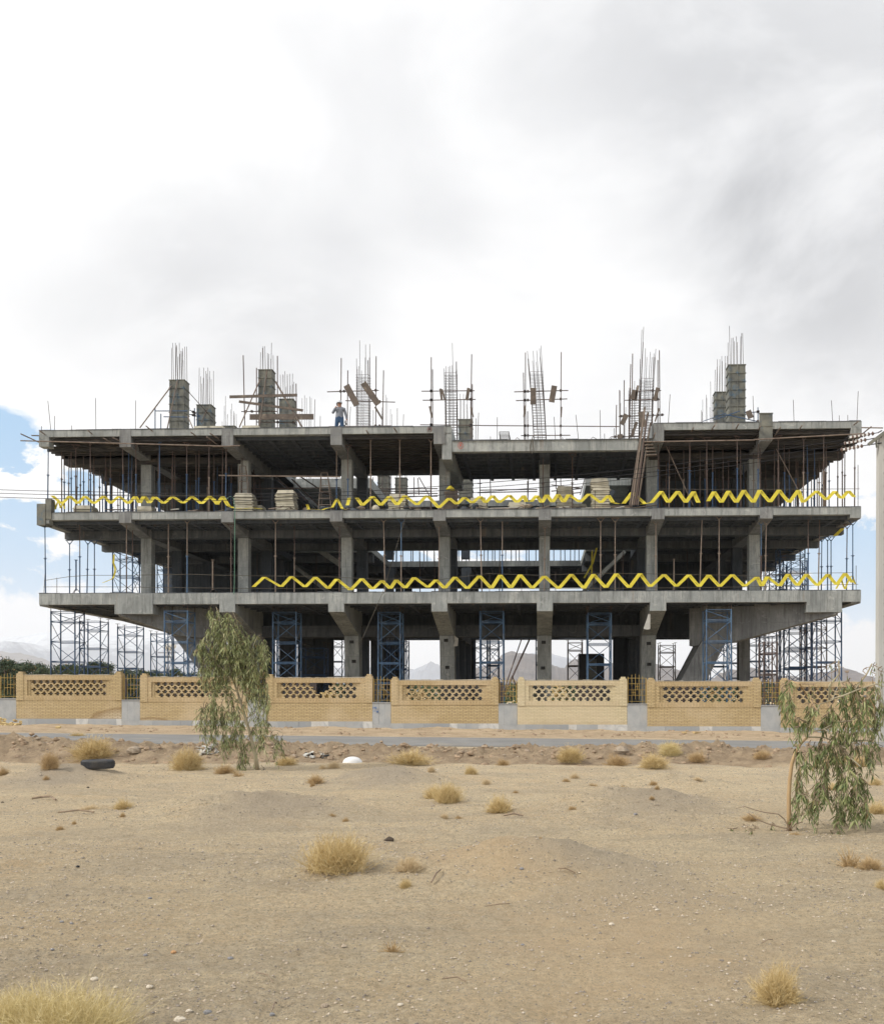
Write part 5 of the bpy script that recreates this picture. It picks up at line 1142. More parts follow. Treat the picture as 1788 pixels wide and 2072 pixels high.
# ================================================================ FENCE
def fy(x): return 44-.0175*x
PAN=[(33,246,1366,1468,'brick','brick_soldier','tan brick wall panel with pale efflorescence stain at its lower right, leftmost','brick_stained'),
     (283.5,501,1370,1471.5,'brick','brick_soldier','tan brick wall panel behind the drooping tree with a low dark stain','brick_stained_low'),
     (538,753,1371.5,1473.5,'brick','brick_soldier','tan brick wall panel whose lattice is broken in the middle',None),
     (791,1008,1376.5,1477.5,'brick','brick_soldier','tan brick wall panel left of the cream one',None),
     (1046.6,1268.5,1377,1480,'brick_cream','brick_cream_soldier','cream coloured brick wall panel, paler than the others',None),
     (1309.5,1538.6,1378.7,1484,'brick','brick_soldier','tan brick wall panel below the right slanted column',None),
     (1580,1815,1379.5,1487,'brick','brick_soldier','tan brick wall panel behind the bent tree at right',None)]
GR=[]
def panel(px0,px1,pt,pb,mt,ms,label,stain,idx):
    Y=fy(X((px0+px1)/2,44)); x0,x1=X(px0,Y),X(px1,Y); zt_=at((px0+px1)/2,pt,Y).z; zb=at((px0+px1)/2,pb,Y).z
    H=zt_-zb; w=x1-x0
    t=thing('brick_wall',label,'wall',(x0,Y,zb),'brick panels of the perimeter wall')
    z=lambda k:zb+H*k; xx=lambda k:x0+w*k
    m=MB(); m.box(x0,Y,z(.131),x1,Y+.35,z(.50)); m.build('lower_wall',stain or mt,t)
    for a,b in ((0,.068),(.932,1)):
        m=MB(); m.box(xx(a),Y-.03,z(.5),xx(b),Y+.37,z(1.0)); pi=m.build('pillar',mt,t)
        m=MB(); c=.012; m.box(xx(a+.003),Y-.02,z(1.0),xx(b-.003),Y+.36,z(1.035)); m.box(xx(a+.014),Y+.03,z(1.035),xx(b-.014),Y+.31,z(1.07)); m.build('pillar_cap',mt,pi)
    m=MB(); m.box(xx(.068),Y-.015,z(.90),xx(.932),Y+.3,z(.995)); m.box(xx(.068),Y-.015,z(.502),xx(.932),Y+.3,z(.595)); m.build('soldier_course',ms,t)
    m=MB(); m.box(xx(.068),Y-.012,z(.595),xx(.105),Y+.3,z(.90)); m.box(xx(.890),Y-.012,z(.595),xx(.932),Y+.3,z(.90)); m.box(xx(.105),Y+.03,z(.595),xx(.13),Y+.25,z(.90)); m.box(xx(.858),Y+.03,z(.595),xx(.89),Y+.25,z(.90)); m.build('frame',mt,t)
    m=MB(); r=random.Random(idx); xk=x0+.07
    while xk<x1-.07: l=r.uniform(.06,.34); m.box(xk,Y+r.uniform(-.01,.03),zt_,min(xk+l,x1-.07),Y+.28,zt_+r.uniform(.008,.035)); xk+=l+.005
    m.build('mortar_cap','sack',t)
    # pierced lattice: stepped-cross openings
    LX0,LX1,LZ0,LZ1=xx(.13),xx(.858),z(.597),z(.897); nc,nr=92,12; cw=(LX1-LX0)/nc; ch=(LZ1-LZ0)/nr
    m=MB()
    for j in range(nr):
        row=j//3; mid=(j%3==1); off=0 if row%2 else 4; wd=6 if mid else 3+(1 if r.random()<.4 else 0)
        solid=[True]*nc
        for k in range(11):
            c0=off+k*8+4-(wd//2)-(0 if mid else 0)
            for c in range(c0,c0+wd):
                if 0<=c<nc: solid[c]=False
        if idx==2:
            for c in range(nc):
                if j>=3 and 38<=c<58 and (abs(c-48)<(j-2)*1.5+r.uniform(-1,1.5)): solid[c]=False
        c=0
        while c<nc:
            if solid[c]:
                d=c
                while d<nc and solid[d]: d+=1
                m.box(LX0+c*cw,Y+.05+.004*(j%2),LZ0+j*ch,LX0+d*cw,Y+.27,LZ0+(j+1)*ch); c=d
            else: c+=1
    m.build('lattice',mt,t)
    m=MB(); r=random.Random(idx*7+1); xk=x0-.01
    while xk<x1-.02:
        l=r.choice([.35,.55,.75,.9]); e=min(xk+l,x1+.01)
        if x1-e<.15: e=x1+.01
        m.box(xk+.002,Y-.03+r.uniform(0,.012),zb-.25,e-.002,Y+.2,z(.131)); xk=e
    m.build('marble_plinth','marble',t)
    if idx in (3,4):
        m=MB(); xk=x0+.1
        while xk<x1+.3: l=.11; m.box(xk,Y-.1,zb-.35,xk+l-.012,Y+.1,zb-.02+r.uniform(-.01,.01)); xk+=l
        m.build('footing_course',mt,t)
    return Y,x1,zb,zt_
res=[panel(*a[:4],a[4],a[5],a[6],a[7],i) for i,a in enumerate(PAN)]
def gap(px0,px1,ptop,pb,gtop,label,glabel,tiles,style):
    Y=fy(X((px0+px1)/2,44))+.04; x0,x1=X(px0,Y)+.005,X(px1,Y)-.005; zb=at(px0,pb,Y).z-.25; z1=at(px0,ptop,Y).z; zg=at(px0,gtop,Y).z
    t=thing('marble_wall',label,'low wall',(x0,Y,zb),'low marble walls between the brick panels')
    m=MB(); m.box(x0,Y+.04,zb,x1,Y+.34,z1-.03); m.build('core','concrete',t)
    n=len(tiles); xs=[x0+(x1-x0)*q for q in [0]+tiles]; zm_=at(px0,pb-12,Y).z
    for a,b in zip(xs,xs[1:]): m=MB(); m.box(a+.002,Y,zm_,b-.002,Y+.038,z1-.035); m.build('marble_slab','marble',t)
    m=MB(); m.box(x0,Y-.012,zb,x1,Y+.035,zm_-.004); m.build('marble_slab','marble',t)
    m=MB(); m.box(x0,Y-.03,z1-.03,x1,Y+.36,z1); m.build('coping','marble',t)
    g=thing('metal_grille',glabel,'grille',((x0+x1)/2,Y+.15,z1),'yellow metal grilles on the low walls')
    y=Y+.15; w=x1-x0; h=zg-z1
    def V(k,a,b,r=.010): m=MB(); m.bar((x0+w*k,y,z1+h*a),(x0+w*k,y,z1+h*b),r,5); m.build('upright_bar','grille_yellow',g)
    def Hh(k0,k1,a): m=MB(); m.bar((x0+w*k0,y+.002,z1+h*a),(x0+w*k1,y+.002,z1+h*a),.009,5); m.build('cross_bar','grille_yellow',g)
    V(.05,0,.97,.02); V(.95,0,.93,.02)
    V(.24,0,1.05); V(.42,.15,1.08); V(.60,.15,1.05); V(.78,0,1.0)
    if style: 
        for a in (.08,.30,.50,.72,.92): Hh(.05,.95,a)
        Hh(.42,.60,.62); Hh(.24,.42,.4); V(.33,.3,.5); V(.51,.5,.72); V(.69,.3,.5)
    else: Hh(.05,.95,.08); Hh(.05,.95,.88); Hh(.24,.78,.45); Hh(.42,.95,.6)
mb_=[('low marble wall at the left picture edge','yellow grille at the left picture edge',[.38,1.0],0),('low marble wall between first and second brick panels','yellow grille between first and second brick panels',[.32,.68,1.0],0),
 ('low marble wall partly behind the drooping tree','yellow grille partly behind the drooping tree',[.5,1.0],1),('low marble wall with blue paint and a missing slab','yellow grille above the low wall with blue paint',[.33,.36,.66,1.0],1),
 ('low marble wall left of the cream panel','yellow grille left of the cream panel',[.3,.64,1.0],1),('low marble wall with bare cement right of the cream panel','yellow grille with block pattern right of the cream panel',[.66,1.0],1),('pale low marble wall left of the bent tree','yellow grille left of the bent tree',[1.0],1)]
for i,(a,b,pt,pb,gt) in enumerate([(-4,33,1413,1466,1366),(246,283.5,1416,1470.5,1367),(501,538,1417,1472.5,1370),(753,791,1421,1477,1372),(1008,1046.6,1424,1479,1374),(1268.5,1309.5,1424,1483,1368),(1538.6,1580,1427,1486,1377)]):
    gap(a,b,pt,pb,gt,*mb_[i])
# painted survey scribble on the low wall
Yq=fy(X(770,44))-.005; m=MB()
def stroke(pts,w=.018):
    P=[pf(Zj,a,b,Yq) for a,b in pts]
    for a,b in zip(P,P[1:]): m.beam(a,b,w,.004,up=(0,1,0))
stroke([(583,338),(584,352)]); stroke([(589,346),(592,340),(596,348),(600,340),(604,347),(602,351),(596,352)]); stroke([(582,364),(616,364)],.014); stroke([(606,366),(610,374),(614,366)],.03)
sc0=[o for o in bpy.data.objects if o.name.startswith('marble_wall') and 'blue paint' in o['label']][0]
m.build('painted_scribble','blue_paint',sc0)
# heaps behind the pierced walls, shed, loose bricks
r=random.Random(21)
for (px0,px1,py,Y,lab) in [(800,880,1392,46.2,'pale brick rubble heap behind the fourth panel'),(1098,1160,1388,46.3,'pale brick rubble heap behind the cream panel'),(620,700,1400,46.5,'brick rubble heap behind the broken lattice')]:
    a,b=X(px0,Y),X(px1,Y); zt_=at(px0,py,Y).z; m=MB()
    for k in range(150):
        t=r.random(); hh=(zt_)*(1-abs(2*t-1)**3)*r.random()**.5; x=a+(b-a)*t; y=Y+r.uniform(-.3,1)
        d=Vector((r.uniform(-1,1),r.uniform(-1,1),r.uniform(-.5,.5))).normalized()*.11; m.beam((x-d.x,y-d.y,hh-d.z),(x+d.x,y+d.y,hh+d.z),.1,.06)
    tag(m.build('rubble_heap','brick_loose',None,org=((a+b)/2,Y,0)),lab,'rubble heap',kind='stuff')
LBW=['yellow brick lying on the heap at the foot of the leftmost low wall']
proto=None
for k in range(62):
    t=r.random(); u=r.random(); px=-12+60*t; lay=r.random()
    Y=43.0-u*1.6; x=X(px,43)+r.uniform(-.1,.1); top=(1-(px/52)**2 if px>0 else 1)
    z=.33+.03+lay*.42*max(0,top)*(1-u*.7)
    if proto is None: proto=MB().box(-.11,-.05,-.03,.11,.05,.03).build('loose_brick','brick_loose',None); tag(proto,LBW[0],'brick','loose bricks heaped at the left low wall'); o=proto
    else: o=copy_tree(proto)
    o.location=(x,Y,z); o.rotation_euler=(r.uniform(-.5,.5),r.uniform(-.5,.5),r.uniform(0,3.1))
for (px,py,lab) in [(118,1472,'single yellow brick lying apart right of the brick heap'),(1408,1483,'single yellow block lying on the verge below the sixth panel'),(1384,1483,'smaller stone left of the yellow block on the verge')]:
    q=gnd(px,py+2); o=copy_tree(proto,(q.x,q.y,q.z+.04),lab,'single stones on the verge'); o.rotation_euler=(0,.1,px); o.scale=(1.2,1.5,1.2)
# ================================================================ FAR THINGS
def tree_far(seed):
    r=random.Random(seed); t=thing('pine_tree','dark green pine in the row beyond the wall at the left','tree',(0,0,0),'pines beyond the wall at the left')
    H=6.2; m=MB(); m.tube([(0,0,0),(.1,0,H*.5),(0,.1,H*.92)],[.16,.11,.03],6)
    for k in range(9):
        z=H*(.25+.07*k); a=r.uniform(0,6.28); l=1.6*(1-k*.07); m.tube([(0,0,z),(l*math.cos(a),l*math.sin(a),z+.5)],[.05,.015],4)
    m.build('trunk','bark_dark',t)
    m=MB(); blobs=[(r.uniform(-1.3,1.3),r.uniform(-1.,1.),H*r.uniform(.06,.94),r.uniform(.5,1.)) for _ in range(26)]
    for (bx,by,bz,br) in blobs:
        k=1-.55*max(0,bz/H-.55)/.45; bx*=k; by*=k
        for i in range(120):
            d=Vector((r.gauss(0,1),r.gauss(0,1),r.gauss(0,.7))).normalized()*br*r.uniform(.35,1)
            c=Vector((bx,by,bz))+d; s=r.uniform(.07,.17); e1=Vector((r.gauss(0,1),r.gauss(0,1),r.gauss(0,1))).normalized()*s; e2=e1.cross(d).normalized()*s*.6
            m.face([c-e1,c-e2,c+e1,c+e2])
    m.build('crown','needles',t); return t
TP=[tree_far(s) for s in (3,4,5)]
r=random.Random(9); tu=[0,0,0]
far_list=[(-30,1342),(-8,1333),(14,1328),(22,1339),(40,1345),(58,1336),(70,1341),(88,1344),(101,1352),(108,1358),(118,1341),(133,1339),(150,1346),(165,1345),(182,1341),(198,1336),(212,1349),(228,1358),(250,1354),(268,1349),(288,1352),(300,1357),(318,1352),(340,1359),(355,1352),(372,1357),(390,1358),(415,1362)]
for i,(px,py) in enumerate(far_list):
    for q in range(2 if i%2 else 1):
        D=135+r.uniform(-14,14)+q*9; p=at(px+r.uniform(-3,3)+q*9,py+q*5,D); k=i%3
        H=p.z-.6; sc=H/6.2
        if not tu[k]: tu[k]=1; o=TP[k]
        else: o=copy_tree(TP[k])
        o['label']='dark green pine '+('at the left picture edge' if px<33 else 'behind the leftmost brick panel' if px<150 else 'behind the right part of the leftmost panel' if px<246 else 'behind the second brick panel')+', '+['broad','slim','ragged'][k]+' kind'; o.location=(p.x,D,.5); o.rotation_euler=(0,0,r.uniform(0,6)); o.scale=(sc*1.25,sc*1.25,sc)
# far scrub and low woods behind the site, reading as one dark band
m=MB(); rs=random.Random(8)
for i in range(26000):
    px=rs.uniform(-200,2000); D=150+rs.uniform(0,40); top=(1410-(1379 if px<420 else 1384)+3*noise.noise(Vector((px*.03,0,0)))+2.5*noise.noise(Vector((px*.11,4,0))))/F*D+EYE
    q=at(px,1410,D); z=.3+(top-.3)*rs.random()**.7; s=rs.uniform(.12,.34); c=Vector((q.x,D,z))
    e1=Vector((rs.gauss(0,1),rs.gauss(0,.5),rs.gauss(0,1))).normalized()*s; e2=e1.cross(Vector((rs.gauss(0,.4),1,rs.gauss(0,.4)))).normalized()*s*.7; m.face([c-e1,c-e2,c+e1,c+e2])
tag(m.build('far_scrub','needles'),'dark band of far scrub low on the horizon behind the site','scrub',kind='stuff')
# added dark panels behind the wall, so its lattice holes look shaded
for (px0,px1,top,Yq,lab) in [(300,480,1374,46.5,'added dark backing behind the second brick panel'),(552,640,1377,46.6,'added dark backing behind the left part of the third brick panel'),(700,745,1377,46.6,'added dark backing behind the right end of the third brick panel'),(890,1000,1381,46.8,'added dark backing behind the fourth brick panel'),(1060,1098,1381,46.8,'added dark backing behind the left end of the cream panel'),(1165,1255,1381,46.8,'added dark backing behind the right half of the cream panel'),(1325,1420,1384,46.8,'added dark backing behind the sixth brick panel'),(60,230,1371,47.5,'added dark backing behind the leftmost brick panel'),(1590,1700,1390,46.8,'added dark backing behind the last brick panel')]:
    a,b=X(px0,Yq),X(px1,Yq); zt_=at(px0,top,Yq).z; t=thing('dark_backing',lab,'panel stack',((a+b)/2,Yq,.1),'added dark backing behind the wall'); x=a; rs=random.Random(px0)
    while x<b-.2:
        w=rs.choice([.5,.6,.9]); h=zt_-rs.uniform(0,.14); lean=rs.uniform(.05,.3); m=MB(); m.hex([(x,Yq,.05),(x+w-.02,Yq,.05),(x+w-.02,Yq+.06,.05),(x,Yq+.06,.05),(x,Yq+lean,h),(x+w-.02,Yq+lean,h),(x+w-.02,Yq+lean+.06,h),(x,Yq+lean+.06,h)]); m.build('panel',rs.choice(['formwork','formwork','rebar']),t); x+=w
t=Y=900; p=at(344,1304,900); t=thing('water_tower','far pale water tower with a bowl tank behind the left scaffold towers','water tower',(p.x,900,1))
m=MB(); n=20; pro=[(0.3,-7.5),(3.6,-6),(5.6,-3),(5.8,-1.2),(5.2,0),(2.6,.8),(.3,1.2)]
for rr,zz_ in pro:
    for k in range(n): a=2*math.pi*k/n; m.v.append((p.x+rr*.95*math.cos(a),900+rr*.95*math.sin(a),p.z+zz_*.75))
for i in range(len(pro)-1):
    for k in range(n): a=i*n+k;b=i*n+(k+1)%n; m.f.append((a,b,b+n,a+n))
m.build('tank','white_wall',t,smooth=True)
for k in range(8): a=2*math.pi*k/8; m=MB(); m.bar((p.x+4.4*math.cos(a),900+4.4*math.sin(a),-2),(p.x+3.6*math.cos(a),900+3.6*math.sin(a),p.z-5),.4,5); m.build('leg','white_wall',t)
m=MB(); 
for z in (p.z-8,p.z-16,p.z-24): m.box(p.x-9 if z==p.z-8 else p.x-4.4,895,z,p.x+9 if z==p.z-8 else p.x+4.4,896,z+.6)
m.build('gallery','rebar',t)
D=330; a=at(752,1362,D); b=at(766,1378,D); t=thing('apartment_block','small far white building seen above the third gap of the wall','building',(a.x,D,0)); m=MB(); m.box(a.x,D,-1,b.x,D+9,a.z); m.box(a.x+.5,D+1,a.z,a.x+1.6,D+4,a.z+.9); m.build('wall','white_wall',t)
for i in range(3):
    for k in range(3): m=MB(); m.box(a.x+.3+k*.75,D-.06,a.z-1.2-i*1.5,a.x+.75+k*.75,D-.005,a.z-.5-i*1.5); m.build('window','window_dark',t)
Y=58; a=at(754,1378,Y); b=at(763,1440,Y); t=thing('site_hut','narrow yellow hut seen through the third gap of the wall','hut',(a.x,Y,0)); m=MB(); m.box(a.x-.6,Y,-.1,b.x,Y+2,a.z); m.build('wall','shed_yellow',t); m=MB(); m.box(a.x-.7,Y-.1,a.z,b.x+.1,Y+2.1,a.z+.08); m.build('roof','concrete_dark',t)
Y=60; a=at(1172,1323,Y); b=at(1222,1400,Y); t=thing('site_cabin','dark site cabin standing beside a blue scaffold tower on the ground floor','cabin',(a.x,Y,0)); m=MB(); m.box(a.x,Y,0,b.x,Y+2.2,a.z); m.build('body','black',t); m=MB(); m.box(a.x+.5,Y-.02,.4,a.x+1.0,Y-.003,a.z-.3); m.build('door','form_steel',t)
# leaning braces in the fifth bay
for (x0,y0,x1,y1,Y0,Y1,rr,l) in [(610,1560,765,1105,47,53,.03,'slim dark brace slanting up left of the sixth ground column'),(640,1520,828,1108,47,53.2,.045,'thick rusty brace slanting up left of the sixth ground column'),(660,1480,815,1140,47.3,53,.03,'dark brace beside the thick rusty one'),(690,1400,735,1510,46.5,47.2,.03,'short strut at the foot of the rusty braces'),(620,1545,690,1570,46.5,46.8,.03,'low pipe at the foot of the rusty braces')]:
    pole('slanted_brace',l,[pf(Zg,x0,y0,Y0),pf(Zg,x1,y1,Y1)],rr,'rust','brace','slanting braces in the fourth gap of the wall',7)
pole('slanted_brace','dark brace leaning against the tower in the last gap of the wall',[pf(Zs,200,470,46),pf(Zs,290,255,50)],.045,'rebar','brace','slanting brace at the last gap',6)
tower('scaffold_tower','scaffold tower seen through the last gap of the wall, left of the bent tree',1545,1572,48.2,zt(1300,48.2),.0,'rust',group=DK)
# ================================================================ UTILITY POLE AND WIRES
YP=36.; q=at(1785.5,1480,YP); tp=at(1785.5,884,YP)
t=thing('utility_pole','pale concrete utility pole at the right edge carrying the wires','utility pole',(q.x,YP,-.05))
m=MB(); m.hex([(q.x-.2,YP-.2,-.2),(q.x+.2,YP-.2,-.2),(q.x+.2,YP+.2,-.2),(q.x-.2,YP+.2,-.2),(q.x-.17,YP-.15,tp.z+.05),(q.x+.15,YP-.15,tp.z+.05),(q.x+.15,YP+.15,tp.z+.05),(q.x-.17,YP+.15,tp.z+.05)]); m.build('shaft','pole_concrete',t)
for k in range(22):
    z=1.2+k*.45; m=MB(); m.box(q.x-.02,YP-.205+.0025*z,z,q.x+.02,YP-.19,z+.04); m.build('bolt_hole','black',t)
a=pf(Zd,1675,868,YP-.15); b=pf(Zd,1795,772,YP-.15); m=MB(); m.beam(a,(b.x+.1,YP-.25,b.z+.05),.12,.1); m.build('crossarm','form_steel',t)
m=MB(); m.beam(pf(Zd,1735,890,YP-.15),pf(Zd,1730,830,YP-.15),.05,.05); m.build('brace','form_steel',t)
wz=[[(0,991),(185,995),(430,1000),(640,997),(860,986)]+zz(Zd,[(0,1045),(1500,835),(1600,806),(1745,782)]),
    [(0,998),(185,1002),(430,1006),(640,1004),(860,995)]+zz(Zd,[(0,1080),(1480,872),(1560,850),(1690,828)]),
    [(0,1006),(185,1010),(430,1013),(640,1011),(860,1004)]+zz(Zd,[(0,1112),(1480,908),(1540,895),(1665,872)])]
for i,l in enumerate(wz):
    P=[at(-420,975+7*i,YP)]+[at(a,b,YP-.0) for a,b in l]
    Q=[]
    for k in range(len(P)-1):
        p0=P[max(0,k-1)];p1=P[k];p2=P[k+1];p3=P[min(len(P)-1,k+2)]
        for j in range(6):
            s=j/6; Q.append(p1+(p2-p1)*s if k in (len(P)-2,) else .5*((2*p1)+(p2-p0)*s+(2*p0-5*p1+4*p2-p3)*s*s+(3*p1-p0-3*p2+p3)*s**3))
    Q.append(P[-1]); o=MB().tube(Q,.011,5).build('power_line','wire',None,org=P[-1]); tag(o,['highest of the three power lines crossing in front of the building','middle one of the three power lines','lowest of the three power lines'][i],'wire','power lines')
    e=P[-1]; d=(P[-1]-P[-2]).normalized()
    t2=thing('insulator_string',['string of brown insulators on the highest wire','string of brown insulators on the middle wire','string of brown insulators on the lowest wire'][i],'insulator',tuple(e),'insulators beside the utility pole')
    for k in range(6):
        c=e-d*(.18+k*.14); m=MB(); m.tube([c-d*.05,c-d*.01,c+d*.01,c+d*.05],[.02,.075,.06,.02],10); m.build('disc','porcelain',t2)
    m=MB(); m.bar(e-d*1.1,e,.015,5); m.build('pin','wire',t2)
    m=MB(); m.bar(e,(q.x-.1,YP-.2,e.z+.02),.02,5); m.build('link','wire',t2)
    c=P[-2]; m=MB(); m.beam(c-d*.3,c+d*.35,.07,.06); m.build('clamp','white_plastic',t2)
# ================================================================ EUCALYPTUS TREES
def leafy(m,c,dr,L,w,r):
    d=dr.normalized(); s=d.cross(Vector((r.gauss(0,1),r.gauss(0,1),r.gauss(0,.4))))
    if s.length<1e-4: return
    s.normalize(); g=Vector((0,0,-1))*L*.10
    p0=c; p1=c+d*L*.3; p2=c+d*L*.68+g*.6; p3=c+d*L+g*1.6
    n=len(m.v); m.v+=[tuple(p0),tuple(p1+s*w*.5),tuple(p1-s*w*.5),tuple(p2+s*w*.38),tuple(p2-s*w*.38),tuple(p3)]
    m.f+=[(n,n+1,n+2),(n+1,n+3,n+4,n+2),(n+3,n+5,n+4)]
def strand(mt,ml,f,x0,y0,x1,y1,Y,r,dens,L,w,spread,ks):
    a=pf(f,x0,y0,Y+r.uniform(-.45,.45)); b=pf(f,x1,y1,a.y+r.uniform(-.15,.15)); ln=(b-a).length
    n=max(3,int(ln*dens)); ph=r.uniform(0,6)
    P=[a.lerp(b,t/6)+Vector((math.sin(ph+t)*.03,math.cos(ph+t*1.3)*.03,0)) for t in range(7)]
    mt.tube(P,[.006*(1-.1*k) for k in range(7)],4,cap=False)
    nsub=max(1,int(ln*ks))
    for k in range(nsub):
        t=r.random(); c=a.lerp(b,t); e=c+Vector((r.gauss(0,spread),r.gauss(0,spread),-abs(r.gauss(.12,.14))))
        mt.bar(c,e,.003,3,cap=False)
        for i in range(int(n/nsub)+1):
            q=c.lerp(e,r.random()); d=Vector((r.gauss(0,.42),r.gauss(0,.42),-1+r.uniform(-.2,.6)*.6)); leafy(ml,q,d,L*r.uniform(.55,1.25),w*r.uniform(.7,1.3),r)
# left tree
gb=gnd(*Zr(780,1958)); YL=gb.y; r=random.Random(31)
t=thing('eucalyptus_tree','tall drooping eucalyptus with a slanting pale trunk in front of the second wall panel','tree',tuple(gb))
def P3(f,l,Y): return [pf(f,a,b,Y) for a,b in l]
m=MB(); tr=P3(Zr,[(780,1958),(745,1760),(690,1540),(640,1370),(590,1200),(545,1060),(490,900),(440,700),(400,480),(350,250),(300,80)],YL); tr[0].z=gb.z-.05
m.tube(tr,[.052,.042,.036,.032,.028,.025,.021,.017,.012,.008,.004],9); tk=m.build('trunk','bark_pale',t,smooth=True)
for l in ([(545,1060),(600,850),(700,600),(760,420),(850,400)],[(590,1200),(640,950),(700,820),(800,640),(880,520)],[(490,900),(350,750),(220,560),(120,450)],[(640,1370),(720,1290),(800,1270),(880,1350)],[(440,700),(520,420),(560,250),(500,130)],[(545,1060),(400,1000),(260,1060),(180,1180)],[(690,1540),(620,1400),(500,1240),(420,1240)],[(590,1200),(450,1120),(330,1150)],[(745,1760),(850,1500),(980,1500),(1050,1540)],[(690,1540),(640,1640),(610,1700)],[(490,900),(420,800),(330,700),(280,800)],[(700,820),(780,850),(850,900)],[(350,250),(260,220),(220,330)]):
    m=MB(); m.tube([p+Vector((0,r.uniform(-.25,.25)*(k>0),0)) for k,p in enumerate(P3(Zr,l,YL))],[.014,.010,.007,.005,.003][:len(l)],5); m.build('branch','bark_pale',tk)
mt,ml=MB(),MB()
S1=[(270,50,250,330),(240,60,215,160),(330,90,290,500),(300,60,330,300),(400,130,380,560),(440,130,420,600),(480,150,500,520),(520,190,560,600),(560,260,600,700),(220,300,180,620),(190,320,130,560),(130,440,135,700),(110,460,90,600),(170,440,200,750),(260,380,240,800),(320,300,300,850),(370,330,350,900),(240,600,190,950),(300,640,290,950),(420,500,440,950),(460,560,420,1000),(380,560,330,960),(520,500,560,950),(560,540,620,900),
    (620,380,640,700),(660,380,660,800),(700,380,710,760),(740,370,760,800),(780,380,800,700),(820,390,840,760),(860,420,880,760),(870,480,895,560),(640,560,600,1000),(690,640,680,1000),(740,700,760,960),(600,800,640,1060),
    (260,900,250,1250),(290,960,270,1450),(240,1250,250,1590),(300,1180,290,1640),(270,1100,300,1540),(160,1190,90,1460),(180,1180,165,1560),(140,1220,110,1500),(200,1190,200,1460),(420,1000,450,1350),(480,1030,500,1330),(540,1080,560,1260),(380,1130,370,1300),(400,1270,390,1700),(430,1250,420,1680),(370,1260,375,1600),(510,1200,500,1680),(530,1300,520,1660),(490,1250,480,1600),(560,1260,600,1560),(620,1350,570,1550),
    (660,1050,620,1250),(700,880,740,1150),(780,880,740,1200),(830,870,820,1160),(880,900,880,1240),(870,1040,900,1240),(800,1000,780,1240),(850,1080,840,1230),(740,1270,690,1360),(800,1260,740,1500),(850,1280,860,1520),(880,1340,900,1480),(790,1330,840,1620),(720,1440,700,1700),(760,1480,800,1700),(820,1500,850,1700),(600,1540,590,1640),(630,1690,600,1900),(610,1720,560,1930),(640,1700,650,1880),(580,1760,540,1920),(590,1580,620,1700),(940,1510,930,1590),(1000,1530,1010,1640),(1050,1550,1060,1620),(980,1640,970,1790),(1010,1620,1080,1720),(370,1650,375,1720),(440,1640,380,1740),(760,1850,780,1940),(830,1900,860,1960)]
for (x0,y0,x1,y1) in S1: strand(mt,ml,Zr,x0,y0,x1,y1,YL,r,150 if y0<1000 else 115,.13,.0155,.07,24)
for k in range(75):
    x=r.uniform(120,860); y0=r.uniform(420 if 600<x or x<200 else 150,760); strand(mt,ml,Zr,x,y0,x+r.uniform(-40,40),y0+r.uniform(120,330),YL,r,105,.12,.0155,.07,20)
mt.build('twigs','bark_dark',t); ml.build('crown','leaf_grey',t)
# right tree
gb=gnd(*Zs(405,1818)); YT=gb.y; r=random.Random(32)
t=thing('eucalyptus_tree','young eucalyptus bent over to the right with a tan trunk, nearest tree','tree',tuple(gb))
m=MB(); tr=P3(Zs,[(405,1820),(398,1650),(398,1450),(408,1290),(430,1120),(470,1000),(525,915),(590,850)],YT); tr[0].z=gb.z-.03
m.tube(tr,[.030,.026,.024,.023,.021,.018,.016,.014],9); tk=m.build('trunk','bark_tan',t,smooth=True)
for l in ([(590,850),(565,790),(600,730),(645,665),(690,570),(740,510),(815,465),(880,380),(960,290),(1050,240)],[(590,850),(660,800),(755,770),(810,830),(870,900),(950,960)],[(590,850),(690,855),(800,860),(880,890)],[(815,465),(790,320),(880,200),(880,60)],[(815,465),(930,420),(1080,360),(1250,300),(1330,330)],[(645,665),(560,700),(470,650)],[(690,570),(620,420),(480,295),(370,250)],[(755,770),(900,700),(1050,680),(1150,620)],[(525,915),(480,900),(480,840),(540,760)],[(950,960),(1100,900),(1250,880)],[(1080,360),(1200,200),(1290,90)],[(870,900),(980,1000),(1100,1150)],[(470,1000),(520,1040),(540,1150)]):
    m=MB(); m.tube([p+Vector((0,r.uniform(-.18,.18)*(k>0),0)) for k,p in enumerate(P3(Zs,l,YT))],[.011*(1-.08*k) for k in range(len(l))],6); m.build('branch','bark_pale' if l[0]!=(690,570) else 'bark_tan',tk)
for l in ([(400,1790),(350,1700),(290,1650),(150,1632),(60,1610),(-60,1570),(-150,1590)],[(410,1790),(470,1680),(560,1640)],[(400,1800),(330,1790),(180,1750),(60,1700),(-20,1640)],[(420,1800),(470,1750),(540,1730)],[(400,1810),(340,1830),(310,1835)]):
    m=MB(); m.tube(P3(Zs,l,YT-.05),[.009*(1-.1*k) for k in range(len(l))],5); m.build('low_shoot','twig',tk)
mt,ml=MB(),MB()
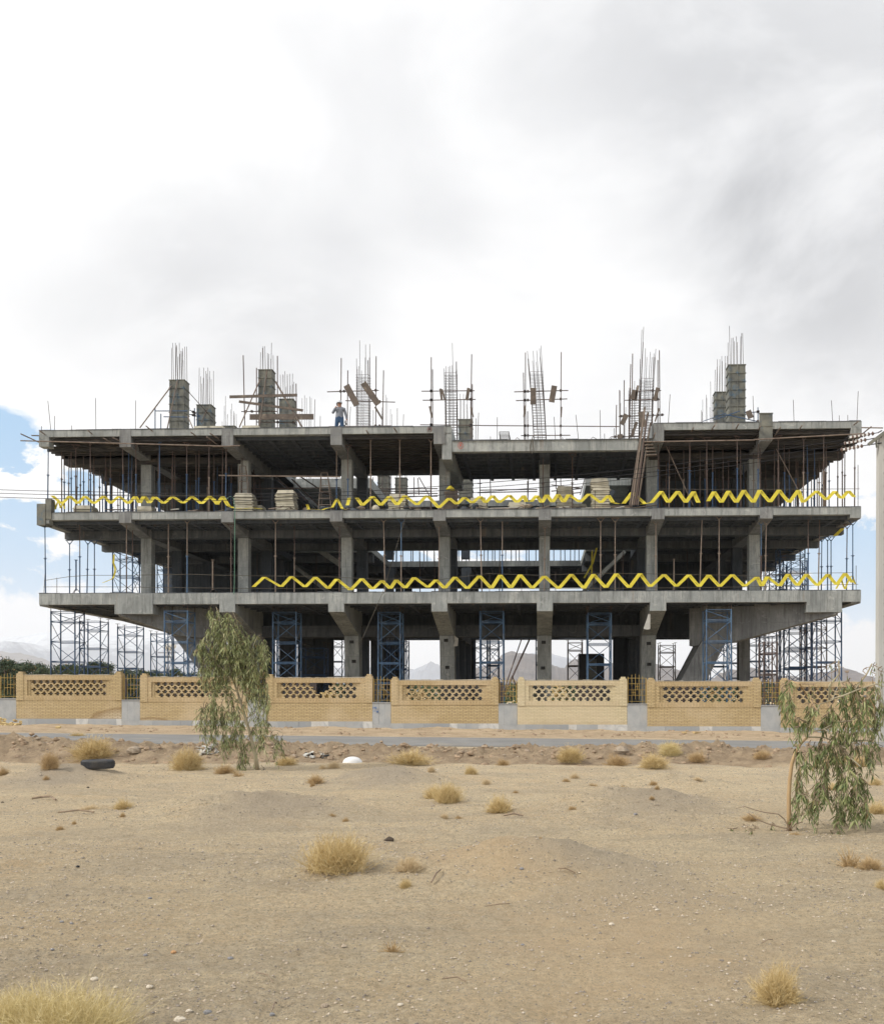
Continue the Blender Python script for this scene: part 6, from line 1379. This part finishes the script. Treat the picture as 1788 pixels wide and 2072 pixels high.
S2=[(370,250,340,420),(345,270,330,380),(400,260,420,400),(380,380,390,600),(420,430,450,560),(430,460,380,540),(620,460,560,560),(640,470,600,700),(650,500,690,640),(600,580,610,660),(470,630,450,690),(520,640,470,700),(560,700,500,640),(480,740,450,750),(700,500,680,560),
    (520,950,470,1100),(500,1000,520,1250),(560,960,600,1150),(540,1100,590,1200),(480,1250,460,1470),(510,1250,540,1350),(500,1380,430,1500),(520,1340,490,1540),(550,1420,600,1470),(580,1430,540,1480),
    (620,880,650,1060),(680,900,700,1130),(720,880,750,1180),(760,920,790,1200),(800,900,780,1150),(700,1000,660,1120),(740,1040,800,1180),(690,1260,660,1420),(720,1280,700,1480),(680,1340,640,1520),(700,1420,610,1600),(640,1500,600,1640),(660,1480,690,1570),(770,1250,760,1400),(790,1280,800,1480),(750,1350,720,1500),
    (840,440,800,640),(850,470,870,700),(820,520,760,680),(880,560,930,760),(770,620,740,720),(900,380,960,450),(930,420,1000,480),(980,300,1050,430),(1040,240,1070,400),(1000,260,960,330),(1080,300,1130,440),(1100,360,1060,560),(1150,420,1120,600),(1180,400,1230,620),(1240,320,1220,560),(1280,310,1300,700),(1320,340,1340,600),(1250,480,1280,760),(1340,420,1370,560),(1320,600,1290,780),
    (900,700,940,860),(960,640,1000,860),(1010,660,1060,860),(1060,700,1040,920),(1120,640,1180,720),(1140,660,1120,780),(980,500,1010,680),(880,780,840,900),(1200,700,1240,800),
    (840,900,860,1080),(900,930,900,1170),(960,960,950,1220),(1010,1000,990,1300),(1060,960,1050,1200),(1100,900,1160,1100),(1160,880,1230,1060),(1230,880,1280,1000),(1280,900,1360,960),(1200,1000,1250,1130),(900,1080,930,1180),
    (930,1200,890,1450),(960,1240,930,1560),(1000,1280,1010,1500),(900,1400,870,1600),(940,1420,960,1700),(900,1540,880,1740),(930,1560,980,1800),(890,1700,880,1880),(910,1720,930,1900),(860,1820,790,1940),(900,1820,850,1930),(1110,1220,1090,1450),(1140,1230,1160,1450),(1170,1280,1190,1560),(1070,1300,1050,1500),(1060,1400,1080,1620),(1120,1420,1110,1640),(1180,1440,1200,1620),(1150,1500,1180,1680),(1010,1440,1040,1620),(1090,1180,1140,1260),(1200,1320,1230,1420),
    (240,1740,200,1790),(250,1750,280,1800),(230,1760,220,1830),(-45,1755,-60,1800),(50,1760,60,1810),(80,1790,90,1820),(20,1800,10,1830),(-150,1790,-240,1800),(720,1860,715,1900)]
for (x0,y0,x1,y1) in S2: strand(mt,ml,Zs,x0,y0,x1,y1,YT,r,165,.105,.015,.035,26)
for (x0,y0,x1,y1) in [(1290,90,1200,160),(1290,80,1350,170),(1210,130,1150,240),(1280,150,1260,240),(1340,120,1370,200),(860,60,790,150),(880,80,940,130),(880,130,820,220),(980,180,1020,160),(560,300,700,300)]: strand(mt,ml,Zs,x0,y0,x1,y1,YT,r,70,.07,.010,.03,14)
mt.build('twigs','twig',t); ml.build('crown','leaf',t)
# ================================================================ DRY BUSHES
def bush_proto(seed,style):
    r=random.Random(seed); m=MB()
    n={'A':1000,'B':1000,'C':560,'D':90,'E':1500}[style]
    for i in range(n):
        az=r.uniform(0,6.283); u=r.random()
        el={'E':math.acos(1-u*.70),'A':math.acos(1-u*.62),'B':math.acos(1-u*.98),'C':math.acos(1-u*.97),'D':math.acos(1-u*.93)}[style]
        L=r.uniform(.62,1.05)*(.80+.42*noise.noise(Vector((math.sin(el)*math.cos(az)*1.7+seed,math.sin(el)*math.sin(az)*1.7,math.cos(el)*1.7)))); b=Vector((r.gauss(0,.10 if style not in 'AE' else .28),r.gauss(0,.10 if style not in 'AE' else .28),0))
        d=Vector((math.sin(el)*math.cos(az),math.sin(el)*math.sin(az),math.cos(el)))
        if style=='A': d=Vector((d.x*.8,d.y*.8,d.z)).normalized()
        p=[b]; k=4; q=b.copy(); dd=d.copy(); w={'A':.006,'B':.0065,'C':.009,'D':.02,'E':.0032}[style]
        for j in range(k):
            dd=(dd+Vector((r.gauss(0,.18),r.gauss(0,.18),r.gauss(.02,.14)))).normalized(); q=q+dd*L/k; p.append(q.copy())
        m.tube(p,[w*(1-.18*j) for j in range(k+1)],3,cap=False)
        for s in range({'A':7,'B':8,'C':6,'D':5,'E':7}[style]):
            j=r.randint(1,k); o=p[j].lerp(p[j-1],r.random()); e=o+(dd+Vector((r.gauss(0,.7),r.gauss(0,.7),r.gauss(.1,.5)))).normalized()*r.uniform(.08,.22)
            sd=(e-o).cross(Vector((r.gauss(0,1),r.gauss(0,1),r.gauss(0,1)))).normalized()*w*.45
            m.face([o-sd,o+sd,e+sd,e-sd])
            if style in 'ABE' and r.random()<.6:
                s2=.012 if style!='E' else .006; f1=Vector((r.gauss(0,1),r.gauss(0,1),r.gauss(0,1))).normalized()*s2; f2=f1.orthogonal().normalized()*s2; m.face([e-f1,e-f2,e+f1,e+f2])
    return m
BP={}
def bush(px,py,w,h,style,mt,label,grp='dry bushes scattered over the waste ground',name='dry_bush'):
    key=(style,mt,(int(px)%2))
    p=gnd(px,py); dep=p.y; s=dep/F; rx=w/2*s*1.12; hh=h*s*1.1
    if key not in BP: o=bush_proto(hash(style)%7+ord(style)*3+int(px)%2,style).build(name,mt); BP[key]=o
    else: o=BP[key].copy(); COL.objects.link(o)
    o.location=(p.x,p.y+rx*.3,hgt(p.x,p.y+rx*.3)-.015); o.rotation_euler=(0,0,px*1.3); k={'A':.95,'B':.98,'C':.85,'D':.9,'E':.95}[style]
    o.scale=(rx/(.86 if style=='A' else .95),rx/(.86 if style=='A' else .95),hh/k); tag(o,label,'bush',grp)
for a in [(680,1768,122,78,'A','straw','big upright straw coloured bush left of the gravel mound'),(825,1764,78,36,'C','straw_pale','low pale bush just right of the big upright one'),(1578,2032,112,92,'B','straw','round straw bush alone at the lower right'),
 (110,2120,275,135,'E','straw_green','large yellow green bush cut off at the lower left corner'),(10,2110,170,115,'E','straw_green','second yellow green bush cut off at the lower left corner'),
 (790,1932,58,30,'D','straw_brown','small brown tangled weed in the bare foreground'),(1722,1758,66,44,'D','straw_brown','brown twiggy weed below the bent tree'),(1765,1762,60,28,'C','straw_brown','low orange brown weed at the right edge below the bent tree'),
 (906,1625,52,42,'A','straw','upright bush right one of a touching pair in the middle ground'),(876,1617,46,30,'C','straw','low bush left one of a touching pair in the middle ground'),(1010,1645,66,36,'C','straw','spreading thin bush right of the touching pair'),
 (182,1541,96,50,'B','straw','wide bush behind the old tyre'),(98,1560,42,38,'B','straw_brown','brown bush left of the old tyre'),(374,1560,78,50,'B','straw','wide ragged bush between the tyre and the drooping tree'),(577,1549,50,22,'B','straw','rounded bush right of the drooping tree'),
 (828,1549,104,32,'C','straw','longest low bush at the foot of the bank, centre'),(674,1556,34,18,'B','straw_pale','small bush below the white plastic lid'),(652,1557,20,12,'C','straw_pale','tiny tuft left of the bush below the white lid'),(636,1587,46,20,'C','straw_brown','thin reddish weed left of the small gravel mound'),
 (952,1568,32,22,'B','straw','compact bush right of the small gravel mound'),(1153,1546,64,36,'B','straw','round bush on the bank above the cream panel'),(1249,1550,62,24,'C','straw_brown','flat brownish bush on the bank'),(1357,1532,56,32,'B','straw_green','round greenish bush high on the bank'),
 (1324,1556,70,32,'B','straw','wide bush below the greenish one'),(1411,1546,46,22,'C','straw_brown','loose brown bush right of the wide one'),(1543,1538,42,22,'B','straw_brown','dark brown bush on the bank left of the bent tree'),(246,1638,46,22,'C','straw','bright flat bush left of the left gravel hump'),
 (180,1640,60,14,'C','straw_pale','faint pale weed left of the bright flat bush'),(1162,1576,26,15,'C','straw_pale','pale tuft below the bank above the cream panel'),(153,1492,46,10,'C','straw','weed on top of the bank behind the wide bush'),(1772,1590,32,18,'C','straw','orange tuft at the right edge behind the bent tree'),
 (1776,1648,64,26,'C','straw','wide tuft at the right edge beside the bent tree crown'),(820,1800,22,22,'A','straw','little tuft below the low pale bush'),(452,1567,56,20,'C','straw_brown','brown bush at the foot of the drooping tree'),(480,1572,34,14,'D','straw_brown','rust coloured weed beside the drooping tree foot'),
 (4,1571,28,18,'C','straw_brown','brown tuft at the left picture edge'),(1017,1549,32,14,'C','straw_brown','small brown tuft at the foot of the bank above the cream panel'),(872,1564,20,14,'B','straw_pale','tiny pale tuft left of the compact bush'),(983,1588,24,14,'C','straw_pale','thin tuft right of the compact bush'),
 (899,1657,22,14,'C','straw_pale','thin tuft under the touching pair'),(1784,1800,28,24,'C','straw','tuft at the right edge of the foreground'),(1262,1592,20,8,'D','straw_brown','little brown twigs right of the pale tuft'),(1412,1582,22,8,'C','straw_pale','tuft on the flat ground below the loose brown bush'),
 (1690,1548,50,26,'C','straw','yellow bush seen under the bent tree crown'),(1738,1552,46,26,'B','straw','yellow bush right of the bent tree crown'),(1610,1690,0+30,8,'C','straw_brown','withered leaves left of the bent tree foot'),(1520,1662,50,14,'C','straw_brown','dry weed under the low shoot of the bent tree'),
 (1690,1600,50,14,'C','straw','dry weed behind the bent tree foot'),(405,1540,20,8,'D','straw_brown','little tuft beside the white scraps'),(1200,1592,26,8,'D','straw_brown','reddish twigs on the flat ground above the cream panel')]: bush(*a)
rt=random.Random(41)
for k in range(16): bush(rt.uniform(60,1560),rt.uniform(1560,1700),rt.uniform(12,24),rt.uniform(6,12),'C','straw_brown','tiny dry tuft among many on the open ground','tiny dry tufts on the open ground')
# ================================================================ GROUND LITTER
q=gnd(184,1557); t=thing('old_tyre','old worn car tyre lying flat on the ground at the left','tyre',(q.x,q.y+.3,q.z))
m=MB(); n=36; R_=.295; w=.17; pro=[(R_*.62,.015),(R_*.72,0),(R_*.94,.006),(R_,.035),(R_*1.005,w/2),(R_,w-.035),(R_*.94,w-.006),(R_*.72,w),(R_*.62,w-.015),(R_*.60,w*.8),(R_*.85,w*.7),(R_*.85,w*.3),(R_*.60,w*.2)]
for k in range(n):
    a=2*math.pi*k/n
    for (rr,z) in pro: m.v.append((q.x+rr*math.cos(a),q.y+.3+rr*math.sin(a),q.z+z-.01))
for k in range(n):
    for j in range(len(pro)): a=k*len(pro)+j; b=k*len(pro)+(j+1)%len(pro); c=((k+1)%n)*len(pro); m.f.append((a,b,c+(j+1)%len(pro),c+j))
cs=m.build('casing','rubber',t)
m=MB()
for k in range(60):
    a=2*math.pi*k/60; c=Vector((q.x+R_*math.cos(a),q.y+.3+R_*math.sin(a),q.z)); 
    m.beam(c+Vector((0,0,.03)),c+Vector((0,0,w-.04)),.014,.016,up=(math.cos(a),math.sin(a),0))
m.build('tread_blocks','rubber',cs)
q=gnd(710,1544); m=MB(); n=18
for i in range(7):
    a=math.pi/2*i/6
    for k in range(n): ph=2*math.pi*k/n; m.v.append((q.x+.24*math.cos(a)*math.cos(ph),q.y+.2+.24*math.cos(a)*math.sin(ph),q.z-.01+.15*math.sin(a)))
for i in range(6):
    for k in range(n): a=i*n+k;b=i*n+(k+1)%n; m.f.append((a,b,b+n,a+n))
tag(m.build('plastic_lid','white_plastic',None,org=(q.x,q.y+.2,q.z),smooth=True),'white domed plastic lid lying at the foot of the bank','lid')
r=random.Random(77)
def scraps(px0,px1,py0,py1,n,mt,w,lab,grp,cat):
    for i in range(n):
        q=gnd(r.uniform(px0,px1),r.uniform(py0,py1)); s=r.uniform(.05,.13)
        m=MB(); c=Vector((q.x,q.y,hgt(q.x,q.y)+.03)); a=Vector((r.gauss(0,1),r.gauss(0,1),r.gauss(0,.5))).normalized()*s; b=a.cross(Vector((r.gauss(0,.3),r.gauss(0,.3),1))).normalized()*s*.7
        m.prism([c-a,c-b*.9,c+a*.8,c+b],(0,0,.012)); tag(m.build(w,mt,None,org=c),lab,cat,grp)
scraps(400,440,1516,1529,34,'cloth','paper_scrap','crumpled pale scrap in the heap left of the drooping tree','white scraps left of the drooping tree','scrap')
scraps(617,660,1525,1537,12,'cloth','paper_scrap','pale scrap among the rags left of the white lid','pale scraps left of the white lid','scrap'); scraps(617,665,1528,1538,9,'black','rag','dark rag scrap left of the white lid','dark rags left of the white lid','rag')
def stone(px,py,w,mt,lab,grp=None,flat=.6):
    q=gnd(px,py); s=w*q.y/F/2; m=MB(); m.ball((0,0,0),s,s*.8,s*flat,9,6,.17,random.Random(int(px*7+py)))
    o=m.build('stone',mt,None,loc=(q.x,q.y,hgt(q.x,q.y)+s*flat*.45)); tag(o,lab,'stone',grp)
for (f,x,y,w,mt,lab) in [(Zl,382,735,34,'stone_pale','cream stone above the large yellow green bush'),(Zl,1315,846,34,'rock','brown angular stone at the bottom edge'),(Zl,588,632,20,'stone_grey','bluish white pebble left of the orange one'),(Zl,703,630,24,'stone_orange','orange stone in the foreground'),
 (Zl,607,396,18,'stone_grey','dark stone in the left foreground'),(Zl,315,282,16,'black','tiny black stone far left'),(Zl,250,495,18,'stone_grey','dark grey stone left one of two'),(Zl,290,498,16,'stone_grey','grey stone right one of two'),(Zl,765,866,28,'stone_pale','white stone near the bottom edge'),(Zl,840,862,34,'stone_grey','flat grey stone near the bottom edge'),(Zl,730,902,50,'stone_pale','half buried pale stone at the bottom edge'),
 (Zl,933,650,24,'stone_grey','rounded grey stone below the small orange one'),(Zl,212,628,18,'stone_grey','grey stone above the yellow green bush'),(Zl,605,768,30,'stone_pale','flat pale stone right of the yellow green bush'),(Zl,1102,892,24,'stone_grey','blue grey stone at the bottom edge'),(Zl,1620,848,26,'stone_pale','whitish stone at the bottom, centre'),
 (Zl,1575,165,40,'bark_dark','dark broken block beside the big upright bush'),(Zl,1458,285,26,'stone_pale','pale stone at the foot of the big upright bush'),(Zmm,322,276,20,'stone_grey','grey stone on the gravel mound'),(Zmm,326,595,16,'stone_grey','bluish pebble in the bare foreground'),(Zmm,870,457,18,'stone_pale','white pebble in the bare middle of the foreground'),(Zmm,685,514,24,'stone_pale','white flat stone left of the white pebble'),
 (Zmm,430,418,16,'rock','dark brown stone below the gravel mound'),(Zmm,783,62,18,'stone_grey','grey stone on the middle right gravel hump'),(Zmm,1585,576,20,'stone_pale','pale chip above the lower right bush'),(Zmm,1162,665,14,'stone_pale','white chip left of the lower right bush'),(Zi,800,630,88,'rock','large tan boulder on the bank behind the tyre'),(Zk,385,560,84,'rock','large grey brown boulder on the bank between bushes'),(Zj,735,615,26,'rock','small boulder on the bank above the long low bush'),(Zj,940,935,26,'rock','brown stone below the touching pair of bushes'),(Zi,360,820,14,'rock','brown pebble below the tyre mound'),(Zi,525,824,18,'bark_dark','dark flat piece below the tyre mound'),(Zi,15,910,20,'bark_dark','cut wooden stub at the left picture edge'),(Zi,230,545,34,'rock','brown clod on top of the left bank')]:
    px,py=f(x,y); stone(px,py,w/(1 if f in(Zl,Zmm) else 1.49 if f is Zi or f is Zj else 1.34)/1.9765,mt,lab,'stones lying on the waste ground')
def stick(f,l,rr,lab):
    P=[]
    for a,b in l: q=gnd(*f(a,b)); P.append((q.x,q.y,hgt(q.x,q.y)+rr+.01))
    P=[Vector(p) for p in P]; P[len(P)//2].z+=.02; pole('stick',lab,P,rr*.55,'twig','stick','dead sticks on the ground',5)
stick(Zi,[(190,898),(250,892),(300,898),(332,906)],.03,'dark crooked stick at the left'); stick(Zmm,[(1292,600),(1320,597),(1338,582)],.006,'curved twig left of the lower right bush'); stick(Zl,[(1035,728),(1080,740),(1105,750)],.006,'pale twig above the brown angular stone'); stick(Zl,[(1745,345),(1765,325),(1782,298)],.014,'forked pale twig right of the low pale bush'); stick(Zmm,[(0,738),(60,742),(95,745)],.008,'long thin twig in the central foreground'); stick(Zmm,[(175,440),(230,441),(275,438)],.007,'thin dark twig below the gravel mound'); stick(Zi,[(345,985),(470,980),(560,980)],.02,'thin stick left of the left gravel hump'); stick(Zl,[(1100,880),(1112,850),(1120,835)],.006,'straw stalk near the bottom edge')
stick(Zmm,[(470,305),(500,302),(540,304)],.012,'short stick right below the gravel mound'); stick(Zmm,[(250,72),(290,74),(328,75)],.02,'two part stick below the spreading thin bush')
# gravel strewn over the ground
r=random.Random(99); m=MB()
for i in range(62000):
    y=4.2*math.exp(r.random()**.85*math.log(30/4.2)); x=(r.uniform(-.53,.50)+.0)*(y+1.5)
    c=noise.noise(Vector((x*.35,y*.8,3.)))+.4*noise.noise(Vector((x*1.4,y*2.,8.)))
    near=min(((x-a)/w_)**2+((y-b)/d_)**2 for (a,b,w_,d_,h_) in MOUNDS)
    if c<r.uniform(-.35,.45) and near>1.6: continue
    s=(.0035+.009*r.random()**3.)*(1+y*.055)
    if r.random()<.004: s*=1.8
    if 26<y<28.5: s*=1.3
    z=hgt(x,y)+s*.15; n=len(m.v); a=r.uniform(0,1.6); ca,sa=math.cos(a),math.sin(a); q=r.uniform(.6,1)
    for (dx,dy,dz) in ((1,0,0),(0,q,0),(-.9,.1,0),(.1,-q,0),(.15,.1,.6),(0,0,-.5)): j=r.uniform(.75,1.2)*s; m.v.append((x+(dx*ca-dy*sa)*j,y+(dx*sa+dy*ca)*j,z+dz*j))
    m.f+=[(n,n+1,n+4),(n+1,n+2,n+4),(n+2,n+3,n+4),(n+3,n,n+4)]
o=m.build('gravel','pebble'); tag(o,'grey and tan gravel strewn over the sandy waste ground','gravel',kind='stuff')
m=MB(); rc=random.Random(5)
for i in range(1500):
    x=rc.uniform(-19,17); y=rc.gauss(26.6,1.0) if rc.random()<.8 else rc.uniform(37,43.3)
    s=.02+.10*rc.random()**3; z=hgt(x,y); m.ball((x,y,z+s*.1),s,s*.8,s*.6,6,4,.25,rc)
tag(m.build('earth_clods','clod'),'brown clods of dug earth on the bank beside the road','earth clods',kind='stuff')
# ================================================================ HAZE
m=MB(); m.box(-14000,-9500,-40,14000,16500,1250); hz=bpy.data.materials.new('haze'); hz.use_nodes=True; t=hz.node_tree; t.nodes.clear()
vo=t.nodes.new('ShaderNodeVolumePrincipled'); vo.inputs['Color'].default_value=(.86,.91,1,1); vo.inputs['Density'].default_value=HAZE; vo.inputs['Anisotropy'].default_value=.2
mo=t.nodes.new('ShaderNodeOutputMaterial'); t.links.new(vo.outputs[0],mo.inputs['Volume']); M['haze']=hz
tag(m.build('haze','haze'),'pale even haze filling the air out to the mountains','haze',kind='stuff')
